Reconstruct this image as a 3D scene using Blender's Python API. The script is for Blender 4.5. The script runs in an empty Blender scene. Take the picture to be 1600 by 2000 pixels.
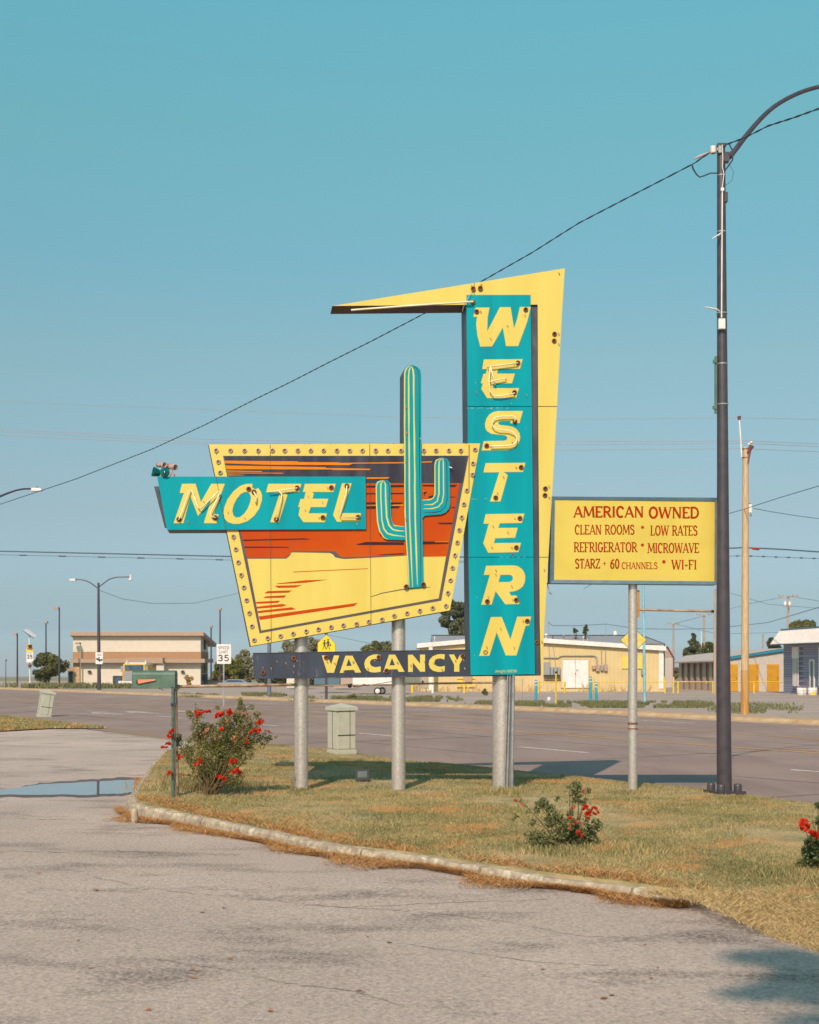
import bpy, math, random
import numpy as np
from mathutils import Vector, Matrix
from mathutils.geometry import tessellate_polygon, delaunay_2d_cdt

# ------------------------------------------------------------------ camera, sky, sun, exposure
SC = bpy.context.scene
COL = SC.collection
F = 2700.0            # focal length in photograph pixels (1600 x 2000)
EYE = 1.65            # camera height; the eye line is at row 1290
cd = bpy.data.cameras.new('camera')
cam = bpy.data.objects.new('camera', cd)
COL.objects.link(cam)
cam.location = (0, 0, EYE)
cam.rotation_euler = (math.radians(90), 0, 0)
cd.sensor_fit = 'VERTICAL'
cd.sensor_height = 20.0
cd.sensor_width = 16.0
cd.lens = 27.0
cd.shift_y = 0.145
cd.clip_start = 0.1
cd.clip_end = 20000
cd.dof.use_dof = True
cd.dof.focus_distance = 18.0
cd.dof.aperture_fstop = 2.8
SC.camera = cam

SUN_DIR = Vector((.29, 1.215, -1.0)).normalized()       # the way the light travels
sl = bpy.data.lights.new('sun', 'SUN')
sl.energy = 4.4
sl.angle = math.radians(.53)
sl.color = (1.0, .775, .65)
so = bpy.data.objects.new('sun', sl)
so.rotation_euler = SUN_DIR.to_track_quat('-Z', 'Y').to_euler()
so.location = (-10, -20, 30)
COL.objects.link(so)

W = bpy.data.worlds.new('World')
SC.world = W
W.use_nodes = True
nt = W.node_tree
for n in list(nt.nodes):
    nt.nodes.remove(n)
sky = nt.nodes.new('ShaderNodeTexSky')
sky.sky_type = 'NISHITA'
sky.sun_disc = False
sky.sun_elevation = math.asin(-SUN_DIR.z)
sky.sun_rotation = math.atan2(-SUN_DIR.x, -SUN_DIR.y)
sky.air_density = 1.0
sky.dust_density = 1.2
sky.ozone_density = 1.0
tint = nt.nodes.new('ShaderNodeMix')
tint.data_type = 'RGBA'
tint.blend_type = 'MULTIPLY'
tint.inputs[0].default_value = 1
# colour grade of the clear sky by height above the horizon (a third of each value, tripled afterwards)
tc = nt.nodes.new('ShaderNodeTexCoord')
sx = nt.nodes.new('ShaderNodeSeparateXYZ')
rp = nt.nodes.new('ShaderNodeValToRGB')
rp.color_ramp.interpolation = 'LINEAR'
STOPS = [(0.0, (1.14, 1.65, 2.2)), (.0148, (.85, 1.25, 1.73)), (.024, (.68, .94, 1.35)), (.041, (.64, .81, 1.05)), (.107, (.76, .82, .82)), (.213, (.92, 1.10, .90)), (.281, (.87, 1.31, 1.05)), (.359, (.95, 1.67, 1.30)), (.426, (.98, 1.96, 1.56)), (.55, (1.0, 1.7, 1.6)), (1.0, (1.0, 1.3, 1.5))]
while len(rp.color_ramp.elements) < len(STOPS):
    rp.color_ramp.elements.new(.5)
for el, (p, c) in zip(rp.color_ramp.elements, STOPS):
    el.position = p
for el, (p, c) in zip(rp.color_ramp.elements, STOPS):
    el.position = p
    el.color = (c[0] * 1.03 / 3, c[1] * (1.01 if p > .3 else 1.04) / 3, c[2] * (.95 if p > .3 else 1.05) / 3, 1)
db = nt.nodes.new('ShaderNodeVectorMath')
db.operation = 'SCALE'
db.inputs['Scale'].default_value = 3.0
nt.links.new(tc.outputs['Generated'], sx.inputs[0])
nt.links.new(sx.outputs[2], rp.inputs[0])
nt.links.new(rp.outputs[0], db.inputs[0])
nt.links.new(db.outputs[0], tint.inputs[7])
bg = nt.nodes.new('ShaderNodeBackground')
bg.inputs[1].default_value = .10
wo = nt.nodes.new('ShaderNodeOutputWorld')
nt.links.new(sky.outputs[0], tint.inputs[6])
nt.links.new(tint.outputs[2], bg.inputs[0])
nt.links.new(bg.outputs[0], wo.inputs[0])
SC.view_settings.view_transform = 'Standard'
SC.view_settings.look = 'None'
SC.view_settings.exposure = 0.0
SC.view_settings.gamma = 1.0
SC.view_settings.use_curve_mapping = False

# ------------------------------------------------------------------ helpers
R = random.Random(7)
NP = np.random.default_rng(11)


def lin(c):
    c /= 255.0
    return c / 12.92 if c <= .04045 else ((c + .055) / 1.055) ** 2.4


def S(r, g, b, k=.85):
    return (min(.9, lin(r) * k), min(.9, lin(g) * k), min(.9, lin(b) * k), 1)


def N(t, kind, **kw):
    n = t.nodes.new(kind)
    for k, v in kw.items():
        setattr(n, k, v)
    return n


def mat(name, c1, c2=None, scale=6, rough=.6, metal=0, bump=0, bscale=40, detail=5, stretch=(1, 1, 1),
        c3=None, s3=1.5, t3=.6, attr=None, spec=.5, lo=.35, hi=.65, trans=0):
    m = bpy.data.materials.new(name)
    m.use_nodes = True
    t = m.node_tree
    b = t.nodes['Principled BSDF']
    b.inputs['Roughness'].default_value = rough
    b.inputs['Metallic'].default_value = metal
    b.inputs['Specular IOR Level'].default_value = spec
    g = N(t, 'ShaderNodeNewGeometry')
    mp = N(t, 'ShaderNodeMapping')
    mp.inputs['Scale'].default_value = stretch
    t.links.new(g.outputs['Position'], mp.inputs[0])
    if c2 is None:
        c2 = tuple(x * .86 for x in c1[:3]) + (1,)
    nz = N(t, 'ShaderNodeTexNoise')
    nz.inputs['Scale'].default_value = scale
    nz.inputs['Detail'].default_value = detail
    t.links.new(mp.outputs[0], nz.inputs[0])
    fac = nz.outputs[0]
    if attr:
        at = N(t, 'ShaderNodeAttribute', attribute_name=attr)
        ad = N(t, 'ShaderNodeMath', operation='ADD')
        mu = N(t, 'ShaderNodeMath', operation='MULTIPLY_ADD')
        mu.inputs[1].default_value = .6
        mu.inputs[2].default_value = -.3
        t.links.new(at.outputs['Fac'], mu.inputs[0])
        t.links.new(fac, ad.inputs[0])
        t.links.new(mu.outputs[0], ad.inputs[1])
        fac = ad.outputs[0]
    mr = N(t, 'ShaderNodeMapRange')
    mr.inputs[1].default_value = lo
    mr.inputs[2].default_value = hi
    t.links.new(fac, mr.inputs[0])
    mx = N(t, 'ShaderNodeMix', data_type='RGBA')
    mx.inputs[6].default_value = c1
    mx.inputs[7].default_value = c2
    t.links.new(mr.outputs[0], mx.inputs[0])
    out = mx.outputs[2]
    if c3 is not None:
        n3 = N(t, 'ShaderNodeTexNoise')
        n3.inputs['Scale'].default_value = s3
        n3.inputs['Detail'].default_value = 6
        n3.inputs['Roughness'].default_value = .65
        t.links.new(mp.outputs[0], n3.inputs[0])
        r3 = N(t, 'ShaderNodeMapRange')
        r3.inputs[1].default_value = t3
        r3.inputs[2].default_value = t3 + .1
        t.links.new(n3.outputs[0], r3.inputs[0])
        m3 = N(t, 'ShaderNodeMix', data_type='RGBA')
        m3.inputs[7].default_value = c3
        t.links.new(r3.outputs[0], m3.inputs[0])
        t.links.new(out, m3.inputs[6])
        out = m3.outputs[2]
    t.links.new(out, b.inputs['Base Color'])
    if bump:
        nb = N(t, 'ShaderNodeTexNoise')
        nb.inputs['Scale'].default_value = bscale
        nb.inputs['Detail'].default_value = 4
        t.links.new(g.outputs['Position'], nb.inputs[0])
        bp = N(t, 'ShaderNodeBump')
        bp.inputs['Strength'].default_value = bump
        bp.inputs['Distance'].default_value = .01
        t.links.new(nb.outputs[0], bp.inputs['Height'])
        t.links.new(bp.outputs[0], b.inputs['Normal'])
    if trans:
        tr = N(t, 'ShaderNodeBsdfTranslucent')
        t.links.new(out, tr.inputs[0])
        ms = N(t, 'ShaderNodeMixShader')
        ms.inputs[0].default_value = trans
        t.links.new(b.outputs[0], ms.inputs[1])
        t.links.new(tr.outputs[0], ms.inputs[2])
        t.links.new(ms.outputs[0], t.nodes['Material Output'].inputs[0])
    return m


WLOC = {}     # world location of every object we make (none is rotated when it has children)


def props(o, label=None, cat=None, group=None, kind=None):
    for k, v in (('label', label), ('category', cat), ('group', group), ('kind', kind)):
        if v:
            o[k] = v
    return o


def thing(name, label, cat, loc, group=None):
    o = bpy.data.objects.new(name, None)
    o.empty_display_size = .2
    COL.objects.link(o)
    o.location = loc
    WLOC[o.name] = Vector(loc)
    return props(o, label, cat, group)


def smooth(P, n=6):
    P = [Vector(p) for p in P]
    Q = [P[0] * 2 - P[1]] + P + [P[-1] * 2 - P[-2]]
    out = []
    for i in range(1, len(Q) - 2):
        a, b, c, d = Q[i - 1:i + 3]
        for k in range(n):
            t = k / n
            out.append(.5 * ((2 * b) + (c - a) * t + (2 * a - 5 * b + 4 * c - d) * t * t + (3 * b - a - 3 * c + d) * t ** 3))
    return out + [P[-1]]


class MB:
    def __init__(s):
        s.v = []
        s.f = []
        s.m = []
        s.sm = []

    def add(s, vs, fs, mi=0, smooth=False):
        o = len(s.v)
        s.v += [tuple(map(float, p)) for p in vs]
        for f in fs:
            s.f.append(tuple(i + o for i in f))
            s.m.append(mi)
            s.sm.append(smooth)
        return s

    def box(s, x0, x1, y0, y1, z0, z1, mi=0):
        v = [(x0, y0, z0), (x1, y0, z0), (x1, y1, z0), (x0, y1, z0), (x0, y0, z1), (x1, y0, z1), (x1, y1, z1), (x0, y1, z1)]
        return s.add(v, [(0, 3, 2, 1), (4, 5, 6, 7), (0, 1, 5, 4), (1, 2, 6, 5), (2, 3, 7, 6), (3, 0, 4, 7)], mi)

    def obox(s, c, ax, ay, az, mi=0):
        c, ax, ay, az = map(Vector, (c, ax, ay, az))
        v = [c + ax * a + ay * b + az * d for d in (-1, 1) for b in (-1, 1) for a in (-1, 1)]
        return s.add(v, [(0, 2, 3, 1), (4, 5, 7, 6), (0, 1, 5, 4), (1, 3, 7, 5), (3, 2, 6, 7), (2, 0, 4, 6)], mi)

    def prism(s, loops, ext, mi=0, side=None, back=True):
        """loops: outer (and hole) loops of 3D points on one plane, extruded by ext."""
        if not isinstance(loops[0][0], (tuple, list, Vector)):
            loops = [loops]
        L = [[Vector(p) for p in lp] for lp in loops]
        ext = Vector(ext)
        tri = tessellate_polygon(L)
        flat = [p for lp in L for p in lp]
        n = len(flat)
        s.add(flat, [tuple(t) for t in tri], mi)
        si = mi if side is None else side
        if ext.length > 0:
            if back:
                s.add([p + ext for p in flat], [tuple(t) for t in tri], si)
            for lp in L:
                k = len(lp)
                s.add(lp + [p + ext for p in lp], [(i, (i + 1) % k, (i + 1) % k + k, i + k) for i in range(k)], si)
        return s

    def tube(s, pts, r, seg=10, mi=0, cap=True, smooth=True):
        pts = [Vector(p) for p in pts]
        n = len(pts)
        rr = r if isinstance(r, (list, tuple)) else [r] * n
        prev = None
        vs = []
        for i, p in enumerate(pts):
            d = (pts[min(i + 1, n - 1)] - pts[max(i - 1, 0)]).normalized()
            if prev is None:
                a = Vector((0, 0, 1)) if abs(d.z) < .9 else Vector((1, 0, 0))
                e1 = d.cross(a).normalized()
            else:
                e1 = (prev - d * prev.dot(d))
                e1 = e1.normalized() if e1.length > 1e-6 else d.orthogonal().normalized()
            prev = e1
            e2 = d.cross(e1)
            for k in range(seg):
                a = 2 * math.pi * k / seg
                vs.append(p + (e1 * math.cos(a) + e2 * math.sin(a)) * rr[i])
        fs = [(i * seg + k, i * seg + (k + 1) % seg, (i + 1) * seg + (k + 1) % seg, (i + 1) * seg + k)
              for i in range(n - 1) for k in range(seg)]
        s.add(vs, fs, mi, smooth)
        if cap:
            s.add(vs[:seg], [tuple(range(seg))[::-1]], mi)
            s.add(vs[-seg:], [tuple(range(seg))], mi)
        return s

    def lathe(s, o, axis, prof, seg=12, mi=0, smooth=True):
        """prof: (radius, distance along axis) pairs"""
        o = Vector(o)
        ax = Vector(axis).normalized()
        e1 = ax.orthogonal().normalized()
        e2 = ax.cross(e1)
        vs = [o + ax * h + (e1 * math.cos(2 * math.pi * k / seg) + e2 * math.sin(2 * math.pi * k / seg)) * max(r, 1e-5)
              for r, h in prof for k in range(seg)]
        fs = [(i * seg + k, i * seg + (k + 1) % seg, (i + 1) * seg + (k + 1) % seg, (i + 1) * seg + k)
              for i in range(len(prof) - 1) for k in range(seg)]
        return s.add(vs, fs, mi, smooth)

    def mesh(s, name, mats, off=(0, 0, 0)):
        me = bpy.data.meshes.new(name)
        ox, oy, oz = off
        me.from_pydata([(a - ox, b - oy, c - oz) for a, b, c in s.v], [], s.f)
        for m in (mats if isinstance(mats, (list, tuple)) else [mats]):
            me.materials.append(m)
        me.polygons.foreach_set('material_index', s.m)
        me.polygons.foreach_set('use_smooth', s.sm)
        me.update()
        return me

    def part(s, name, mats, parent, label=None, kind=None):
        off = WLOC[parent.name]
        o = bpy.data.objects.new(name, s.mesh(name, mats, off))
        COL.objects.link(o)
        o.parent = parent
        WLOC[o.name] = off.copy()
        return props(o, label, kind=kind)

    def single(s, name, mats, label=None, cat=None, group=None, kind=None, loc=None):
        if loc is None:
            xs, ys, zs = zip(*s.v)
            loc = ((min(xs) + max(xs)) / 2, (min(ys) + max(ys)) / 2, min(zs))
        o = bpy.data.objects.new(name, s.mesh(name, mats, loc))
        o.location = loc
        COL.objects.link(o)
        WLOC[o.name] = Vector(loc)
        return props(o, label, cat, group, kind)


def piece(name, me, parent, world, rotz=0, scale=1):
    o = bpy.data.objects.new(name, me)
    COL.objects.link(o)
    o.parent = parent
    o.location = Vector(world) - WLOC[parent.name]
    o.rotation_euler = (0, 0, rotz)
    o.scale = (scale,) * 3
    return o


def fast_mesh(name, V, FA, mats, rnd=None, loc=(0, 0, 0)):
    """V (n,3), FA (m,k) arrays"""
    me = bpy.data.meshes.new(name)
    V = np.asarray(V, dtype=np.float32) - np.asarray(loc, dtype=np.float32)
    FA = np.asarray(FA, dtype=np.int32)
    m, k = FA.shape
    me.vertices.add(len(V))
    me.vertices.foreach_set('co', V.ravel())
    me.loops.add(m * k)
    me.loops.foreach_set('vertex_index', FA.ravel())
    me.polygons.add(m)
    me.polygons.foreach_set('loop_start', np.arange(0, m * k, k, dtype=np.int32))
    me.polygons.foreach_set('loop_total', np.full(m, k, dtype=np.int32))
    me.update(calc_edges=True)
    for mm in (mats if isinstance(mats, (list, tuple)) else [mats]):
        me.materials.append(mm)
    if rnd is not None:
        a = me.attributes.new('rnd', 'FLOAT', 'FACE')
        a.data.foreach_set('value', np.asarray(rnd, dtype=np.float32))
    return me


def link_mesh(me, name, parent=None, loc=(0, 0, 0), **kw):
    o = bpy.data.objects.new(name, me)
    COL.objects.link(o)
    if parent:
        o.parent = parent
    else:
        o.location = loc
    return props(o, **kw)


# ------------------------------------------------------------------ levels of the ground
def zb(Y):
    if Y < 12: return -.14
    if Y < 25: return -.14 - .16 * (Y - 12) / 13
    if Y < 50: return -.30
    if Y < 150: return -.3 - .008 * (Y - 50)
    return -1.1 - .0115 * (Y - 150)


def PX(px, d): return (px - 800) / F * d
def PZ(py, d): return EYE + (1290 - py) / F * d
def PW(px, py, d): return Vector((PX(px, d), d, PZ(py, d)))


def GR(px, py, dz=0):
    d = 20
    for _ in range(120):
        d = .5 * d + .5 * F * (EYE - zb(d) - dz) / (py - 1290)
    return Vector(((px - 800) / F * d, d, zb(d) + dz))


def GD(px, d): return Vector((PX(px, d), d, zb(d)))


NX, NY = .839, .545          # across the road (away); along the road is (-NY, NX)


def SCW(s, c, dz=0):         # s along the road (away to the left), c across
    x = NX * c - NY * s
    y = NY * c + NX * s
    return Vector((x, y, zb(y) + dz))


# ------------------------------------------------------------------ materials
def asphalt(name, base, dark, light, agg=60, speck=.5, patch=(.25, 1.6, 1), crack=True, bump=.6, ps=.8, pt=.5, rot=.12, pd=.42):
    m = bpy.data.materials.new(name)
    m.use_nodes = True
    t = m.node_tree
    b = t.nodes['Principled BSDF']
    b.inputs['Roughness'].default_value = .9
    b.inputs['Specular IOR Level'].default_value = .25
    g = N(t, 'ShaderNodeNewGeometry')
    nz = N(t, 'ShaderNodeTexNoise')
    nz.inputs['Scale'].default_value = agg
    nz.inputs['Detail'].default_value = 5
    nz.inputs['Roughness'].default_value = .75
    t.links.new(g.outputs['Position'], nz.inputs[0])
    mr = N(t, 'ShaderNodeMapRange')
    mr.inputs[1].default_value = .5 - .3 * (1 - speck) - .08
    mr.inputs[2].default_value = .5 + .3 * (1 - speck) + .08
    t.links.new(nz.outputs[0], mr.inputs[0])
    mx = N(t, 'ShaderNodeMix', data_type='RGBA')
    mx.inputs[6].default_value = dark
    mx.inputs[7].default_value = light
    t.links.new(mr.outputs[0], mx.inputs[0])
    big = N(t, 'ShaderNodeTexNoise')
    big.inputs['Scale'].default_value = .35
    big.inputs['Detail'].default_value = 6
    t.links.new(g.outputs['Position'], big.inputs[0])
    m2 = N(t, 'ShaderNodeMix', data_type='RGBA')
    m2.inputs[0].default_value = .3
    m2.inputs[7].default_value = base
    t.links.new(mx.outputs[2], m2.inputs[6])
    # tonal drift
    dr = N(t, 'ShaderNodeMapRange')
    dr.inputs[1].default_value = .3
    dr.inputs[2].default_value = .7
    dr.inputs[3].default_value = .86
    dr.inputs[4].default_value = 1.12
    t.links.new(big.outputs[0], dr.inputs[0])
    sc = N(t, 'ShaderNodeVectorMath', operation='SCALE')
    t.links.new(m2.outputs[2], sc.inputs[0])
    t.links.new(dr.outputs[0], sc.inputs['Scale'])
    col = sc.outputs[0]
    # worn dark patches where the stones show
    mp = N(t, 'ShaderNodeMapping')
    mp.inputs['Scale'].default_value = patch
    mp.inputs['Rotation'].default_value = (0, 0, rot)
    t.links.new(g.outputs['Position'], mp.inputs[0])
    pn = N(t, 'ShaderNodeTexNoise')
    pn.inputs['Scale'].default_value = ps
    pn.inputs['Detail'].default_value = 8
    pn.inputs['Roughness'].default_value = .62
    t.links.new(mp.outputs[0], pn.inputs[0])
    pr = N(t, 'ShaderNodeMapRange')
    pr.inputs[1].default_value = pt
    pr.inputs[2].default_value = pt + .16
    t.links.new(pn.outputs[0], pr.inputs[0])
    pf = N(t, 'ShaderNodeMath', operation='MULTIPLY')
    fine = N(t, 'ShaderNodeMapRange')
    fine.inputs[1].default_value = .66
    fine.inputs[2].default_value = .38
    t.links.new(nz.outputs[0], fine.inputs[0])
    t.links.new(pr.outputs[0], pf.inputs[0])
    t.links.new(fine.outputs[0], pf.inputs[1])
    m4 = N(t, 'ShaderNodeMix', data_type='RGBA')
    m4.inputs[7].default_value = tuple(x * pd for x in base[:3]) + (1,)
    t.links.new(pf.outputs[0], m4.inputs[0])
    t.links.new(col, m4.inputs[6])
    tn = N(t, 'ShaderNodeMapRange')
    tn.inputs[3].default_value = 1.0
    tn.inputs[4].default_value = .93
    t.links.new(pr.outputs[0], tn.inputs[0])
    sc2 = N(t, 'ShaderNodeVectorMath', operation='SCALE')
    t.links.new(m4.outputs[2], sc2.inputs[0])
    t.links.new(tn.outputs[0], sc2.inputs['Scale'])
    col = sc2.outputs[0]
    if crack:
        wn = N(t, 'ShaderNodeTexNoise')
        wn.inputs['Scale'].default_value = 1.4
        wn.inputs['Detail'].default_value = 4
        t.links.new(g.outputs['Position'], wn.inputs[0])
        vm = N(t, 'ShaderNodeMix', data_type='RGBA')
        vm.inputs[0].default_value = .35
        t.links.new(mp.outputs[0], vm.inputs[6])
        t.links.new(wn.outputs['Color'], vm.inputs[7])
        vo = N(t, 'ShaderNodeTexVoronoi', feature='DISTANCE_TO_EDGE')
        vo.inputs['Scale'].default_value = .32
        t.links.new(vm.outputs[2], vo.inputs[0])
        cr = N(t, 'ShaderNodeMapRange')
        cr.inputs[1].default_value = .0035
        cr.inputs[2].default_value = .0008
        t.links.new(vo.outputs['Distance'], cr.inputs[0])
        cm = N(t, 'ShaderNodeMath', operation='MULTIPLY')
        cm.inputs[1].default_value = .28
        t.links.new(cr.outputs[0], cm.inputs[0])
        m5 = N(t, 'ShaderNodeMix', data_type='RGBA')
        m5.inputs[7].default_value = tuple(x * .3 for x in base[:3]) + (1,)
        t.links.new(cm.outputs[0], m5.inputs[0])
        t.links.new(col, m5.inputs[6])
        col = m5.outputs[2]
    t.links.new(col, b.inputs['Base Color'])
    bp = N(t, 'ShaderNodeBump')
    bp.inputs['Strength'].default_value = bump
    bp.inputs['Distance'].default_value = .012
    t.links.new(nz.outputs[0], bp.inputs['Height'])
    t.links.new(bp.outputs[0], b.inputs['Normal'])
    return m


M = {}
M['lot'] = asphalt('weathered_asphalt', (.48, .375, .305, 1), (.15, .115, .095, 1), (.82, .675, .55, 1), agg=38, patch=(.6, 1.3, 1), ps=1.15, pt=.525, bump=1.0, rot=.38, pd=.30, crack=False)
M['road'] = asphalt('road_asphalt', (.30, .215, .175, 1), (.22, .155, .128, 1), (.38, .285, .23, 1), agg=35, crack=False,
                    patch=(1.0, .16, 1), ps=.9, pt=.52, bump=.3, rot=-.576, pd=.84)
M['farlot'] = asphalt('old_paving', (.43, .345, .28, 1), (.27, .21, .17, 1), (.50, .41, .33, 1), agg=12, crack=False, ps=.6, pt=.55, bump=.3)
M['dirt'] = mat('dirt_and_dry_grass', (.30, .23, .13, 1), (.16, .17, .06, 1), scale=.4, rough=.95, c3=(.36, .28, .18, 1), s3=1.2)
M['yel'] = mat('yellow_enamel', S(243, 219, 112, .73), S(240, 213, 104, .715), scale=5, detail=5, stretch=(1, 1, .10), lo=.38, hi=.72, rough=.45, spec=.25,
               c3=S(215, 180, 80, .74), s3=22, t3=.76)
M['teal'] = mat('turquoise_enamel', S(0, 164, 176, .80), S(0, 152, 166, .75), scale=5, detail=5, stretch=(1, 1, .10), lo=.36, hi=.72, rough=.4, spec=.14,
                c3=S(80, 182, 190, .8), s3=5, t3=.72)
M['navy'] = mat('dark_slate_paint', S(62, 70, 88, .8), S(50, 55, 70, .8), scale=5, rough=.45, stretch=(1, 1, .25),
                c3=S(110, 108, 112, .8), s3=9, t3=.62)
M['greypurple'] = mat('grey_shadow_paint', S(106, 96, 102, .74), rough=.5, spec=.15)
M['pnavy'] = mat('painted_night', S(56, 54, 70, .72), S(78, 78, 90, .75), scale=6, rough=.4, spec=.2, stretch=(1, 1, .2))
M['orange'] = mat('painted_orange', S(218, 92, 0, .72), S(208, 76, 0, .70), scale=1.5, rough=.5, spec=.15)
M['lorange'] = mat('painted_light_orange', S(244, 140, 20, .78), rough=.5, spec=.15)
M['pred'] = mat('painted_red', S(214, 74, 0, .74), rough=.5, spec=.15)
M['body'] = mat('cabinet_side_paint', S(82, 84, 98, .75), S(60, 62, 76, .75), scale=7, rough=.5, stretch=(1, 1, .3),
                c3=S(120, 110, 108, .7), s3=5, t3=.6)
M['bodyb'] = mat('rusty_underside', S(108, 82, 80, .8), S(80, 60, 62, .8), scale=5, rough=.7, c3=S(140, 90, 70, .8), s3=4, t3=.6)
M['seam'] = mat('seam_shadow_gap', S(96, 84, 60, .6), rough=.8)
M['silver'] = mat('silver_painted_post', S(226, 216, 206, .85), S(208, 197, 188, .82), scale=30, rough=.36, metal=.55, bump=.12, bscale=60,
                  c3=S(190, 172, 158, .78), s3=14, t3=.7)
M['rust'] = mat('rust', S(150, 92, 62, .8), S(96, 56, 42, .8), scale=30, rough=.8)
M['rustpipe'] = mat('rusty_galvanised_pipe', S(205, 180, 150, .8), S(165, 120, 85, .8), scale=9, rough=.55, metal=.2)
M['ceram'] = mat('socket_porcelain', S(216, 190, 165, .8), S(180, 140, 115, .8), scale=40, rough=.5)
M['hole'] = mat('socket_hole', S(60, 40, 38, .5), rough=.9)
M['glass_tube'] = mat('neon_glass_tube', S(252, 234, 196, .95), rough=.15)
M['black'] = mat('black_rubber', S(38, 38, 42, .7), rough=.6)
M['cable'] = mat('cable_sheath', S(60, 74, 88, .8), rough=.7)
M['wire'] = mat('pale_aluminium_wire', S(200, 188, 192, .62), rough=.5)
M['wired'] = mat('dark_wire', S(84, 100, 112, .9), rough=.6)
M['pole'] = mat('bronze_pole_paint', S(100, 90, 96, .62), S(86, 80, 88, .6), scale=8, rough=.34, metal=.15, bump=.08, bscale=50)
M['white'] = mat('white_paint', S(238, 232, 226, .88), S(226, 218, 212, .85), scale=4, rough=.5)
M['galv'] = mat('galvanised_steel', S(178, 178, 178, .8), S(150, 152, 156, .8), scale=12, rough=.45, metal=.3)
M['blacktxt'] = mat('black_lettering', S(44, 44, 48, .8), rough=.5)
M['redtxt'] = mat('red_lettering', S(196, 48, 0, .68), S(172, 56, 0, .68), scale=7, rough=.6, spec=.1)
M['boardyel'] = mat('yellow_acrylic_face', S(234, 208, 92, .76), S(226, 198, 84, .76), scale=2, rough=.3)
M['bluegrey'] = mat('blue_grey_frame', S(92, 122, 136, .85), S(78, 106, 122, .85), scale=10, rough=.45)
M['green'] = mat('green_mailbox_paint', S(102, 132, 112, .68), S(88, 116, 100, .66), scale=8, rough=.5, c3=S(60, 90, 80, .8), s3=30, t3=.72)
M['salmon'] = mat('salmon_flag', S(238, 138, 104, .9), rough=.5)
M['pedestal'] = mat('sage_cabinet_plastic', S(204, 202, 182, .80), S(196, 194, 174, .80), scale=8, rough=.55)
M['concrete'] = mat('concrete_kerb', S(206, 188, 160, .75), S(170, 152, 130, .7), scale=11, rough=.95, bump=1.0, bscale=22,
                    c3=S(226, 214, 188, .76), s3=9, t3=.53)
M['tankerb'] = mat('tan_kerb', S(206, 178, 138, .8), S(188, 152, 112, .8), scale=2.5, rough=.9)
M['cream'] = mat('cream_stucco', S(232, 219, 200, .78), S(226, 213, 194, .78), scale=2, rough=.8)
M['brownband'] = mat('tan_brown_band', S(190, 146, 108, .74), rough=.8)
M['fascia'] = mat('taupe_fascia', S(190, 160, 136, .8), rough=.7)
M['stone'] = mat('stone_pier', S(214, 184, 140, .8), S(186, 154, 112, .8), scale=4, rough=.85)
M['dark'] = mat('dark_opening', S(52, 56, 66, .6), rough=.6)
M['winblue'] = mat('window_glass', S(88, 122, 150, .6), S(60, 84, 110, .5), scale=1.2, rough=.12)
M['wallyel'] = mat('yellow_metal_siding', S(234, 208, 154, .74), S(226, 199, 142, .74), scale=.8, rough=.6)
M['roofgrey'] = mat('grey_metal_roof', S(160, 160, 162, .85), rough=.6)
M['greywall'] = mat('grey_metal_wall', S(204, 192, 180, .84), rough=.7)
M['maroon'] = mat('maroon_trim', S(128, 70, 74, .8), rough=.6)
M['doororange'] = mat('orange_roller_door', S(226, 166, 30, .76), S(216, 152, 26, .76), scale=3, rough=.5)
M['bluetrim'] = mat('blue_trim', S(30, 140, 172, .85), rough=.5)
M['bluebollard'] = mat('blue_bollard', S(0, 156, 188, .85), rough=.5)
M['yelpost'] = mat('yellow_post_paint', S(240, 202, 60, .85), S(228, 184, 44, .8), scale=6, rough=.55)
M['signyel'] = mat('sign_yellow', S(248, 218, 40, .85), rough=.45)
M['signpale'] = mat('faded_yellow_sign', S(240, 208, 98, .85), rough=.5)
M['wood'] = mat('pole_wood', S(224, 194, 150, .78), S(200, 166, 124, .76), scale=5, rough=.85, stretch=(6, 6, .5))
M['woodgrey'] = mat('grey_pole_wood', S(196, 174, 156, .82), S(172, 150, 134, .8), scale=5, rough=.85, stretch=(5, 5, .4))
M['woodstain'] = mat('rust_stained_wood', S(196, 130, 50, .76), S(212, 172, 112, .76), scale=3, rough=.85, stretch=(7, 7, .4))
M['bark'] = mat('bark', S(128, 104, 84, .7), S(90, 72, 60, .7), scale=8, rough=.9)
M['stem'] = mat('rose_stem', S(120, 110, 60, .7), S(110, 70, 50, .7), scale=12, rough=.7)


def leafmat(name, a, b, c=None, s3=1.5, t3=.6, trans=.25, scale=3):
    return mat(name, a, b, scale=scale, rough=.6, attr='rnd', c3=c, s3=s3, t3=t3, spec=.3, lo=.15, hi=.85, trans=trans)


M['leaf'] = leafmat('rose_leaves', (.10, .125, .04, 1), (.27, .25, .07, 1), (.36, .17, .06, 1), s3=9, t3=.55)
M['leaf2'] = leafmat('olive_rose_leaves', (.08, .115, .045, 1), (.19, .20, .075, 1), (.36, .30, .07, 1), s3=11, t3=.60)
M['tree'] = leafmat('tree_leaves', (.09, .11, .03, 1), (.24, .22, .07, 1), scale=.6)
M['treedark'] = leafmat('dark_tree_leaves', (.08, .10, .05, 1), (.19, .19, .10, 1), scale=.5)
M['treegrey'] = leafmat('grey_green_leaves', (.19, .18, .10, 1), (.34, .30, .18, 1), scale=.5)
M['treeyel'] = leafmat('yellow_green_leaves', (.09, .12, .02, 1), (.25, .22, .03, 1), scale=.7)
M['weed'] = leafmat('weeds', (.12, .15, .05, 1), (.26, .22, .10, 1), scale=1.2)
M['grass'] = leafmat('lawn_grass', (.13, .165, .055, 1), (.64, .47, .22, 1), (.60, .33, .13, 1), s3=1.0, t3=.53, trans=.3, scale=1.3)
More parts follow.
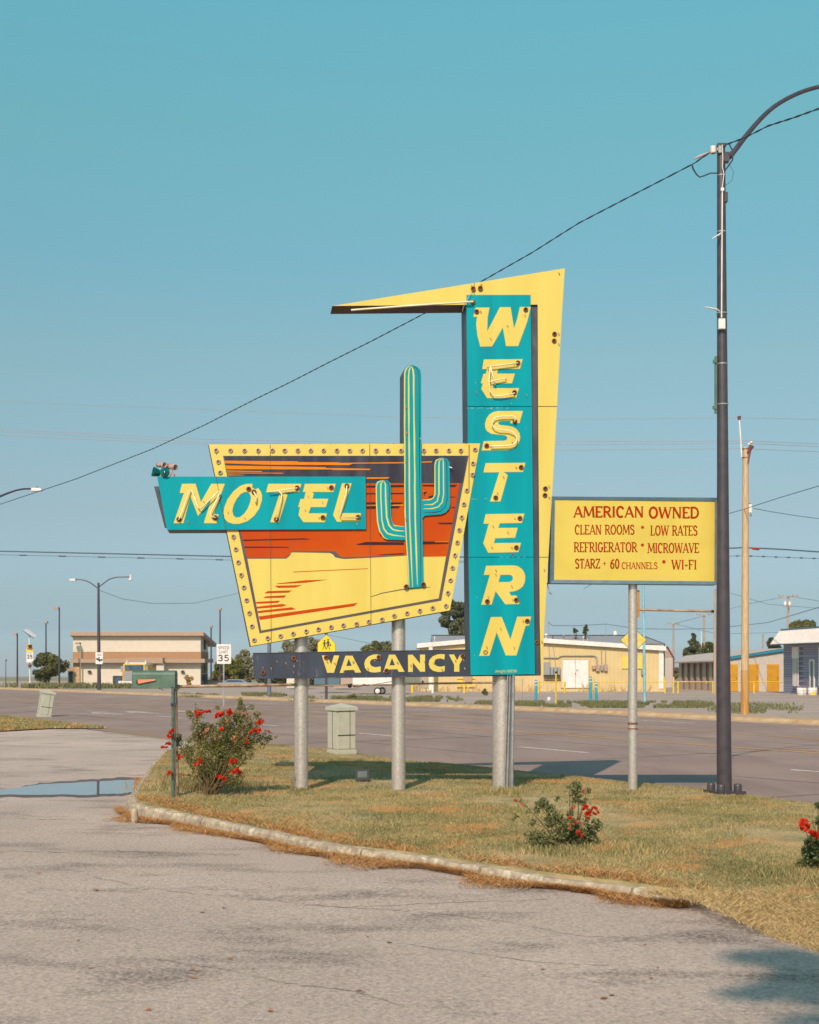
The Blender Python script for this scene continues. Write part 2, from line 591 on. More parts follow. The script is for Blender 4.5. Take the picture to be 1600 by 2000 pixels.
M['straw'] = leafmat('dry_straw', (.72, .54, .27, 1), (.52, .36, .16, 1), trans=.3, scale=3)
M['litter'] = leafmat('brown_grass_litter', (.42, .19, .065, 1), (.58, .34, .13, 1), trans=.2, scale=5)
M['petal'] = mat('red_petals', S(240, 78, 34, .9), S(220, 44, 22, .85), scale=30, rough=.6, trans=.4)
M['petalp'] = mat('faded_petals', S(220, 150, 112, .85), rough=.6, trans=.3)
M['turf'] = mat('turf_soil', (.22, .20, .09, 1), (.46, .34, .17, 1), scale=2.2, rough=.95, c3=(.42, .24, .11, 1), s3=.9, t3=.55, bump=.8, bscale=25)
M['paintw'] = mat('worn_white_road_paint', S(232, 222, 208, .9), S(196, 184, 172, .8), scale=9, rough=.7)
M['painty'] = mat('worn_yellow_road_paint', S(214, 160, 84, .85), S(190, 142, 90, .8), scale=6, rough=.7)
M['mud'] = mat('wet_silt', (.10, .062, .045, 1), (.16, .10, .07, 1), scale=8, rough=.55, bump=.5)
wm = mat('puddle_water', (.16, .15, .13, 1), (.12, .11, .10, 1), rough=.02, spec=1)
wm.node_tree.nodes['Principled BSDF'].inputs['IOR'].default_value = 1.6
t_ = wm.node_tree
wn_ = N(t_, 'ShaderNodeTexNoise')
wn_.inputs['Scale'].default_value = 9
gw_ = N(t_, 'ShaderNodeNewGeometry')
bw_ = N(t_, 'ShaderNodeBump')
bw_.inputs['Strength'].default_value = .03
bw_.inputs['Distance'].default_value = .01
t_.links.new(gw_.outputs['Position'], wn_.inputs[0])
t_.links.new(wn_.outputs[0], bw_.inputs['Height'])
t_.links.new(bw_.outputs[0], t_.nodes['Principled BSDF'].inputs['Normal'])
M['water'] = wm
bm_ = mat('blue_grey_brick', S(140, 144, 164, .85), rough=.8)
t_ = bm_.node_tree
bt = N(t_, 'ShaderNodeTexBrick')
bt.inputs['Color1'].default_value = S(156, 158, 178, .9)
bt.inputs['Color2'].default_value = S(136, 140, 162, .9)
bt.inputs['Mortar'].default_value = S(104, 106, 126, .85)
bt.inputs['Scale'].default_value = 1
bt.inputs['Mortar Size'].default_value = .02
bt.inputs['Brick Width'].default_value = .42
bt.inputs['Row Height'].default_value = .17
g_ = N(t_, 'ShaderNodeNewGeometry')
sx_ = N(t_, 'ShaderNodeSeparateXYZ')
cx_ = N(t_, 'ShaderNodeCombineXYZ')
t_.links.new(g_.outputs['Position'], sx_.inputs[0])
t_.links.new(sx_.outputs[0], cx_.inputs[0])
t_.links.new(sx_.outputs[2], cx_.inputs[1])
t_.links.new(cx_.outputs[0], bt.inputs['Vector'])
t_.links.new(bt.outputs['Color'], t_.nodes['Principled BSDF'].inputs['Base Color'])
M['brick'] = bm_

# ------------------------------------------------------------------ the ground
ys = [-60, -20, 0, 12, 18, 25, 35, 50, 70, 100, 150, 250, 500, 1200, 3000, 9000]
mb = MB()
xs = [-6000, -2000, -600, -200, -60, -20, 0, 20, 60, 200, 600, 2000, 6000]
vs = [(x, y, zb(y) - .06) for y in ys for x in xs]
nx = len(xs)
mb.add(vs, [(j * nx + i, j * nx + i + 1, (j + 1) * nx + i + 1, (j + 1) * nx + i) for j in range(len(ys) - 1) for i in range(nx - 1)])
mb.single('ground', M['dirt'], kind='structure', loc=(0, 0, 0))


def farc(s):                  # the far kerb bends away a little further down the road
    y = NY * 33 + NX * s
    return 33.0 + max(0, min(1, (y - 45) / 60)) * 2.6


def strip(c0, c1, s0, s1, dz, ds=4.0):
    n = max(1, int((s1 - s0) / ds))
    v = []
    for i in range(n + 1):
        s = s0 + (s1 - s0) * i / n
        a = c0(s) if callable(c0) else c0
        b = c1(s) if callable(c1) else c1
        v += [SCW(s, a, dz), SCW(s, b, dz)]
    return v, [(2 * i, 2 * i + 1, 2 * i + 3, 2 * i + 2) for i in range(n)]


mb = MB()
for c in range(-52, 14, 4):
    mb.add(*strip(c if c > -52 else -60, c + 4 if c < 10 else 13.7, -60, 110, 0))
mb.single('parking_lot', M['lot'], kind='structure', loc=(0, 0, 0))
mb = MB()
for a, b in ((13.7, 20), (20, 26)):
    mb.add(*strip(a, b, -60, 300, .004))
mb.add(*strip(26, farc, -60, 300, .004))
mb.single('road', M['road'], kind='structure', loc=(0, 0, 0))
# lot and verge across the road
mb = MB()
for k in range(6):
    mb.add(*strip((lambda s, k=k: farc(s) + .35 + k * 12), (lambda s, k=k: farc(s) + .35 + (k + 1) * 12), -60, 300, .02 if k else .02))
mb.single('far_lot', M['farlot'], kind='structure', loc=(0, 0, 0))
mb = MB()
n = 90
for i in range(n):
    s0, s1 = -40 + i * 3.0, -40 + (i + 1) * 3.0 - .03
    a0, a1 = farc(s0), farc(s1)
    p = [SCW(s0, a0 - .45, .008), SCW(s0, a0 - .1, .05), SCW(s0, a0, .14), SCW(s0, a0 + 1.0, .15), SCW(s0, a0 + 1.0, -.05)]
    q = [SCW(s1, a1 - .45, .008), SCW(s1, a1 - .1, .05), SCW(s1, a1, .14), SCW(s1, a1 + 1.0, .15), SCW(s1, a1 + 1.0, -.05)]
    mb.add(p + q, [(j, j + 1, j + 6, j + 5) for j in range(4)] + [(0, 4, 3, 2, 1), (5, 6, 7, 8, 9)])
mb.single('far_kerb', M['tankerb'], kind='structure', loc=(0, 0, 0))
# driveway apron where the kerb drops beside the wooden pole
mb = MB()
mb.add([GR(1290, 1392, .012), GR(1600, 1408, .012), GR(1640, 1402, .012), GR(1290, 1387, .012)], [(0, 1, 2, 3)])
mb.single('asphalt_patch', asphalt('dark_patch_asphalt', (.11, .10, .11, 1), (.05, .05, .05, 1), (.3, .26, .24, 1), agg=20, crack=False),
          kind='structure', loc=(0, 0, 0))


def line(cc, s0, s1, w, m, name):
    mb = MB()
    mb.add(*strip(cc - w / 2, cc + w / 2, s0, s1, .009, 3.0))
    return mb


mb = MB()
for c in (22.95, 27.2):
    mb.add(*strip(c - .10, c + .10, -30, 160, .009))
for k in range(-4, 18):
    mb.add(*strip(23.35, 23.49, k * 9.0, k * 9.0 + 3.0, .009))
    mb.add(*strip(26.65, 26.79, k * 9.0 + 2, k * 9.0 + 5.0, .009))
mb.single('yellow_road_lines', M['painty'], kind='structure', loc=(0, 0, 0))
mb = MB()


def sof(px, py, c):
    g = GR(px, py)
    return -NY * g.x + NX * g.y


# near dashes, measured from the photograph
d1 = sof(1022, 1459, 19)
d0 = sof(1465, 1499, 19)
per = d1 - d0
for k in range(-3, 14):
    a = d0 + k * per * 1.0
    mb.add(*strip(18.93, 19.07, a - per * .34, a, .009))
    mb.add(*strip(30.6, 30.76, a - per * .1, a + per * .3, .009))
# turn arrows, one polygon each
for px, py in ((208, 1394), (278, 1392), (370, 1390)):
    g = GR(px, py)
    s, c = -NY * g.x + NX * g.y, NX * g.x + NY * g.y
    P = lambda u, v: SCW(s + u, c + v, .009)
    mb.add([P(-1.6, -.1), P(.1, -.1), P(.1, -.45), P(1.7, 0), P(.1, .45), P(.1, .1), P(-1.6, .1)], [(0, 1, 5, 6), (1, 2, 3, 4, 5)])
mb.single('white_road_markings', M['paintw'], kind='structure', loc=(0, 0, 0))
mb = MB()
mb.add(*strip(13.45, 13.62, 14, 36, .006))
mb.single('gutter_line', M['concrete'], kind='structure', loc=(0, 0, 0))
mb = MB()
mb.add(*strip(13.62, 14.5, 14, 44, .011))
mb.single('reddish_silt_strip', mat('red_silt', (.30, .17, .11, 1), (.25, .19, .14, 1), scale=2, rough=.95), kind='structure', loc=(0, 0, 0))

# ------------------------------------------------------------------ grass island
KERB = [(-4.47, 25.0), (-4.05, 21.5), (-3.66, 18.6), (-3.42, 16.75), (-3.28, 16.25), (-3.0, 15.75), (-2.68, 15.35), (-1.91, 14.3), (-1.17, 13.2), (-.69, 12.5),
        (0, 11.93), (.58, 11.22), (1.108, 10.68), (1.63, 10.25), (2.04, 9.84)]
KERB = [(x * 1.026, y * 1.026) for x, y in KERB]
KIN = []
for i_, (x_, y_) in enumerate(KERB):
    xa_, ya_ = KERB[max(0, i_ - 1)]
    xb_, yb_ = KERB[min(len(KERB) - 1, i_ + 1)]
    l_ = math.hypot(xb_ - xa_, yb_ - ya_)
    KIN.append((x_ - (yb_ - ya_) / l_ * .09, y_ + (xb_ - xa_) / l_ * .09))
ISL = [(-3.4, 32.6), (-4.2, 29.0)] + KIN + [(2.3, 9.35), (2.62, 8.75), (3.3, 7.4), (5.5, 3.0), (9, -3.0)]
e_ = [(x, y) for x, y in [(13.2, 6.8), (9.3, 12.8), (5.4, 18.8), (1.5, 24.8), (-2.3, 30.7)]]


def pip(x, y, poly):
    ins = np.zeros(np.shape(x), dtype=bool)
    n = len(poly)
    for i in range(n):
        x0, y0 = poly[i]
        x1, y1 = poly[(i + 1) % n]
        cond = ((y0 > y) != (y1 > y))
        with np.errstate(divide='ignore', invalid='ignore'):
            xi = (x1 - x0) * (y - y0) / ((y1 - y0) if y1 != y0 else 1e-9) + x0
        ins ^= cond & (x < xi)
    return ins


ISLAND = ISL + e_
BUMPS = [(NP.uniform(-5, 9), NP.uniform(5, 32), NP.uniform(.6, 2.0), NP.uniform(-.025, .03)) for _ in range(60)]


KFINE = [(a[0] + (b[0] - a[0]) * f, a[1] + (b[1] - a[1]) * f) for a, b in zip(KERB[3:], KERB[4:]) for f in (0, .5)]


def zi(x, y):
    x = np.asarray(x, dtype=float)
    y = np.asarray(y, dtype=float)
    c = NX * x + NY * y
    z = np.zeros_like(x)
    for bx, by, r, a in BUMPS:
        z += a * np.exp(-((x - bx) ** 2 + (y - by) ** 2) / r / r)
    t = np.clip((c - 13.0) / 1.9, 0, 1)
    z += -.05 * np.clip((c - 11) / 2, 0, 1) - .30 * t * t * (3 - 2 * t)
    # the mound sinks to the kerb top and, right of the kerb's end, to the lot
    e = (x - 2.04) * .892 + (y - 9.84) * .452
    t2 = np.clip((10.6 - y) / 1.4, 0, 1) * np.clip(1 - e / 1.6, 0, 1)
    z += -.14 * t2 * np.clip((x - 1.95) / .5, 0, 1)
    near = np.full(z.shape, 9.0)
    for kx, ky in KFINE:
        near = np.minimum(near, (x - kx) ** 2 + (y - ky) ** 2)
    z += -.032 * np.clip(1 - np.sqrt(near) / 1.0, 0, 1)
    return z - .022


inner = []
yy = 0.0
for gx in np.arange(-5, 13.5, .45):
    for gy in np.arange(-3, 33, .45):
        if pip(gx, gy, ISLAND):
            inner.append((gx + NP.uniform(-.08, .08), gy + NP.uniform(-.08, .08)))
pts = [Vector(p) for p in ISLAND] + [Vector(p) for p in inner]
nb = len(ISLAND)
res = delaunay_2d_cdt(pts, [(i, (i + 1) % nb) for i in range(nb)], [], 1, 1e-5)
V2, F2 = res[0], res[2]
mb = MB()
mb.add([(p.x, p.y, float(zi(p.x, p.y))) for p in V2], [tuple(f) for f in F2], 0, True)
for i_ in range(nb):
    (xa_, ya_), (xb_, yb_) = ISLAND[i_], ISLAND[(i_ + 1) % nb]
    za_, zb2_ = float(zi(xa_, ya_)), float(zi(xb_, yb_))
    mb.add([(xa_, ya_, za_), (xb_, yb_, zb2_), (xb_, yb_, zb2_ - .2), (xa_, ya_, za_ - .2)], [(0, 1, 2, 3)])
mb.single('grass_island', M['turf'], kind='structure', loc=(0, 0, 0))

LEFTP = [(-8.6, 39.2), (-10.2, 39.2), (-11.2, 37.6), (-14, 37.0), (-22, 38), (-40, 60), (-40, 88), (-24.5, 63.5)]
mb = MB()
lp = [Vector(p) for p in LEFTP]
rs = delaunay_2d_cdt(lp + [Vector((x, y)) for x in range(-38, -8, 2) for y in range(38, 86, 3) if pip(x, y, LEFTP)], [(i, (i + 1) % len(lp)) for i in range(len(lp))], [], 1, 1e-5)
mb.add([(p.x, p.y, zb(p.y) + .03) for p in rs[0]], [tuple(f) for f in rs[2]])
mb.single('far_grass_verge', M['turf'], kind='structure', loc=(0, 0, 0))


def blades(name, P, h, w, lean, m, parent=None, flat=False, kind='stuff', **kw):
    n = len(P)
    ang = NP.uniform(0, 2 * math.pi, n)
    la = NP.uniform(0, 2 * math.pi, n)
    wv = np.stack([np.cos(ang), np.sin(ang), np.zeros(n)], 1) * (w * NP.uniform(.6, 1.3, n))[:, None]
    hh = h * NP.uniform(.45, 1.35, n)
    ll = lean * NP.uniform(.2, 1.4, n) * hh
    tip = P + np.stack([np.cos(la) * ll, np.sin(la) * ll, hh if not flat else NP.uniform(.003, .03, n)], 1)
    mid = (P + tip) / 2
    mid[:, 2] += 0 if flat else hh * .1
    V = np.stack([P - wv, P + wv, mid + wv * .7, tip], 1).reshape(-1, 3)
    FA = np.arange(n * 4).reshape(n, 4)
    me = fast_mesh(name, V, FA, m, NP.uniform(0, 1, n))
    return link_mesh(me, name, parent, kind=kind, **kw)


def sample(poly, n, keep=None):
    xs_, ys_ = zip(*poly)
    out = np.zeros((0, 2))
    while len(out) < n:
        k = 200000
        x = NP.uniform(min(xs_), max(xs_), k)
        y = NP.uniform(min(ys_), max(ys_), k)
        ok = pip(x, y, poly)
        if keep is not None:
            ok &= keep(x, y)
        out = np.vstack([out, np.stack([x[ok], y[ok]], 1)])
    return out[:n]


def inview(x, y, m=.04):
    return (y > 6.5) & (np.abs(x / np.maximum(y, .1)) < .297 + m)


def patch(x, y, s, seed):
    r = np.random.default_rng(seed)
    v = np.zeros_like(x)
    for k in range(14):
        a = r.uniform(0, 6.28)
        f = s * r.uniform(.6, 3.0)
        v += np.sin(f * (x * math.cos(a) + y * math.sin(a)) + r.uniform(0, 6.28)) / (1 + k * .15)
    return v / 5


def keep_near(x, y):
    return inview(x, y) & (NP.uniform(0, 1, len(x)) < np.clip((13.0 / y) ** 1.6, 0, 1) * np.clip(.62 + .8 * patch(x, y, 2.2, 3), .10, 1))


g2 = sample(ISLAND, 440000, keep_near)
gz = zi(g2[:, 0], g2[:, 1])
dk = np.clip(.75 + .45 * patch(g2[:, 0], g2[:, 1], 1.1, 5), .4, 1.3)
blades('lawn_grass', np.column_stack([g2, gz - .004]), .032 * dk, .0032, 1.0, M['grass'],
       label='patchy green and straw coloured lawn around the motel sign posts', cat='grass')
# taller rough tufts
tf = sample(ISLAND, 160, lambda x, y: inview(x, y) & (patch(x, y, 1.5, 9) > .1))
P = np.repeat(tf, 30, 0) + NP.normal(0, .05, (160 * 30, 2))
blades('rough_grass_tufts', np.column_stack([P, zi(P[:, 0], P[:, 1])]), .055, .0032, .7, M['grass'],
       label='taller rough grass tufts scattered through the lawn', cat='grass')
# straw fringe along the kerb's right end
ST = [(1.7, 10.1), (2.0, 9.75), (2.25, 9.2), (2.5, 8.6), (3.3, 7.0), (4.2, 7.3), (3.6, 8.6), (3.0, 9.6), (2.5, 10.3)]
s2 = sample(ST, 44000, lambda x, y: NP.uniform(0, 1, len(x)) < .5 + .9 * patch(x, y, 5, 21))
s2 += NP.normal(0, .05, s2.shape)
blades('dry_straw_grass', np.column_stack([s2, np.maximum(zi(s2[:, 0], s2[:, 1]), -.139) - .002]), .034, .0022, 1.5, M['straw'],
       label='bleached dry straw grass spilling onto the lot at the kerb end', cat='dry grass')
# straw band along the rest of the kerb top
kp = []
for i in range(3, len(KERB) - 1):
    a, b = np.array(KERB[i]), np.array(KERB[i + 1])
    L = np.linalg.norm(b - a)
    nrm = np.array([-(b - a)[1], (b - a)[0]]) / L
    if i > 4 and nrm[1] < 0:
        nrm = -nrm
    k = int(L * 1500)
    t = NP.uniform(0, 1, (k, 1))
    kp.append(a + (b - a) * t + nrm * (.10 + np.abs(NP.normal(0, .16, (k, 1)))))
kp = np.vstack(kp)
kp = kp[NP.uniform(0, 1, len(kp)) < .45 + .8 * patch(kp[:, 0], kp[:, 1], 2.6, 31)]
blades('brown_fringe_grass', np.column_stack([kp, zi(kp[:, 0], kp[:, 1])]), .035, .0042, 1.6, M['litter'],
       label='rusty brown dead grass lying along the top of the kerb', cat='dry grass')
# litter at the kerb foot on the lot
kp = []
for i in range(3, len(KERB) - 1):
    a, b = np.array(KERB[i]), np.array(KERB[i + 1])
    L = np.linalg.norm(b - a)
    nrm = np.array([-(b - a)[1], (b - a)[0]]) / L
    if nrm[1] > 0:
        nrm = -nrm
    k = int(L * 3600)
    t = NP.uniform(0, 1, (k, 1))
    q = a + (b - a) * t
    wd = np.clip(.17 + .5 * patch(q[:, 0], q[:, 1], 2.0, 41), .015, .42)[:, None]
    kp.append(q + nrm * (.10 + np.abs(NP.normal(0, .5, (k, 1))) * wd))
kp = np.vstack(kp)
zl = np.array([zb(y) for y in kp[:, 1]])
blades('kerb_foot_litter', np.column_stack([kp, zl + .003 + NP.uniform(0, .03, len(kp))]), .05, .0038, 1.6, M['litter'], flat=True,
       label='rust brown dead grass drifted in heaps along the kerb foot', cat='dry grass')
# verge on the left and weeds across the road
v2 = sample(LEFTP, 30000, lambda x, y: (np.abs(x / y) < .34))
blades('verge_grass', np.column_stack([v2, [zb(y) + .03 for y in v2[:, 1]]]), .07, .014, .8, M['grass'],
       label='grass on the verge around the leaning cabinet', cat='grass')


def weeds(name, px0, px1, py0, py1, n, h, w, m, label, seed):
    x = NP.uniform(px0, px1, n * 4)
    y = NP.uniform(py0, py1, n * 4)
    ed = np.minimum(x - px0, px1 - x) / 40.0
    y = np.where(NP.uniform(0, 1, n * 4) < np.clip(ed, 0, 1) + .15, y, (py0 + py1) / 2 + (y - (py0 + py1) / 2) * .4)
    k = (patch(x / 30, y / 7, 1.0, seed) + .5 * patch(x / 7, y / 3, 1.0, seed + 1) > -.28) & (NP.uniform(0, 1, n * 4) < np.clip(ed + .1, 0, 1))
    x, y = x[k][:n], y[k][:n]
    P = np.array([tuple(GR(a, b, .02)) for a, b in zip(x[:n], y[:n])])
    blades(name, P, h, w, .7, m, label=label, cat='weeds')


weeds('roadside_weeds', 900, 1400, 1371, 1383, 12000, .12, .02, M['weed'], 'green weeds behind the far kerb in front of the yellow metal building', 51)
weeds('roadside_weeds', 560, 905, 1362, 1371, 6000, .15, .025, M['weed'], 'green weeds behind the far kerb left of the yellow metal building', 52)
weeds('roadside_weeds', 345, 560, 1355, 1362, 3500, .14, .03, M['weed'], 'low weeds behind the far kerb below the speed limit sign', 53)
weeds('wall_foot_weeds', 800, 1290, 1345, 1351, 3000, .55, .03, M['straw'], 'dry brown weeds along the foot of the yellow building wall', 54)
weeds('paving_weeds', 1380, 1570, 1374, 1394, 1500, .12, .02, M['weed'], 'sparse weeds in paving cracks around the tall wooden pole', 55)
weeds('far_verge_grass', 0, 345, 1340.5, 1345, 4000, .4, .09, M['weed'], 'green verge grass in front of the cream building', 56)

# kerb sections
kr = MB()
kr.add([(-4.4, 24.9, -.3), (-4.39, 24.9, -.3), (-4.4, 24.91, -.3)], [(0, 1, 2)])
kroot = kr.single('kerb', M['concrete'], kind='structure', loc=(-3.3, 16, -.14))
# resample the kerb line
kp_ = [Vector((x, y, 0)) for x, y in KERB]
acc = [0]
for a, b in zip(kp_, kp_[1:]):
    acc.append(acc[-1] + (b - a).length)


def kat(t):
    for i in range(len(acc) - 1):
        if t <= acc[i + 1] or i == len(acc) - 2:
            return kp_[i].lerp(kp_[i + 1], (t - acc[i]) / (acc[i + 1] - acc[i]))


cuts = [0, 2.4, 4.6, 7.0, 9.1, 11.0, 12.9, 14.1, 15.6, 17.1, acc[-1]]
for ci in range(len(cuts) - 1):
    a, b = cuts[ci] + .012, cuts[ci + 1] - .012
    mb = MB()
    ns = max(3, int((b - a) / .12))
    vs = []
    side_low = 1.0
    for i in range(ns + 1):
        t = a + (b - a) * i / ns
        p = kat(t)
        d = (kat(min(t + .05, acc[-1])) - kat(max(t - .05, 0))).normalized()
        nv = Vector((-d.y, d.x, 0))     # away from the grass is to the right of travel
        out = -nv if (i or 1) else nv
        # travel goes towards the camera then right, so the grass is on the left
        lot = Vector((d.y, -d.x, 0))
        zt = -.068 + R.uniform(-.008, .008) - .03 * max(0, min(1, (t - 15.5) / 3.5))
        zg = zb(p.y) - .03
        j = [R.uniform(-.009, .009) for _ in range(4)]
        vs += [p + lot * (.03 + j[0]) + Vector((0, 0, zg)), p + lot * (.015 + j[1]) + Vector((0, 0, zt - .03)),
               p + lot * (-.005 + j[2]) + Vector((0, 0, zt)), p - lot * (.105 + j[3]) + Vector((0, 0, zt - .002)),
               p - lot * .12 + Vector((0, 0, zt - .12))]
    fs = [(i * 5 + k, i * 5 + k + 1, i * 5 + k + 6, i * 5 + k + 5) for i in range(ns) for k in range(4)]
    fs += [(0, 4, 3, 2, 1), tuple(ns * 5 + k for k in range(5))]
    mb.add(vs, fs)
    mb.part('kerb_section', M['concrete'], kroot)

# the stub beside the kerb corner
mb = MB()
g = GR(259, 1607)
mb.lathe((g.x + .02, g.y, -.2), (0.02, -.02, 1), [(.03, 0), (.042, .05), (.042, .10), (.038, .15), (.026, .175), (0, .18)], 9)
mb.single('kerb_stub', M['concrete'], 'short rounded whitewashed stub standing against the kerb corner', 'stub post')

# puddle
pud = [(-30, 1545), (0, 1544), (50, 1537), (80, 1532.5), (135, 1530), (190, 1527), (235, 1524.5), (265, 1524), (263, 1529), (272, 1535), (267, 1543), (262, 1547), (237, 1551.5),
       (205, 1552), (175, 1554), (120, 1553), (75, 1554), (30, 1553), (-30, 1554)]
pud2 = []
for (xa_, ya_), (xb_, yb_) in zip(pud, pud[1:] + pud[:1]):
    for k in range(5):
        f_ = k / 5
        pud2.append((xa_ + (xb_ - xa_) * f_, ya_ + (yb_ - ya_) * f_ + (R.uniform(-.45, .45) if xa_ > -20 else 0)))
pud = pud2
mb = MB()
c0 = (125, 1540)
rim = []
for i, (x, y) in enumerate(pud):
    rim.append(GR(c0[0] + (x - c0[0]) * 1.05 + R.uniform(-2, 2), c0[1] + (y - c0[1]) * (1.42 if y < 1540 else 1.24) + R.uniform(-.9, .5), .004))
mb.add(rim, [tuple(t) for t in tessellate_polygon([rim])])
mb.single('puddle_silt', M['mud'], kind='structure', loc=(-4.5, 19, -.22))
mb = MB()
wv = [GR(x + R.uniform(-1, 1), y) for x, y in pud]
zl_ = max(p.z for p in wv) + .010
wv = [Vector((p.x, p.y, zl_)) for p in wv]
zmid = sum(zb(p.y) for p in wv) / len(wv) + .014
wv = [Vector((p.x, p.y, zb(p.y) + .008)) for p in wv]
mb.add(wv, [tuple(t) for t in tessellate_polygon([wv])])
mb.single('puddle', M['water'], kind='structure', loc=(-4.5, 19, -.22))
# lumps of silt and debris round the puddle's right end
mb = MB()
for k in range(240):
    px = R.gauss(278, 10)
    py = 1525 + (px - 262) * -.2 + R.gauss(8, 9)
    if not (1516 < py < 1556) or px > 300:
        continue
    g = GR(px, py, .006)
    r = R.uniform(.012, .04)
    mb.lathe((g.x, g.y, g.z - .005), (R.uniform(-.3, .3), R.uniform(-.3, .3), 1), [(r, 0), (r * .8, r * .35), (0, r * .5)], 5, smooth=False)
mb.single('silt_lumps', M['litter'], 'brown silt and leaf debris at the right end of the puddle', 'debris', kind='stuff')
# bits of litter over the lot
mb = MB()
for px, py in [(124, 1673), (148, 1645), (75, 1705), (190, 1738), (526, 1730), (438, 1773), (384, 1897), (430, 1901), (375, 1895), (702, 1935), (709, 1938), (760, 1841), (530, 1733),
               (945, 1906), (1030, 1892), (1041, 1904), (1060, 1893), (1195, 1944), (690, 1722), (232, 1674), (1086, 1747), (370, 1665), (1180, 1950), (1285, 1890)] + \
        [(R.uniform(0, 1400), R.uniform(1640, 1990)) for _ in range(26)]:
    g = GR(px, py, .003)
    r = R.uniform(.006, .02)
    a = R.uniform(0, 3)
    mb.add([g + Vector((math.cos(a + k * 1.26) * r * R.uniform(.5, 1.6), math.sin(a + k * 1.26) * r * R.uniform(.5, 1.6), R.uniform(0, .008))) for k in range(5)],
           [(0, 1, 2, 3, 4)])
mb.single('fallen_leaves', mat('dead_leaves', S(196, 130, 78, .8), S(150, 96, 60, .8), scale=20), 'small orange brown leaves scattered over the lot', 'leaves', kind='stuff')
rc = random.Random(12)


def crack(pts, w, jit=1.2):
    P = []
    for (xa_, ya_), (xb_, yb_) in zip(pts, pts[1:]):
        n_ = max(2, int(abs(xb_ - xa_) / 9))
        for k in range(n_):
            f_ = k / n_
            P.append((xa_ + (xb_ - xa_) * f_, ya_ + (yb_ - ya_) * f_ + rc.uniform(-jit, jit)))
    P.append(pts[-1])
    a_ = [GR(x, y, .0025) for x, y in P]
    ws = [w * rc.uniform(.3, 1.3) for _ in a_]
    return [p - Vector((0, q_, 0)) for p, q_ in zip(a_, ws)] + [p + Vector((0, q_, 0)) for p, q_ in zip(a_, ws)], [(i, i + 1, len(a_) + i + 1, len(a_) + i) for i in range(len(a_) - 1)]


mb = MB()
for pts_, w_ in (([(0, 1599), (80, 1600), (168, 1601)], .010), ([(0, 1662), (110, 1664), (230, 1662), (360, 1667), (470, 1668)], .008), ([(660, 1772), (760, 1768), (900, 1762), (1070, 1757)], .005),
                 ([(180, 1712), (330, 1740), (470, 1752), (640, 1770), (800, 1779)], .005), ([(300, 1872), (430, 1892), (560, 1920), (690, 1935), (800, 1968)], .004),
                 ([(800, 1845), (930, 1862), (1060, 1880), (1190, 1885)], .004), ([(560, 1920), (520, 1945), (430, 1990)], .003), ([(1060, 1880), (1100, 1905), (1210, 1925)], .003), ([(820, 1690 + 90), (990, 1800), (1130, 1828), (1240, 1832)], .004)):
    mb.add(*crack(pts_, w_))
mb.single('pavement_cracks', mat('crack_dirt', (.10, .075, .06, 1), (.2, .15, .12, 1), scale=9, rough=1), kind='structure', loc=(0, 10, -.14))
mb = MB()
for c_ in (17.0, 21.0, 25.1, 29.0):
    v_, f_ = strip(c_ - .02, c_ + .02, -20, 120, .0075, 2.0)
    mb.add([Vector((p.x + rc.uniform(-.03, .03), p.y + rc.uniform(-.03, .03), p.z)) for p in v_], f_)
for k_ in range(14):
    s_ = -10 + k_ * 7.7
    for q_ in range(5):
        ca, cb = 14.2 + q_ * 3.4, 14.2 + (q_ + 1) * 3.4
        mb.add([SCW(s_ + rc.uniform(-.1, .1), ca, .0078), SCW(s_ + .05, cb, .0078), SCW(s_ + .09, cb, .0078), SCW(s_ + .04, ca, .0078)], [(0, 1, 2, 3)])
mb.single('road_joints', mat('tar_seam', (.16, .12, .105, 1), (.24, .18, .16, 1), scale=5, rough=.8), kind='structure', loc=(0, 30, -.3))
# gravel grains standing proud of the worn lot
k = 26000
gx = NP.uniform(-3.4, 3.4, k)
gy = NP.uniform(6.4, 15, k) ** 1.0
ok = (np.abs(gx / gy) < .32) & ~pip(gx, gy, ISLAND) & (NP.uniform(0, 1, k) < np.clip(.35 + .9 * patch(gx, gy * 2.2, 1.6, 71), .03, 1))
gx, gy = gx[ok], gy[ok]
k = len(gx)
r = NP.uniform(.0025, .0075, k)
P = np.column_stack([gx, gy, np.array([zb(y) for y in gy])])
a = NP.uniform(0, 6.28, k)
V = np.stack([P + np.stack([np.cos(a + q) * r, np.sin(a + q) * r, -.001 + 0 * r], 1) for q in (0, 2.1, 4.2)] +
             [P + np.stack([0 * r, 0 * r, r * .9], 1)], 1).reshape(-1, 3)
b0 = np.arange(k)[:, None] * 4
FA = np.concatenate([b0 + np.array([[0, 1, 3]]), b0 + np.array([[1, 2, 3]]), b0 + np.array([[2, 0, 3]])])
me = fast_mesh('loose_grit', V, FA, mat('grit', (.30, .25, .22, 1), (.52, .46, .40, 1), attr='rnd', scale=40, rough=.9), np.tile(NP.uniform(0, 1, k), 3))
link_mesh(me, 'loose_grit', kind='stuff', label='loose grit on the worn lot surface', cat='grit')

# ------------------------------------------------------------------ the motel sign
A = math.radians(6.5)
SA, CA = math.sin(A), math.cos(A)
NF = Vector((SA, -CA, 0))
BK = -NF
DS = 17.8


def SP(px, py, off=0.0):
    k = (px - 800) / F
    d = (DS * CA - off) / (CA - k * SA)
    return Vector((k * d, d, PZ(py, d)))


def sp(pts, off): return [SP(x, y, off) for x, y in pts]
def crop(ox, oy, s, pts): return [(ox + x / s, oy + y / s) for x, y in pts]


b0_ = SP(800, 1540)
sign = thing('motel_sign', 'tall turquoise and yellow neon sign reading MOTEL, WESTERN and VACANCY with a cactus', 'motel sign', (b0_.x, b0_.y, -.02))
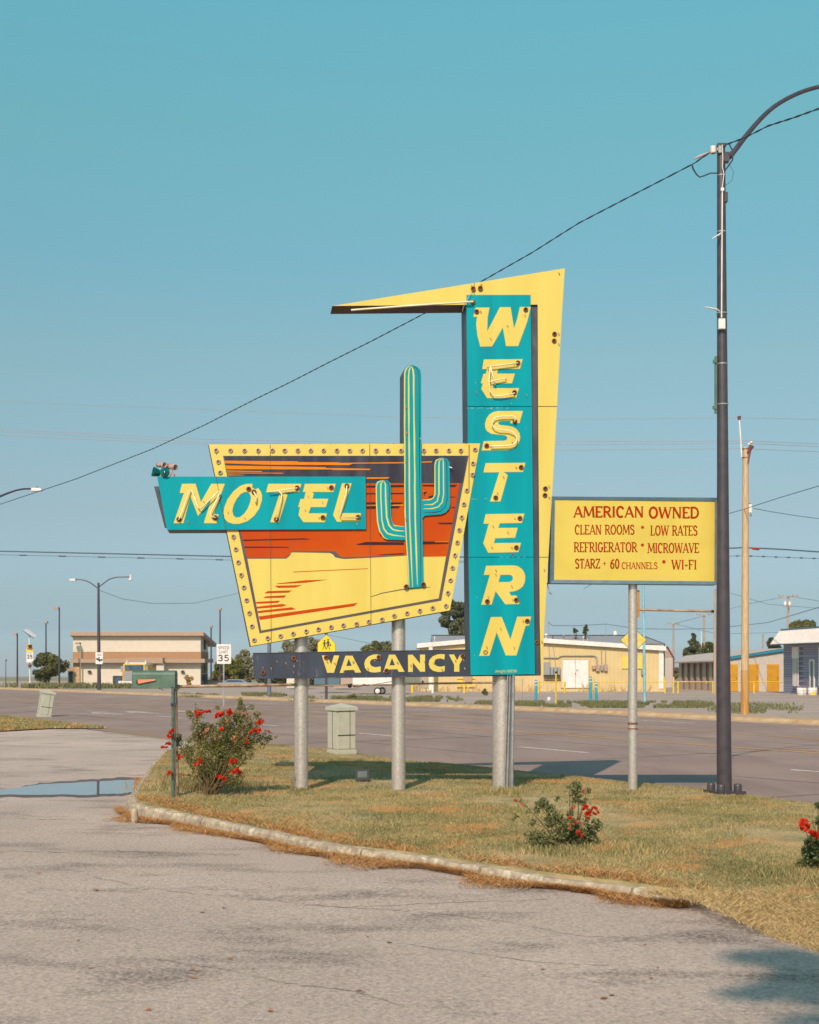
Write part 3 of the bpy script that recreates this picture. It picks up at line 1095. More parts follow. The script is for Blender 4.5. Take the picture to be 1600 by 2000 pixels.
# posts
for px, r, top, base in ((588.5, .090, 1240, 1537), (778.5, .090, 1205, 1547), (981.5, .132, 1318, 1543)):
    mb = MB()
    c = SP(px, base, -.2)
    z0 = float(zi(c.x, c.y)) - .1
    c2 = SP(px, top, -.2)
    mb.tube([(c.x, c.y, z0), (c.x, c.y, c2.z)], r, 24)
    for hz in (z0 + .32, z0 + 1.7):
        mb.tube([(c.x, c.y, hz), (c.x, c.y, hz + .012)], r + .003, 24)
    mb.part('post', M['silver'], sign)
# conduits beside the thick post
for px0, px1, r in ((992, 985, .010), (996.5, 991, .010), (1003, 1000, .02)):
    mb = MB()
    a, b = SP(px0, 1318, -.02), SP(px1, 1541, -.02)
    b.z = -.05
    mb.tube([a, b], r, 8)
    mb.part('conduit', M['galv'], sign)

# boomerang cabinet
BO = [(649, 597.5), (1103.4, 524), (1098, 609), (1088, 794), (1078.4, 967.5), (1072, 1077), (1063.6, 1216), (1059.5, 1316), (1056.8, 1316),
      (1054.4, 1216), (1052.4, 952), (1051.2, 794), (1050.2, 595), (906, 595.3)]
mb = MB()
mb.prism(sp(BO, 0), BK * .42, 0, 1)
boom = mb.part('boomerang_arrow', [M['yel'], M['bodyb']], sign)
for q in ([(926, 553), (927, 553), (927, 576), (926, 576)], [(1051, 793.2), (1088, 793.2), (1088, 794.4), (1051, 794.4)], [(1053, 1087.6), (1071, 1087.6), (1071, 1088.8), (1053, 1088.8)]):
    mb = MB()
    mb.prism(sp(q, .002), BK * .001)
    mb.part('panel_seam', M['seam'], boom)

# vertical cabinet
BODY = [(910, 595.6), (1049.8, 595.4), (1052, 952), (1054, 1216), (1056.4, 1319.5), (919, 1321), (916, 1216)]
mb = MB()
mb.prism(sp(BODY, -.03), BK * .38)
wb = mb.part('cabinet_body', M['body'], sign)
WP = [[(911.3, 576), (1036.4, 575.8), (1039, 793.2), (913.6, 793.4)], [(913.6, 794.6), (1039, 794.4), (1042, 1087.6), (915.6, 1088)],
      [(915.6, 1089), (1042, 1088.6), (1045, 1317), (919.4, 1318.6)]]
for q in WP:
    mb = MB()
    mb.prism(sp(q, .008), BK * .045)
    wp = mb.part('turquoise_panel', M['teal'], sign)
L_ = {}
L_['W'] = crop(880, 500, 6.4, [(313, 645), (490, 643), (466, 760), (460, 940), (618, 640), (752, 640), (775, 780), (795, 905), (835, 780), (868, 637), (1005, 637), (960, 820),
                               (905, 970), (845, 1127), (695, 1127), (655, 895), (520, 1130), (372, 1133), (335, 980), (322, 850), (333, 760), (287, 760)])
L_['E1'] = crop(880, 500, 6.4, [(417, 1293), (902, 1290), (870, 1410), (598, 1410), (580, 1470), (805, 1470), (770, 1592), (543, 1595), (525, 1652), (857, 1652),
                                (822, 1772), (460, 1777), (385, 1662), (405, 1595), (380, 1592), (412, 1472), (440, 1472), (460, 1415), (398, 1413)])
L_['S'] = crop(880, 780, 6.4, [(905, 145), (590, 146), (535, 158), (485, 190), (450, 240), (433, 300), (435, 355), (460, 400), (510, 430), (680, 450), (705, 465), (712, 485),
                               (700, 508), (665, 518), (415, 522), (390, 640), (720, 635), (780, 618), (830, 580), (862, 525), (872, 470), (862, 420), (830, 375), (780, 345),
                               (720, 330), (625, 322), (600, 310), (597, 292), (612, 276), (645, 270), (757, 270), (745, 300), (862, 298)])
L_['T'] = crop(880, 780, 6.4, [(440, 797), (937, 793), (905, 907), (668, 910), (717, 950), (625, 1277), (495, 1277), (610, 912), (412, 914)])
L_['E2'] = crop(880, 780, 6.4, [(440, 1435), (925, 1427), (892, 1545), (617, 1550), (598, 1607), (840, 1605), (808, 1730), (560, 1737), (543, 1797), (882, 1793),
                                (850, 1910), (473, 1918), (410, 1800), (480, 1555), (412, 1555)])
L_['R'] = crop(880, 1060, 6.4, [(447, 288), (780, 283), (840, 292), (890, 325), (922, 370), (935, 425), (930, 490), (905, 545), (865, 580), (810, 605), (735, 615), (755, 660),
                                (827, 660), (862, 765), (685, 770), (565, 605), (515, 773), (385, 775), (492, 402), (417, 402)])
RH = crop(880, 1060, 6.4, [(625, 402), (740, 401), (765, 410), (780, 430), (778, 460), (760, 482), (730, 491), (600, 492)])
L_['N'] = crop(880, 1060, 6.4, [(505, 930), (640, 928), (750, 1210), (835, 925), (1008, 923), (985, 1035), (940, 1037), (825, 1410), (692, 1410), (578, 1120), (487, 1412), (360, 1415)])
for k in ('W', 'E1', 'S', 'T', 'E2', 'R', 'N'):
    mb = MB()
    lo = [sp(L_[k], .012)]
    if k == 'R':
        lo.append(sp(RH, .012))
    mb.prism(lo, BK * .004)
    mb.part('letter_' + k[0].lower(), M['yel'], sign)

rw = random.Random(4)


def chips(parent, spots, off, m, name):
    mb = MB()
    for x, y, w, h in spots:
        n = 7
        q = [SP(x + w * math.cos(6.283 * k / n) * rw.uniform(.5, 1.1), y + h * math.sin(6.283 * k / n) * rw.uniform(.5, 1.1), off) for k in range(n)]
        mb.add(q, [tuple(range(n))])
    return mb.part(name, m, parent, kind='stuff')


M['chip'] = mat('bare_primer_chip', S(150, 196, 196, .75), S(170, 186, 180, .75), scale=40, rough=.7)
chips(wp, [(916 + k * 9 + rw.uniform(-3, 3), 796.6 + rw.uniform(0, 1.2), rw.uniform(1, 4), rw.uniform(.4, 1.3)) for k in range(9)] +
      [(917 + rw.uniform(0, 6), 974.6, 3, .7), (928, 975, 6, .4), (948, 973.6, 5, .5)] +
      [(rw.uniform(918, 1036), rw.uniform(600, 1300), rw.uniform(.3, 1.0), rw.uniform(.3, 1.3)) for k in range(46)] +
      [(980 + k * 11, 1088.2, rw.uniform(2, 6), .35) for k in range(5)], .0095, M['chip'], 'paint_chips')
chips(wp, [(1001, 1083, 4.2, 2.6), (918, 1316, 2, 1), (1030, 1316.6, 5, .4), (975, 1317.4, 6, .4)] + [(rw.uniform(920, 1040), rw.uniform(600, 1310), .5, .6) for k in range(20)], .0105, M['rust'], 'rust_spots')
# sunset cabinet
TR = [(407.8, 868), (938, 866), (879, 1192), (490, 1262)]
mb = MB()
mb.prism(sp([(406.2, 869), (914, 867), (877.5, 1193.5), (487.5, 1263)], -.01), BK * .42)
mb.part('cabinet_body', M['body'], sign)
mb = MB()
mb.prism(sp(TR, .018), BK * .028)
sun_p = mb.part('sunset_panel', M['yel'], sign)


def layer(name, polys, off, m, parent=None):
    for q in polys:
        mb = MB()
        mb.prism(sp(q, off), BK * .0015)
        mb.part(name, m, parent or sun_p)


layer('painted_outline', [[(435.7, 890.4), (915.5, 890), (862, 1173), (507, 1237)]], .020, M['greypurple'])
layer('painted_night_sky', [[(438, 890.6), (913, 890.2), (904.5, 943), (452, 944)]], .0225, M['pnavy'])
layer('painted_dusk_sky', [[(452, 944), (898, 943.8), (872.5, 1087.5), (826, 1087), (780, 1085), (724, 1088), (668, 1090), (655.5, 1077.5), (569, 1077.5), (567, 1083), (558.5, 1090),
                           (483, 1090), (470, 1037)]], .0225, M['orange'])
layer('painted_desert', [[(483.2, 1090.8), (558.8, 1090.5), (563, 1087), (568.5, 1079), (642, 1079.3), (652, 1083), (664, 1090.5), (672, 1091.8), (724, 1089.5), (792, 1085.4),
                          (826, 1087.6), (871.5, 1087), (857, 1168.8), (510.5, 1231.5)]], .0245, M['yel'])
layer('painted_horizon_line', [[(482.7, 1089), (558.6, 1089), (567, 1082), (568.4, 1076.6), (643, 1076.3), (655.6, 1076.8), (660, 1083), (668, 1088.4), (724, 1087), (790, 1084), (790, 1085.4),
                                (724, 1089.2), (668, 1091.2), (655, 1088.5), (648, 1080), (569.6, 1078.6), (567, 1084.5), (559.5, 1091), (483, 1091.2)],
                               [(724, 1165.4), (745, 1158), (785, 1150.4), (798, 1149), (840, 1146.4), (841, 1147.2), (800, 1150.4), (785, 1152.4), (746, 1159.4), (724, 1166.6)]],
      .0262, M['greypurple'])
layer('painted_orange_streaks', [[(438, 899.6), (580, 901), (584, 902.4), (660, 903), (664, 904), (788, 902.6), (844, 901), (844, 903), (788, 905), (690, 905.6), (682, 908.4), (524, 907.8), (439, 905)],
                                 [(440, 909), (636, 912.4), (638, 914), (725, 915.6), (722, 918), (650, 918), (648, 917), (443, 916.6)],
                                 [(443, 919), (510, 920), (514, 922), (444, 921)], [(444, 923), (550, 923.4), (556, 924), (550, 925), (445, 924.6)],
                                 [(445, 926.6), (475, 927.4), (478, 928.4), (446, 928.6)], [(716, 932.4), (762, 932), (757, 935), (716, 935.4)],
                                 [(716, 986), (788, 985.2), (788, 988.2), (716, 987.6)], [(850, 1057.6), (876, 1057.4), (876, 1058.9), (850, 1058.9)]],
      .0278, M['lorange'])
M['pdark'] = mat('painted_dark_purple', S(60, 44, 60, .62), rough=.5, spec=.15)
layer('painted_dark_streaks', [[(716, 948.6), (788, 947), (789, 951), (716, 952)], [(716, 963), (788, 962.6), (788, 964.6), (716, 965)],
                               [(716, 981), (788, 981.4), (783, 985), (716, 985.6)], [(716, 989), (782, 988.6), (778, 992), (716, 993.6)],
                               [(826, 947), (893, 947), (888, 951), (826, 949.4)], [(826, 960), (835, 961.4), (828, 965)], [(836, 970), (845, 967.4), (860, 968), (892, 971), (838, 972)],
                               [(878, 992.4), (889, 989.4), (888, 991.6)], [(854, 1021), (884, 1020.6), (883, 1023.6), (858, 1023)],
                               [(696, 1063), (715, 1058.4), (789, 1059), (789, 1064), (700, 1064)], [(826, 1057.6), (849, 1057.4), (850, 1059.4), (876, 1059.6), (876, 1061.6), (826, 1063)],
                               [(475, 1054), (560, 1052.4), (595, 1051.4), (606, 1053), (475, 1056)], [(477, 1067.6), (562, 1068), (565, 1069.2), (478, 1069.6)],
                               [(736, 1083.4), (789, 1080.2), (789, 1082), (750, 1084)]], .0278, M['pdark'])
layer('painted_red_streaks', [[(573, 1116.4), (719, 1110), (719, 1111.2), (574, 1117.8)], [(540, 1139.6), (598, 1133.2), (640, 1132), (610, 1136.4), (598, 1138), (545, 1140.6)],
                              [(537, 1144), (580, 1143), (591, 1142), (578, 1147.4), (543, 1148.2)], [(517, 1158.4), (523, 1154.6), (570, 1153), (564, 1157.4), (518, 1159)],
                              [(514, 1168), (520, 1164.6), (559, 1162.6), (555, 1167.4)], [(500, 1175.6), (547, 1173), (543, 1177.4), (501, 1179.2)],
                              [(501.4, 1185), (552, 1179.4), (560, 1182), (550, 1185), (502, 1188.8)], [(503, 1193.4), (570, 1186), (578, 1190), (504.4, 1197.6)],
                              [(505.4, 1204), (699, 1177.4), (692, 1183.8), (508, 1210.8)]], .0262, M['pred'])
layer('panel_seam', [[(527.5, 868.5), (528.2, 868.5), (530.2, 1254), (529.5, 1254)], [(721.8, 867.6), (722.5, 867.6), (725.2, 1219), (724.5, 1219)],
                     [(915.8, 868), (917, 868), (916.6, 960), (915.6, 960)]], .0295, M['seam'])


def socket_mesh(name, R0, mats):
    mb = MB()
    mb.lathe((0, 0, 0), (0, -1, 0), [(R0, 0), (R0, R0 * .35), (R0 * .82, R0 * .5), (R0 * .55, R0 * .45), (R0 * .5, R0 * .1), (R0 * .34, -.002)], 14)
    mb.lathe((0, 0, 0), (0, -1, 0), [(R0 * .5, R0 * .1), (R0 * .3, R0 * .12), (0, R0 * .12)], 10, 1)
    mb.lathe((R0 * .08, 0, -R0 * .05), (0, -1, 0), [(R0 * .2, R0 * .1), (R0 * .18, R0 * .4), (0, R0 * .4)], 8, 0)
    return mb.mesh(name, mats)


bs = socket_mesh('bulb_socket', .031, [M['ceram'], M['hole']])
socks = [(422, 880)] + [(x, 880) for x in (450, 477.5, 504.5, 532.5, 556.6, 581.7, 607, 632, 658, 683, 708, 733.6, 758, 783, 828, 852, 877, 900)]
socks += [(928, 878), (924, 905), (923, 927), (912, 958), (906, 985), (902, 1010.6), (897, 1035), (893, 1059.6), (888.6, 1084), (884, 1109), (879.6, 1133), (875, 1158), (871, 1183)]
socks += [(845.5, 1187.5), (820, 1192.6), (795, 1197.6), (770.6, 1202.6), (746, 1210), (720.6, 1214), (696.5, 1215 + 3.5), (671, 1221), (646.6, 1224.5), (622, 1228.7), (598, 1232.6),
          (572.6, 1237.4), (548, 1242), (523, 1246), (496.7, 1250)]
socks += [(492.5, 1223), (487, 1197), (482, 1172), (476, 1147), (471.4, 1122.6), (466, 1098), (461, 1072.6), (456, 1048), (430, 922.7), (426.7, 902)]
for x, y in socks:
    piece('bulb_socket', bs, sun_p, SP(x + R.uniform(-.4, .4), y, .02), A)
# rust runs under a few sockets and where tube clips were
mb = MB()
for x, y in socks[::3]:
    a = SP(x + 1, y + 4, .0305)
    mb.prism([SP(x + .4, y + 4, .0305), SP(x + 1.4, y + 4, .0305), SP(x + 1.2, y + R.uniform(7, 9), .0305), SP(x + .7, y + R.uniform(7, 9), .0305)], BK * .0005)
mb.part('rust_run', M['rust'], sun_p, kind='stuff')

chips(sun_p, [(xa + (xb - xa) * f, ya + (yb - ya) * f, rw.uniform(.4, 1.8), rw.uniform(.3, .9)) for (xa, ya), (xb, yb) in zip(TR, TR[1:] + TR[:1]) for f in [rw.uniform(.02, .98) for _ in range(9)]], .0187,
      M['rust'], 'edge_rust')
mb = MB()
for x, y in socks:
    if rw.random() < .6:
        mb.add([SP(x - .8, y + 3.8, .0187), SP(x + .9, y + 3.8, .0187), SP(x + .3, y + rw.uniform(6, 12), .0187)], [(0, 1, 2)])
mb.part('dirt_runs', mat('sign_dirt', S(206, 170, 92, .74), rough=.7), sun_p, kind='stuff')
# MOTEL cabinet
mb = MB()
mb.prism(sp([(307.5, 932), (713, 932), (714, 1034.5), (327.5, 1036)], .04), BK * .40, 0, 0)
mb.part('cabinet_body', M['body'], sign)
mb = MB()
mb.prism(sp([(301, 950), (500, 948), (500, 1032), (322, 1031)], -.37), BK * .04)
mb.part('rear_panel', M['body'], sign)
mb = MB()
mb.prism(sp([(306.9, 930.8), (714, 930.8), (715, 1033.6), (326.6, 1035)], .052), BK * .012)
mt = mb.part('turquoise_panel', M['teal'], sign)
O = (290, 840, 3.5556)
ML = {'m': [(233, 373), (328, 373), (365, 500), (437, 373), (531, 373), (455, 585), (488, 585), (474, 647), (385, 647), (440, 470), (345, 597), (293, 462), (243, 647), (175, 647), (247, 437), (218, 437)],
      'o': [(722, 373), (680, 374), (640, 386), (590, 425), (550, 480), (528, 535), (522, 575), (530, 615), (553, 640), (590, 652), (630, 652), (690, 632), (735, 595), (770, 545), (788, 490),
            (789, 455), (780, 425), (762, 402), (745, 412), (722, 402)],
      't': [(833, 373), (1063, 373), (1046, 432), (945, 432), (966, 452), (905, 642), (846, 640), (915, 432), (818, 432)],
      'e': [(1087, 373), (1301, 373), (1285, 430), (1138, 430), (1148, 442), (1140, 477), (1250, 477), (1232, 535), (1128, 535), (1112, 578), (1240, 578), (1225, 640), (1077, 640), (1043, 592),
            (1053, 535), (1040, 535), (1056, 478), (1082, 478), (1092, 430), (1073, 430)],
      'l': [(1345, 370), (1412, 370), (1345, 577), (1478, 577), (1462, 637), (1310, 637), (1283, 590)]}
OH = [(668, 430), (640, 445), (615, 475), (592, 520), (583, 560), (590, 592), (608, 607), (635, 605), (665, 582), (690, 545), (708, 500), (713, 465), (702, 438), (688, 430)]
for k in 'motel':
    mb = MB()
    lo = [sp(crop(*O, ML[k]), .057)]
    if k == 'o':
        lo.append(sp(crop(*O, OH), .057))
    mb.prism(lo, BK * .004)
    mb.part('letter_' + k, M['yel'], sign)
layer('panel_seam', [[(421.6, 931), (422.6, 931), (441.5, 1033), (440.6, 1033)]], .0585, M['seam'], mt)

ts = socket_mesh('tube_socket', .032, [M['rust'], M['hole']])
for x, y in crop(*O, [(212, 620), (465, 608), (697, 410), (733, 430), (1033, 402), (888, 620), (1270, 400), (1212, 608), (1378, 388), (1455, 605)]):
    piece('tube_socket', ts, sign, SP(x, y, .0575), A)
for x, y in crop(880, 500, 6.4, [(327, 697), (940, 672), (283, 410), (372, 403), (1300, 977), (1295, 1063), (843, 1337), (800, 1705), (280, 578)]) + \
        crop(880, 780, 6.4, [(805, 278), (452, 580), (883, 850), (565, 1230), (1185, 1118), (1180, 1200), (867, 1487), (823, 1853)]) + \
        crop(880, 1060, 6.4, [(460, 735), (822, 717), (960, 980), (437, 1372), (1085, 1245)]) + \
        crop(480, 1200, 5.714, [(195, 652), (537, 492), (900, 482), (1487, 480)]) + crop(640, 1000, 5, [(575, 1552), (1320, 1405)]) + \
        crop(640, 1000, 5, [(768, 730), (935, 708)]):
    off = .0125 if (x < 1040 and y < 1262) else -.0
    if 765 < x < 835 and y < 1160:
        off = .05
    if y > 1262 and x < 915:
        off = .004
    if 1048 < x < 1052:
        off = -.03
    piece('tube_socket', ts, sign, SP(x, y, off), A)


def ntube(name, pts, off, r=.0085, m='glass_tube', end=True):
    p = [SP(x, y, off + .045) for x, y in pts]
    if end:
        p = [SP(*pts[0], off)] + p + [SP(*pts[-1], off)]
    mb = MB()
    mb.tube(p, r, 7)
    return mb.part(name, M[m], sign)


ntube('neon_tube', crop(*O, [(212, 620), (222, 600), (288, 410), (300, 415), (345, 535), (362, 548), (490, 425), (500, 430), (430, 575), (437, 598), (465, 608)]), .057)
ntube('neon_tube', crop(*O, [(840, 430), (1033, 402)]), .057)
ntube('neon_tube', crop(*O, [(905, 425), (925, 440), (925, 470), (888, 625)]), .057)
ntube('neon_tube', crop(*O, [(1378, 388), (1376, 430), (1325, 590), (1335, 608), (1455, 608)]), .057)
ntube('neon_tube', crop(*O, [(733, 430), (750, 460), (745, 500)]), .057)
E4 = (880, 500, 6.4)
ntube('neon_tube', crop(*E4, [(465, 1388), (843, 1337)]), .0125)
ntube('neon_tube', crop(*E4, [(500, 1380), (482, 1560), (495, 1690), (540, 1745), (620, 1750), (800, 1715)]), .0125)
ntube('neon_tube', crop(*E4, [(500, 1380), (560, 1610)]), .0125, .008)
ntube('neon_tube', crop(*E4, [(500, 1570), (540, 1558), (690, 1530)]), .0125)
ntube('neon_tube', crop(880, 780, 6.4, [(805, 278), (812, 225), (780, 208), (620, 212), (560, 228), (520, 270), (520, 320), (550, 360), (610, 382), (720, 388), (790, 415), (825, 460),
                                        (832, 510), (805, 555), (740, 577), (500, 582)]), .0125)
p0 = SP(686, 605.6, .05)
mb = MB()
mb.tube([SP(686, 605.6, .08), SP(800, 597, .07), SP(924, 589, .06), SP(924, 589.5, .01)], .013, 7)
mb.part('neon_tube', M['glass_tube'], sign)
mb = MB()
mb.tube([SP(922, 567, .03), SP(912, 587, .05), SP(905, 600, .04), SP(903.5, 609, .03)], .004, 5)
mb.tube([SP(1068.5, 1138, -.05), SP(1071, 1148, -.1), SP(1073.5, 1157, -.05)], .006, 5)
mb.tube([SP(1073.5, 1157, -.05), SP(1078, 1161, -.05)], .012, 5)
mb.part('hanging_wire', M['galv'], sign)
# hook shaped clips and scars left by missing tubes
mb = MB()
clips = crop(*E4, [(380, 700), (935, 745), (715, 880), (505, 1035), (792, 1345), (750, 1715), (265, 370), (388, 355), (1355, 975), (1355, 1105), (1360, 220), (325, 1710), (955, 1750)]) + \
    crop(880, 780, 6.4, [(515, 580), (775, 540), (825, 855), (665, 975), (590, 1175), (1235, 1095), (1235, 1230), (805, 1488), (535, 1590), (768, 1855), (520, 1850), (720, 1668)]) + \
    crop(880, 1060, 6.4, [(570, 350), (568, 400), (768, 550), (475, 680), (778, 718), (912, 980), (630, 1078), (455, 1312), (797, 1315), (1175, 345), (1145, 1240)])
for x, y in clips:
    o1 = .0135 if x < 1040 else .002
    a = R.uniform(-1, 1)
    mb.tube([SP(x - 1.2, y - 2, o1), SP(x, y - 1.5 + a, o1 + .02), SP(x + .3, y + 1, o1 + .012), SP(x + 1, y + 3, o1)], .0045, 4)
for x, y in crop(*O, [(275, 640), (315, 445), (555, 575), (670, 615), (680, 412), (1110, 465), (1245, 405), (1090, 560), (1185, 612), (1210, 505), (385, 500), (890, 600), (1325, 565), (1450, 655)]):
    mb.tube([SP(x - 1.2, y - 2, .058), SP(x, y - 1.5, .075), SP(x + .8, y + 2.4, .058)], .0045, 4)
for x, y in crop(480, 1200, 5.714, [(350, 530), (450, 548), (575, 520), (540, 580), (535, 650), (195, 600), (288, 607), (910, 530), (995, 550), (1205, 530), (1095, 640), (1365, 610), (1440, 520)]) + \
        crop(640, 1000, 5, [(250, 1470), (395, 1530), (685, 1475), (815, 1500), (950, 1470), (1040, 1480), (1120, 1540), (1250, 1455), (1330, 1450), (1340, 1530)]):
    mb.tube([SP(x - 1, y - 2, .006), SP(x, y - 1, .026), SP(x + .8, y + 2.4, .006)], .006, 4)
mb.part('tube_clip', M['rustpipe'], sign, kind='stuff')

# VACANCY cabinet
mb = MB()
mb.prism(sp([(494, 1276), (918, 1269), (919, 1321), (496, 1325.5)], -.0), BK * .3)
vc = mb.part('vacancy_cabinet', M['navy'], sign)
mb = MB()
for a, b in (((494, 1276), (918, 1269)), ((918.6, 1320.4), (496, 1325))):
    mb.tube([SP(*a, .002), SP(*b, .002)], .006, 4)
mb.part('edge_trim', M['body'], vc)
B = (480, 1200, 5.714)
C5 = (640, 1000, 5)
VL = [('v', crop(*B, [(850, 458), (912, 458), (955, 560), (985, 458), (1045, 458), (985, 652), (910, 652)]), None),
      ('a', crop(*C5, [(175, 1403), (243, 1403), (328, 1567), (270, 1569), (257, 1542), (167, 1545), (155, 1570), (118, 1572)]), crop(*C5, [(207, 1433), (236, 1502), (182, 1504)])),
      ('c', crop(*C5, [(518, 1397), (480, 1390), (445, 1392), (400, 1410), (370, 1442), (358, 1480), (365, 1520), (385, 1548), (420, 1564), (460, 1568), (518, 1561), (520, 1508), (470, 1516),
                       (435, 1508), (415, 1485), (415, 1460), (432, 1440), (465, 1434), (518, 1446)]), None),
      ('a', crop(*C5, [(600, 1393), (660, 1393), (752, 1560), (695, 1562), (682, 1535), (595, 1538), (585, 1562), (543, 1565)]), crop(*C5, [(629, 1425), (658, 1497), (604, 1499)])),
      ('n', crop(*C5, [(785, 1395), (830, 1393), (903, 1480), (903, 1392), (952, 1392), (952, 1560), (905, 1560), (832, 1470), (832, 1562), (787, 1562)]), None),
      ('c', crop(*C5, [(1145, 1390), (1110, 1387), (1070, 1391), (1025, 1410), (995, 1445), (987, 1485), (1000, 1525), (1030, 1550), (1075, 1562), (1110, 1562), (1143, 1555), (1145, 1502),
                       (1100, 1512), (1062, 1503), (1043, 1478), (1048, 1448), (1070, 1432), (1105, 1430), (1140, 1442)]), None),
      ('y', crop(*C5, [(1185, 1392), (1235, 1390), (1266, 1448), (1292, 1395), (1340, 1392), (1287, 1490), (1287, 1560), (1236, 1560), (1236, 1490)]), None)]
for k, q, hole in VL:
    mb = MB()
    lo = [sp(q, .004)]
    if hole:
        lo.append(sp(hole, .004))
    mb.prism(lo, BK * .003)
    mb.part('letter_' + k, M['yel'], sign)

# cactus
CT = [(789.5, 722), (793, 717), (799, 713.6), (807, 713), (815, 716), (821, 722), (823, 732), (823.4, 975.6), (842, 975), (847, 972), (849, 965), (848.4, 905), (851, 899), (857, 895), (865, 893.8),
      (873, 896), (878.4, 903), (879.4, 985), (877, 994), (870, 1001), (861, 1004.6), (830, 1007), (825.4, 1012), (826.4, 1100), (827.4, 1144), (822, 1147), (799, 1148.6), (797, 1120),
      (794.6, 1070), (791, 1054.6), (757, 1054), (748, 1049), (740, 1036), (736, 1014), (733.4, 946), (736, 941), (742, 938), (750, 937.4), (758, 939), (763, 944), (763.8, 1008),
      (767, 1021), (773, 1027), (791, 1027.5), (790, 960), (789, 840), (788.6, 760)]
mb = MB()
mb.prism(sp(CT, .05), BK * .06)
cx = mb.part('cactus', M['teal'], sign)
mb = MB()
mb.prism(sp([(789.2, 722), (793, 717), (799, 714), (807, 713.6), (815, 717), (821, 723), (823, 732), (823, 868.5), (789, 868.5)], -.01), BK * .5)
mb.part('cactus_body', M['body'], sign)


def ribbon(pts, w, off, name, m, parent):
    mb = MB()
    n = len(pts)
    ws = [w * (.35 if i in (0, n - 1) else R.uniform(.8, 1.2)) for i in range(n)]
    L, Rr = [], []
    for i, (x, y) in enumerate(pts):
        x0, y0 = pts[max(0, i - 1)]
        x1, y1 = pts[min(n - 1, i + 1)]
        dx, dy = x1 - x0, y1 - y0
        l = math.hypot(dx, dy)
        L.append(SP(x - dy / l * ws[i] / 2, y + dx / l * ws[i] / 2, off))
        Rr.append(SP(x + dy / l * ws[i] / 2, y - dx / l * ws[i] / 2, off))
    fs = [(i, i + 1, n + i + 1, n + i) for i in range(n - 1)]
    mb.add(L + Rr + [p + NF * .0 for p in []], fs)
    mb.part(name, M[m], parent)


def wob(x, y0, y1, x1=None, n=9, a=.35):
    x1 = x if x1 is None else x1
    return [(x + (x1 - x) * i / n + R.uniform(-a, a), y0 + (y1 - y0) * i / n) for i in range(n + 1)]


col_l = [(801, 714.6), (794, 719.5), (790.8, 728)] + wob(790.4, 760, 1000, 791.4) + [(793.6, 1050), (797, 1100), (799.4, 1147)]
ribbon(col_l, 2.4, .0525, 'painted_rib', 'yel', cx)
ribbon([(803.4, 715.6), (799.5, 722), (798.2, 735)] + wob(798.4, 760, 1010, 800.4) + [(803, 1080), (806, 1147)], 2.7, .0525, 'painted_rib', 'yel', cx)
ribbon([(804.4, 715.6), (807, 723), (808.2, 735)] + wob(808.4, 760, 1010, 811.2) + [(813.4, 1080), (815.4, 1143)], 2.9, .0525, 'painted_rib', 'yel', cx)
ribbon([(805.4, 714.8), (812.5, 717.5), (817, 725), (818.4, 735)] + wob(818.6, 760, 1010, 821) + [(821.8, 1080), (822, 1146)], 1.6, .0525, 'painted_shade', 'pnavy', cx)
ribbon([(748, 938.4), (738, 942), (735, 950), (735.6, 985), (737.6, 1020), (742, 1037), (750, 1050), (757, 1053.4)], 2.2, .0525, 'painted_rib', 'yel', cx)
ribbon([(748.6, 939), (744, 945), (744, 970), (746, 1015), (750, 1033), (757, 1042), (767, 1045), (791, 1048)], 2.5, .0525, 'painted_rib', 'yel', cx)
ribbon([(749.6, 939), (753, 946), (753.4, 970), (755.4, 1010), (760, 1026), (767, 1034), (776, 1036.4), (791, 1037.4)], 2.5, .0525, 'painted_rib', 'yel', cx)
ribbon([(751, 939), (759, 943.6), (760.6, 952), (760.8, 1008), (764, 1021), (770, 1028)], 1.5, .0525, 'painted_shade', 'pnavy', cx)
ribbon([(765, 1022), (770, 1026.4), (791, 1028.8)], 1.8, .0525, 'painted_rib', 'yel', cx)
ribbon([(862, 894.6), (852, 899), (849.6, 908), (849.8, 965), (846, 973), (840, 976), (824.6, 976.8)], 2.0, .0525, 'painted_rib', 'yel', cx)
ribbon([(864, 895), (858, 901), (857.4, 915), (857.6, 965), (854, 979), (845, 985.4), (828, 986)], 2.3, .0525, 'painted_rib', 'yel', cx)
ribbon([(865.4, 895), (866, 905), (866.6, 965), (864, 981), (856, 990), (844, 993.4), (827, 993.6)], 2.3, .0525, 'painted_rib', 'yel', cx)
ribbon([(867, 895), (872, 901), (873, 915), (873.4, 975), (870, 990), (861, 998), (850, 1000.6), (827, 1001)], 1.5, .0525, 'painted_shade', 'pnavy', cx)
for x, y in crop(640, 680, 5, [(765, 575), (768, 830), (760, 1100), (618, 1495), (905, 890), (765, 1675), (935, 1400), (505, 1800)]):
    mb = MB()
    mb.tube([SP(x - 1, y - 2.5, .052), SP(x + 1, y, .075), SP(x + .6, y + 3, .055)], .005, 4)
    mb.part('tube_clip', M['rustpipe'], sign)
mb = MB()
mb.tube([SP(878, 912, .05), SP(883, 914, .08)], .008, 6)
mb.part('tube_clip', M['glass_tube'], sign)

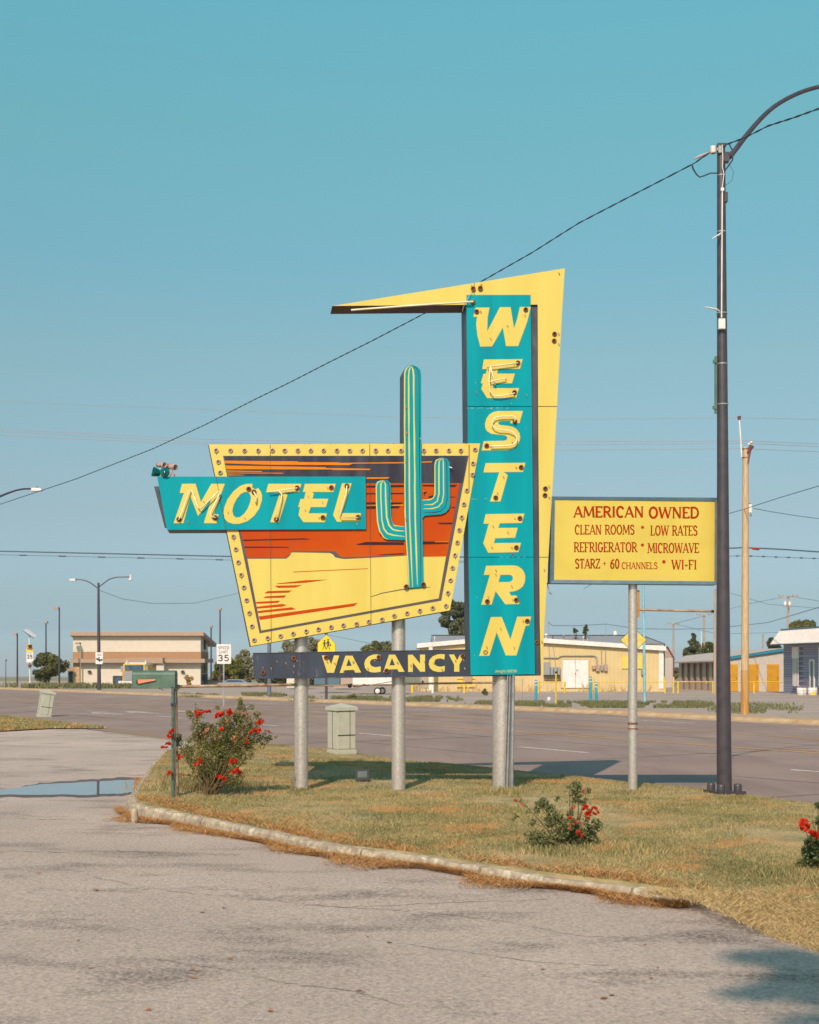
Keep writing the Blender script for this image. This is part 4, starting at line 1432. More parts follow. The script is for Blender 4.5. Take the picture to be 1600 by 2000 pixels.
# signature
cu = bpy.data.curves.new('signature', 'FONT')
cu.body = 'Swright NEON'
cu.size = .088
cu.shear = .35
cu.offset = .0012
cu.extrude = .001
to = bpy.data.objects.new('tmp', cu)
COL.objects.link(to)
bpy.context.view_layer.update()
me = bpy.data.meshes.new_from_object(to)
bpy.data.objects.remove(to)
xs_ = [v.co.x for v in me.vertices]
wd = max(xs_) - min(xs_)
a_, b_ = SP(967, 1313.4, .010), SP(1010, 1313, .010)
sc_ = (b_ - a_).length / wd
ex, ez = (b_ - a_).normalized(), Vector((0, 0, 1))
for v in me.vertices:
    v.co = a_ + ex * ((v.co.x - min(xs_)) * sc_) + ez * (v.co.y * sc_ * 1.05) + NF * v.co.z - WLOC[sign.name]
me.materials.append(M['boardyel'])
o = bpy.data.objects.new('signature_lettering', me)
COL.objects.link(o)
o.parent = sign

# lamps on top of the MOTEL cabinet
lroot = MB()
c = SP(322.5, 923.5, .02)
lroot.lathe(c + BK * .05, NF, [(0, -.02), (.035, 0), (.058, .06), (.062, .10), (.055, .12), (0, .135)], 16)
lroot.tube([c + Vector((0, 0, -.09)), c + Vector((0, 0, -.02))], .014, 8)
c3 = SP(303, 922, -.1)
lroot.lathe(c3, (-.8, -.3, .2), [(0, -.09), (.04, -.06), (.06, .0), (.062, .03)], 12)
tl = lroot.part('teal_floodlamp', mat('teal_glass', S(0, 130, 120, .8), S(0, 90, 100, .7), scale=20, rough=.12), sign)
mb = MB()
c = SP(343, 913, .05)
d = Vector((.75, -.6, -.18)).normalized()
mb.lathe(c, d, [(0, -.24), (.03, -.235), (.035, -.12), (.038, 0), (.034, .0), (.032, -.1), (0, -.1)], 14)
c2 = SP(318, 908, .0)
mb.lathe(c2, (.6, -.7, -.1), [(0, -.14), (.03, -.12), (.034, .05), (.03, .05), (0, -.05)], 12)
mb.tube([SP(335, 914, .02), SP(337, 927, .02), SP(337.5, 931, .02)], .011, 8)
mb.tube([SP(318, 912, .0), SP(314, 930, .0)], .012, 8)
mb.tube([SP(337.5, 926, .02), SP(337.5, 931.5, .02)], .03, 10)
mb.part('spotlight', mat('pinkish_lamp_housing', S(206, 172, 162, .8), S(150, 120, 116, .7), scale=15), sign)

# ------------------------------------------------------------------ stroke lettering
arc = lambda cx, cy, rx, ry, a0, a1, n=8: [(cx + rx * math.cos(math.radians(a0 + (a1 - a0) * i / n)), cy + ry * math.sin(math.radians(a0 + (a1 - a0) * i / n))) for i in range(n + 1)]
# glyph: width, polylines with weight, serif spots (x, y)
GL = {
    'A': (.62, [([(.03, 0), (.31, 1)], .6), ([(.31, 1), (.59, 0)], 1), ([(.13, .32), (.49, .32)], .6)], [(.03, 0), (.59, 0)]),
    'M': (.80, [([(.06, 0), (.12, 1)], .6), ([(.12, 1), (.40, .12)], 1), ([(.40, .12), (.68, 1)], .6), ([(.68, 1), (.74, 0)], 1)], [(.06, 0), (.74, 0), (.1, 1), (.7, 1)]),
    'E': (.50, [([(.1, 0), (.1, 1)], 1), ([(.1, .96), (.46, .96), (.47, .84)], .7), ([(.1, .5), (.38, .5)], .7), ([(.1, .04), (.46, .04), (.48, .17)], .7)], [(.06, 0), (.06, 1)]),
    'R': (.58, [([(.1, 0), (.1, 1)], 1), ([(.1, .96)] + arc(.26, .73, .22, .23, 90, -90) + [(.1, .5)], .85), ([(.28, .5), (.54, 0)], 1)], [(.1, 0), (.06, 1), (.56, 0)]),
    'I': (.24, [([(.12, 0), (.12, 1)], 1)], [(.12, 0), (.12, 1)]),
    'C': (.56, [([(.5, .78)] + arc(.3, .5, .24, .47, 55, 305, 12), 1)], []),
    'N': (.66, [([(.1, 0), (.1, 1)], .7), ([(.1, 1), (.56, 0)], 1), ([(.56, 0), (.56, 1)], .7)], [(.1, 0), (.08, 1), (.56, 1)]),
    'O': (.64, [(arc(.32, .5, .26, .47, 0, 360, 16), 1)], []),
    'W': (.90, [([(.04, 1), (.24, 0)], 1), ([(.24, 0), (.45, .9)], .6), ([(.45, .9), (.66, 0)], 1), ([(.66, 0), (.86, 1)], .6)], [(.05, 1), (.45, 1), (.85, 1)]),
    'D': (.62, [([(.1, 0), (.1, 1)], 1), ([(.1, .96)] + arc(.26, .5, .30, .46, 90, -90, 10) + [(.1, .04)], .9)], [(.06, 0), (.06, 1)]),
    'L': (.48, [([(.1, 0), (.1, 1)], 1), ([(.1, .04), (.44, .04), (.46, .2)], .7)], [(.06, 0), (.1, 1)]),
    'S': (.50, [([(.43, .8)] + arc(.25, .75, .18, .22, 40, 270, 9)[1:] + arc(.25, .27, .19, .25, 90, -140, 9), 1)], []),
    'F': (.48, [([(.1, 0), (.1, 1)], 1), ([(.1, .96), (.45, .96), (.46, .82)], .7), ([(.1, .5), (.36, .5)], .7)], [(.1, 0), (.06, 1)]),
    'G': (.60, [([(.5, .8)] + arc(.3, .5, .24, .47, 50, 360, 12) + [(.54, .42), (.38, .42)], 1)], []),
    'T': (.54, [([(.27, 0), (.27, 1)], 1), ([(.03, .82), (.05, .96), (.49, .96), (.51, .82)], .7)], [(.27, 0)]),
    'V': (.60, [([(.04, 1), (.30, 0)], 1), ([(.30, 0), (.56, 1)], .6)], [(.05, 1), (.55, 1)]),
    'Z': (.54, [([(.06, .84), (.07, .96), (.48, .96), (.05, .04), (.48, .04), (.5, .18)], .8)], []),
    'H': (.66, [([(.1, 0), (.1, 1)], 1), ([(.56, 0), (.56, 1)], 1), ([(.1, .5), (.56, .5)], .7)], [(.1, 0), (.1, 1), (.56, 0), (.56, 1)]),
    'P': (.54, [([(.1, 0), (.1, 1)], 1), ([(.1, .96)] + arc(.26, .72, .22, .24, 90, -90) + [(.1, .48)], .9)], [(.1, 0), (.06, 1)]),
    'K': (.58, [([(.1, 0), (.1, 1)], 1), ([(.5, 1), (.12, .45)], .8), ([(.2, .55), (.52, 0)], 1)], []),
    'U': (.62, [([(.1, 1), (.1, .3)] + arc(.31, .3, .21, .27, 180, 360) + [(.52, 1)], 1)], []),
    'Y': (.58, [([(.04, 1), (.29, .5), (.54, 1)], 1), ([(.29, .5), (.29, 0)], 1)], []),
    'B': (.56, [([(.1, 0), (.1, 1)], 1), ([(.1, .96)] + arc(.26, .74, .2, .22, 90, -90) + arc(.26, .27, .23, .24, 90, -90) + [(.1, .04)], .9)], []),
    '0': (.54, [(arc(.27, .5, .2, .47, 0, 360, 14), 1)], []),
    '2': (.54, [([(.08, .75)] + arc(.27, .73, .19, .24, 160, -30, 7) + [(.07, .04), (.48, .04)], 1)], []),
    '3': (.54, [([(.08, .84)] + arc(.25, .75, .19, .22, 130, -90, 8) + arc(.25, .28, .22, .25, 90, -150, 9), 1)], []),
    '5': (.54, [([(.45, .96), (.12, .96), (.1, .55)] + arc(.25, .32, .22, .29, 115, -145, 10), 1)], []),
    '6': (.54, [([(.44, .92), (.25, .82), (.12, .58), (.08, .32)] + arc(.27, .3, .19, .27, 180, -180, 14), 1)], []),
    '*': (.34, [([(.17, .55), (.17, .98)], .8), ([(.02, .66), (.32, .88)], .8), ([(.32, .66), (.02, .88)], .8)], []),
    '+': (.34, [([(.17, .33), (.17, .75)], .6), ([(.03, .54), (.31, .54)], .6)], []),
    '-': (.34, [([(.05, .42), (.29, .42)], 1)], []),
    ' ': (.30, [], []),
}


def stroke_text(text, x0, x1, h, weight, fn, serif=True, gap=.07):
    """fn(u, v, lift) -> world point; u in metres from x0, v up. Returns MB"""
    tot = sum(GL[c][0] for c in text) + gap * (len(text) - 1)
    sx = (x1 - x0) / (tot * h)
    mb = MB()
    u = 0
    lv = 0
    for c in text:
        w, lines, ser = GL[c]
        for pl, wt in lines:
            hw = weight * wt * h / 2
            pts = [((u + a) * h * sx + x0, b * h) for a, b in pl]
            closed = math.hypot(pts[0][0] - pts[-1][0], pts[0][1] - pts[-1][1]) < 1e-6
            for (ax, ay), (bx, by) in zip(pts, pts[1:]):
                dx, dy = bx - ax, by - ay
                l = math.hypot(dx, dy) or 1e-6
                dx, dy = dx / l, dy / l
                e = hw * (.45 if len(pts) > 2 else 0)
                ax_, ay_, bx_, by_ = ax - dx * e, ay - dy * e, bx + dx * e, by + dy * e
                lv = (lv + 1) % 6
                lift = .0003 * lv
                q = [fn(ax_ + dy * hw, ay_ - dx * hw, lift), fn(bx_ + dy * hw, by_ - dx * hw, lift), fn(bx_ - dy * hw, by_ + dx * hw, lift), fn(ax_ - dy * hw, ay_ + dx * hw, lift)]
                mb.add(q, [(0, 1, 2, 3)])
        if serif:
            for a, b in ser:
                cxs = (u + a) * h * sx + x0
                yb = 0 if b < .5 else h
                sg = 1 if b < .5 else -1
                t = .065 * h
                ww = .13 * h
                lv = (lv + 1) % 6
                lift = .0003 * lv
                q = [fn(cxs - ww, yb, lift), fn(cxs + ww, yb, lift), fn(cxs + ww * .7, yb + sg * t, lift), fn(cxs - ww * .7, yb + sg * t, lift)]
                mb.add(q, [(0, 1, 2, 3)])
        u += w + gap
    return mb


# ------------------------------------------------------------------ the yellow board sign
AO = math.radians(2)
SAo, CAo = math.sin(AO), math.cos(AO)
NFo = Vector((SAo, -CAo, 0))


def BP(px, py, off=0.0):
    k = (px - 800) / F
    # front plane passes x=1240 at depth 18
    d0 = 18.0
    x0 = (1240 - 800) / F * d0
    d = (x0 * SAo - d0 * CAo + off) / (k * SAo - CAo)
    return Vector((k * d, d, PZ(py, d)))


def bp(pts, off): return [BP(x, y, off) for x, y in pts]


pc = BP(1236, 1540, -.12)
pc.z = float(zi(pc.x, pc.y))
board = thing('board_sign', 'yellow board sign with red lettering AMERICAN OWNED on a single silver post', 'board sign', pc)
O7 = (1060, 940, 4.3243)
fo = [(1078.5, 969.6), (1404, 972), (1401.8, 1142), (1074.5, 1139)]
fi = [(1083.8, 975.8), (1396.5, 979), (1395.8, 1135.4), (1082, 1132.4)]
mb = MB()
mb.prism(bp(fo, -.02), -NFo * .24)
mb.part('cabinet', M['bluegrey'], board)
mb = MB()
for i in range(4):
    j = (i + 1) % 4
    e0 = [BP(*fo[i], .015), BP(*fo[j], .015), BP(*fi[j], .006), BP(*fi[i], .006)]
    mb.prism(e0, -NFo * .035)
mb.part('frame', M['bluegrey'], board)
mb = MB()
mb.prism(bp(fi, -.004), -NFo * .012)
mb.part('face', M['boardyel'], board)
rows = [('AMERICAN', 263, 852, 305, 212, .19, -1), ('OWNED', 897, 1320, 312, 218, .19, -1), ('CLEAN ROOMS', 272, 775, 449, 368, .13, -1), ('*', 830, 858, 441, 345 + 28, .13, 1),
        ('LOW RATES', 912, 1307, 458, 374, .13, -1), ('REFRIGERATOR', 265, 797, 598, 515, .13, -1), ('*', 829, 857, 592, 522, .13, 1), ('MICROWAVE', 888, 1320, 605, 522, .13, -1),
        ('STARZ', 274, 486, 736, 655, .14, -1), ('+', 509, 536, 735, 660, .13, 1), ('60', 570, 648, 738, 656, .14, 1), ('CHANNELS', 668, 970, 741, 684, .13, -1),
        ('*', 1009, 1039, 738, 662, .15, 1), ('WI-FI', 1090, 1300, 745, 664, .15, -1)]
for tx, x0, x1, yb, yt, wt, sf in rows:
    pa, pb = (O7[0] + x0 / O7[2], O7[1] + yb / O7[2]), (O7[0] + x1 / O7[2], O7[1] + yb / O7[2])
    P0, P1 = BP(*pa, -.003), BP(*pb, -.003)
    ex = (P1 - P0)
    wdt = ex.length
    ex = ex / wdt
    hgt = (yb - yt) / O7[2] / F * P0.y
    lean_ = Vector((0, 0, 1))
    mb = stroke_text(tx, 0, wdt, hgt, wt, lambda u, v, l, P0=P0, ex=ex: P0 + ex * u + Vector((0, 0, v)) + NFo * (l + .001), serif=sf < 0, gap=.06)
    mb.part('lettering', M['redtxt'], board, label='red lettering ' + tx if len(tx) > 1 else None)
mb = MB()
q = BP(1236, 1142, -.12)
mb.tube([(q.x, q.y, pc.z - .1), (q.x, q.y, q.z)], .060, 20)
for yy in (1212, 1226, 1309, 1324, 1413, 1425, 1530):
    z = PZ(yy, q.y)
    mb.tube([(q.x, q.y, z - .006), (q.x, q.y, z + .006)], .0625, 20)
mb.part('post', M['silver'], board)
mb = MB()
mb.tube([BP(1236, 1411, -.12) + Vector((0, 0, 0)), BP(1236, 1415, -.12)], .0635, 16)
mb.tube([BP(1236, 1422, -.12), BP(1236, 1424.5, -.12)], .0635, 16)
mb.part('rusty_band', M['rust'], board)
mb = MB()
mb.prism(bp([(1244.5, 1153), (1249.5, 1153), (1249.5, 1205), (1244.5, 1207)], -.1), -NFo * .06)
mb.part('bracket_plate', M['woodstain'], board)
mb = MB()
mb.tube([BP(1249, 1190.6, -.12), BP(1393, 1194, -.12)], .0165, 10)
mb.part('side_bar', M['rustpipe'], board)
mb = MB()
mb.tube([BP(1389, 1193.9, -.12), BP(1394.6, 1194.1, -.12)], .019, 10)
mb.part('bar_end', M['black'], board)

# ------------------------------------------------------------------ big street lamp
LD = 17.9
lb = Vector((PX(1415, LD), LD, 0))
lb.z = float(zi(lb.x, lb.y)) - .02
lamp = thing('street_lamp', 'tall dark bronze street lamp beside the yellow board sign, arm curving off to the right', 'street lamp', lb)
ztop = PZ(285, LD)
xt = PX(1408.5, LD)
mb = MB()
z0 = lb.z + .05
mb.tube([(lb.x, LD, z0), (lb.x - .014, LD, z0 + 1.6), ((lb.x + xt) / 2, LD, (z0 + ztop) / 2), (xt, LD, ztop)], [.096, .090, .074, .052], 28)
mb.part('pole', M['pole'], lamp)
mb = MB()
mb.obox((lb.x, LD, lb.z + .04), (.19, .06, 0), (-.06, .19, 0), (0, 0, .02))
mb.obox((lb.x, LD, lb.z + .0), (.15, .05, 0), (-.05, .15, 0), (0, 0, .03))
mb.part('base_plate', M['pole'], lamp)
for k in range(4):
    a = math.radians(18 + 45 + 90 * k)
    c = Vector((lb.x + .175 * math.cos(a), LD + .175 * math.sin(a), lb.z + .06))
    mb = MB()
    mb.lathe(c, (0, 0, 1), [(.052, 0), (.052, .07), (.045, .09), (0, .095)], 10)
    mb.part('bolt_cover', M['pole'], lamp)
apx = [(1414, 307), (1424, 306.5), (1436, 293), (1460, 262), (1490, 228), (1520, 203), (1560, 182), (1600, 169.5), (1650, 160), (1700, 156), (1750, 157)]
pts = []
for i, (x, y) in enumerate(apx):
    d = LD + (x - 1414) / 186.0 * 1.1
    pts.append(PW(x, y, d))
mb = MB()
sm_ = smooth(pts)
mb.tube(sm_, [.040 - .011 * min(1, i / 30) for i in range(len(sm_))], 14)
mb.part('curved_arm', M['pole'], lamp)
e = pts[-1]
mb = MB()
dv = (pts[-1] - pts[-2]).normalized()
mb.obox(e + dv * .3 - Vector((0, 0, .02)), dv * .32, Vector((-dv.y, dv.x, 0)) * .12, (0, 0, .06))
mb.part('lamp_head', M['white'], lamp)
mb = MB()
mb.obox(PW(1408.5, 285, LD), (.055, 0, 0), (0, .055, 0), (0, 0, .02))
mb.obox(PW(1418, 308, LD), (.035, 0, 0), (0, .05, 0), (0, 0, .06))
mb.obox(PW(1416, 386, LD), (.030, 0, 0), (0, .045, 0), (0, 0, .06))
mb.part('arm_bracket', M['pole'], lamp)
mb = MB()
c = PW(1393, 292, LD - .05)
mb.lathe(c - Vector((0, 0, .055)), (0, 0, 1), [(.02, 0), (.05, .01), (.03, .022), (.05, .035), (.03, .047), (.05, .06), (.03, .075), (.045, .09), (0, .1)], 12)
mb.part('insulator', M['white'], lamp)
mb = MB()
mb.obox(PW(1401, 292, LD - .03), (.045, 0, 0), (0, .02, 0), (0, 0, .02))
mb.obox(PW(1406, 292, LD - .06), (.02, 0, 0), (0, .02, 0), (0, 0, .045))
mb.part('insulator_clamp', M['galv'], lamp)
mb = MB()
mb.tube([PW(1411, 283, LD - .09), PW(1412, 310, LD - .075), PW(1411, 325, LD - .075), PW(1414, 340, LD - .075), PW(1411, 366, LD - .075)], .006, 6)
mb.tube([PW(1411, 368, LD - .075), PW(1409.5, 620, LD - .09)], .009, 8)
mb.obox(PW(1411, 370, LD - .075), (.02, 0, 0), (0, .015, 0), (0, 0, .02))
mb.part('conduit', M['white'], lamp)
mb = MB()
mb.tube([PW(1352, 322, LD - .1), PW(1354, 330, LD), PW(1361, 341, LD), PW(1367, 346, LD), PW(1376, 343, LD), PW(1388, 338, LD), PW(1398, 338, LD - .02), PW(1414, 335, LD)], .010, 6)
mb.tube([PW(1424, 280, LD + .2), PW(1432, 297, LD + .1), PW(1431, 312, LD), PW(1422, 325, LD), PW(1414, 336, LD)], .010, 6)
mb.tube([PW(1424, 320, LD), PW(1433, 336, LD), PW(1430, 352, LD), PW(1413, 366, LD - .05)], .003, 5)
mb.part('splice_wire', M['cable'], lamp)
mb = MB()
mb.tube([PW(1355, 310, LD), PW(1368, 305, LD), PW(1386, 297, LD)], [.006, .022, .008], 8)
mb.part('dead_end_grip', M['wire'], lamp)
mb = MB()
mb.obox(PW(1409.5, 633, LD - .09), (.042, 0, 0), (0, .03, 0), (0, 0, .066))
mb.obox(PW(1409.5, 634, LD - .122), (.03, 0, 0), (0, .002, 0), (0, 0, .045), 0)
mb.part('control_box', M['white'], lamp)
mb = MB()
mb.tube([PW(1377, 599.6, LD - .2), PW(1399, 604, LD - .12), PW(1406, 608, LD - .1)], [.007, .014, .006], 6)
mb.tube([PW(1391, 466, LD - .2), PW(1405, 458, LD - .12), PW(1411, 453, LD - .08)], [.007, .012, .005], 6)
mb.part('strap_tail', M['white'], lamp)
mb = MB()
for y, r in ((612, .069), (453, .060), (711, .072), (790, .076), (343, .056)):
    cxp = xt + (lb.x - xt) * (y - 285) / 1250
    c = Vector((cxp, LD, PZ(y, LD)))
    mb.tube([c - Vector((0, 0, .008)), c + Vector((0, 0, .008))], r, 20)
mb.part('strap', M['galv'], lamp)
mb = MB()
mb.obox(PW(1398, 752, LD - .03), (.012, 0, 0), (0, .02, 0), (0, 0, .37))
mb.obox(PW(1396, 706, LD - .05), (.02, 0, 0), (0, .02, 0), (0, 0, .02))
mb.obox(PW(1395.5, 796, LD - .05), (.02, 0, 0), (0, .02, 0), (0, 0, .02))
mb.part('rail_bracket', M['green'], lamp, label='grey green bracket rail strapped to the pole')


def cablemb(pts, r, twist=False, mi=0, mb=None, n=8):
    mb = mb or MB()
    P = []
    for a, b in zip(pts, pts[1:]):
        for i in range(n):
            P.append(Vector(a).lerp(Vector(b), i / n))
    P.append(Vector(pts[-1]))
    if twist:
        Q = []
        L = 0
        dense = []
        for a, b in zip(P, P[1:]):
            k = max(2, int((b - a).length / .05))
            for i in range(k):
                dense.append(a.lerp(b, i / k))
        for ph in (0, math.pi):
            Q = []
            L = 0
            for i, p in enumerate(dense):
                if i:
                    L += (dense[i] - dense[i - 1]).length
                a = L / .48 * 2 * math.pi + ph
                Q.append(p + Vector((0, math.cos(a), math.sin(a))) * r * .95)
            mb.tube(Q, r, 4)
    else:
        mb.tube(P, r, 5)
    return mb


def along(px, py):             # the cable runs parallel to the kerb from the lamp's top
    k = (px - 800) / F
    x0, y0 = PX(1404, LD), LD
    s = (x0 - k * y0) / (k * NX + NY)
    d = y0 + NX * s
    return Vector((k * d, d, PZ(py, d)))


mb = cablemb([PW(1388, 297, LD), PW(1356, 319, LD + .5)] + [along(x, y) for x, y in ((1300, 348), (1230, 384), (1130, 436), (1040, 493), (945, 547), (880, 584), (820, 617), (730, 664), (640, 709),
                                                                  (570, 745), (500, 779), (400, 830), (300, 876), (150, 935), (0, 985))] + [Vector((-15.2, 46.2, 7.9))],   .0066, True, n=3)
mb.single('twisted_cable', M['cable'], 'dark twisted cable rising from left behind the motel sign to the lamp pole', 'cable', group='overhead cables')
mb = cablemb([PW(1408, 285, LD), PW(1425, 280, LD - .1), PW(1455, 269, LD - .5), PW(1500, 246, LD - 1), PW(1550, 230, LD - 1.6), PW(1600, 212, LD - 2.2), PW(1760, 150, LD - 4)],   .0066, True, n=3)
mb.single('twisted_cable', M['cable'], 'dark twisted cable leaving the lamp pole top towards the right edge', 'cable', group='overhead cables')
WIRES = [  # name, points (px, py, depth), radius, material, label
    ([(-200, 772, 60), (0, 783, 58), (400, 800, 55), (800, 815, 52), (1100, 818, 50.5), (1443, 816, 50), (1600, 819, 52), (1750, 823, 54)], .0075, 'wire', 'highest thin pale wire crossing the sky to the pole tip'),
    ([(-200, 832, 60), (0, 838, 58), (400, 858, 55), (800, 866, 52), (1100, 862, 50.5), (1460, 861, 50), (1600, 867, 52), (1750, 874, 54)], .0095, 'wire', 'upper of the three grouped pale wires at pole top'),
    ([(-200, 836, 60), (0, 842.5, 58), (400, 864, 55), (800, 870, 52), (1100, 868, 50.5), (1462, 866, 50), (1600, 872.5, 52), (1750, 878, 54)], .0095, 'wire', 'middle of the three grouped pale wires at pole top'),
    ([(-200, 845, 60), (0, 850, 58), (320, 865, 55), (800, 880, 52), (1100, 879, 50.5), (1448, 876, 50), (1600, 882.5, 52), (1750, 888, 54)], .0095, 'wire', 'lowest of the three grouped pale wires at pole top'),
    ([(-200, 1069, 60), (0, 1076.5, 58), (460, 1087, 55), (900, 1088, 52), (1280, 1078, 50.5), (1452, 1069.5, 50), (1530, 1073, 51), (1600, 1078, 52), (1750, 1090, 54)], .026, 'wired', 'thick dark communication cable crossing behind the signs'),
    ([(-200, 1078, 60), (0, 1083.5, 58), (460, 1094, 55), (900, 1096, 52), (1280, 1090, 50.5), (1452, 1085.5, 50), (1600, 1091, 52), (1750, 1096, 54)], .010, 'wired', 'thin beaded cable just below the thick dark one'),
    ([(1140, 1150, 80), (1300, 1060, 62), (1424, 1003, 52), (1452, 995, 50), (1520, 973, 46), (1600, 949, 42), (1750, 900, 38)], .013, 'wired', 'dark wire climbing to the right edge past the wooden pole'),
    ([(1472, 993, 50), (1510, 1000, 52), (1560, 1008, 55), (1600, 1013, 57), (1750, 1040, 65)], .012, 'wired', 'wire sagging right from the small pole box'),
    ([(192, 1152, 80), (240, 1170, 84), (300, 1179, 90), (380, 1178, 96), (460, 1160, 104), (560, 1120, 110)], .014, 'wired', 'faint sagging wire right of the twin armed lamp'),
    ([(640, 1240, 118), (720, 1256, 114), (790, 1262, 110)], .016, 'wired', 'faint wire behind the middle sign post'),
    ([(1071, 1216, 106), (1080, 1222, 105), (1130, 1222, 106), (1183, 1219, 108), (1250, 1228, 110), (1330, 1229, 112), (1400, 1227, 112), (1500, 1216, 100), (1600, 1186, 80), (1750, 1140, 60)], .022, 'wired', 'service wire strung above the yellow building and storage units'),
    ([(1317, 1218, 130), (1375, 1203, 140), (1460, 1180, 140), (1540, 1164, 130), (1600, 1174, 120), (1700, 1190, 110)], .018, 'wired', 'distribution wire between the far crossarm poles'),
    ([(1320, 1219, 130), (1400, 1238, 140), (1500, 1236, 140), (1600, 1232, 130)], .016, 'wired', 'low distant wire above the storage roof'),
    ([(1425, 1158, 100), (1500, 1180, 110), (1600, 1188, 120)], .014, 'wired', 'faint wire crossing right of the lamp pole'),
    ([(860, 1098, 110), (912, 1099, 108), (1060, 1104, 104)], .012, 'wired', 'faint wire beneath the dark cable beside the tall turquoise panel')]
for pts, r, m, lab in WIRES:
    mb = cablemb([PW(*p) for p in pts], r, n=5)
    if 'beaded' in lab:
        for i in range(60):
            x = -150 + i * 32
            t = (x + 200) / 1950
            d = 60 - 9 * min(1, t * 1.15)
        for (xa, ya, da), (xb, yb, db) in zip(pts, pts[1:]):
            for k in range(6):
                f = (k + .5) / 6
                a = PW(xa + (xb - xa) * f, ya + (yb - ya) * f, da + (db - da) * f)
                b = PW(xa + (xb - xa) * (f + .03), ya + (yb - ya) * (f + .03), da + (db - da) * (f + .03))
                mb.tube([a, b], .028, 5)
    o = mb.single('overhead_wire', M[m], lab, 'wire', group='overhead wires')

# ------------------------------------------------------------------ poles
def pole(name, label, px0, py0, px1, py1, d, r0, r1, m, group=None, cat='utility pole', stain=None):
    b = Vector((PX(px0, d), d, zb(d)))
    t = thing(name, label, cat, b, group)
    top = PW(px1, py1, d)
    mb = MB()
    mb.tube([(b.x, d, b.z - .3), (b.x, d, b.z), ((b.x + top.x) / 2, d, (b.z + top.z) / 2), top], [r0, r0, (r0 + r1) / 2, r1], 14)
    mb.part('shaft', m, t)
    return t, b, top


D1 = 50.0
t, b, top = pole('utility_pole', 'tall pale wooden utility pole right of the lamp, base stained orange', 1455, 1397, 1456.5, 874, D1, .145, .105, M['wood'], 'utility poles')
mb = MB()
mb.tube([(b.x, D1, b.z), (b.x, D1, b.z + .5), (b.x + .005, D1, b.z + 1.6)], [.149, .148, .147], 14)
mb.part('rust_stained_foot', M['woodstain'], t)
mb = MB()
mb.tube([PW(1448.5, 893, D1 - .1), PW(1447, 860, D1 - .1), PW(1444, 818, D1 - .1)], .03, 8)
mb.part('top_extension', M['white'], t)
mb = MB()
mb.tube([PW(1444, 820, D1 - .1), PW(1444, 813, D1 - .1)], [.05, .07], 8)
mb.part('cable_bracket', M['maroon'], t)
mb = MB()
mb.tube([PW(1461, 885, D1 - .1), PW(1469, 870, D1 - .15)], [.05, .09], 8)
mb.tube([PW(1461, 905, D1 - .1), PW(1466, 880, D1 - .15)], .03, 6)
mb.part('cable_bracket', M['maroon'], t)
for x, y in ((1463, 867.5), (1467.5, 864)):
    mb = MB()
    mb.lathe(PW(x, y + 2, D1 - .15), (0, 0, 1), [(.04, 0), (.08, .02), (.05, .04), (.07, .06), (0, .08)], 10)
    mb.part('insulator', M['white'], t)
mb = MB()
mb.obox(PW(1465, 993, D1 - .1), (.05, 0, 0), (0, .05, 0), (0, 0, .15))
mb.part('terminal_box', M['white'], t)
mb = MB()
mb.tube([PW(1465, 985, D1 - .1), PW(1465, 983, D1 - .1)], .03, 8)
mb.tube([PW(1466, 1001, D1 - .1), PW(1468, 1008, D1 - .1), PW(1464, 1006, D1)], .012, 5)
mb.part('box_lead', M['cable'], t)
mb = MB()
for y in (877, 894):
    mb.tube([PW(1455.6, y, D1) - Vector((0, 0, .012)), PW(1455.6, y, D1) + Vector((0, 0, .012))], .118, 12)
mb.part('band', M['maroon'], t)
mb = MB()
mb.tube([PW(1470, 1071.5, D1 - .2), PW(1482, 1072.6, D1 + .1)], .045, 6)
mb.part('orange_cable_marker', M['pred'], t)


def crosspole(label, x, ybase, ytop, d, w, r=.13, trans=False, m='woodgrey', arm=True):
    t, b, top = pole('utility_pole', label, x, ybase, x, ytop, d, r, r * .75, M[m], 'utility poles')
    if arm:
        mb = MB()
        c = PW(x, ytop + 2, d - .15)
        mb.obox(c, (w / F * d, .0, 0), (0, .05, 0), (0, 0, .05))
        mb.part('crossarm', M['woodgrey'], t)
        for f in (-.9, -.5, .5, .9):
            mb = MB()
            mb.lathe(c + Vector((w / F * d * f, 0, .05)), (0, 0, 1), [(.03, 0), (.06, .03), (.06, .12), (0, .15)], 8)
            mb.part('insulator', M['galv'], t)
    if trans:
        for dx in (-6, 3):
            mb = MB()
            mb.lathe(PW(x + dx, ytop + 23, d - .4), (0, 0, 1), [(0, 0), (.13, 0), (.14, .45), (.05, .5), (.03, .6), (0, .6)], 12)
            mb.part('transformer', M['white'], t)
    return t


crosspole('far wooden crossarm pole with pale transformers above the grey brick building', 1539.5, 1340, 1163, 130, 19, trans=True)
crosspole('distant crossarm pole between yellow building and dark conifer', 1315.5, 1340, 1217, 150, 13)
crosspole('distant crossarm pole directly right of the dark conifer', 1375.5, 1342, 1200, 140, 15)
crosspole('grey wooden pole just left of the lamp shaft by storage units', 1396.5, 1352, 1150, 95, 10, r=.10, arm=False)
crosspole('short bare wooden pole above the storage unit roof', 1490.5, 1340, 1238, 135, 8, r=.11, arm=False)
crosspole('thin white service mast behind the storage units', 1370, 1342, 1233, 139, 8, r=.06, arm=False, m='white')
crosspole('thin service mast with dark weatherhead rising by the turquoise panel', 1071.5, 1338, 1212, 112, 8, r=.03, arm=False, m='galv')
crosspole('thin service mast rising from the yellow building roof', 1183, 1338, 1217, 112, 8, r=.03, arm=False, m='galv')
t, b, top = pole('sign_post', 'tall pale blue steel post across the road behind the silver post', 1259.5, 1375, 1256.5, 1140, 66, .075, .055, mat('pale_blue_paint', S(150, 205, 215, .85), S(120, 180, 195, .8), scale=3), cat='steel post')
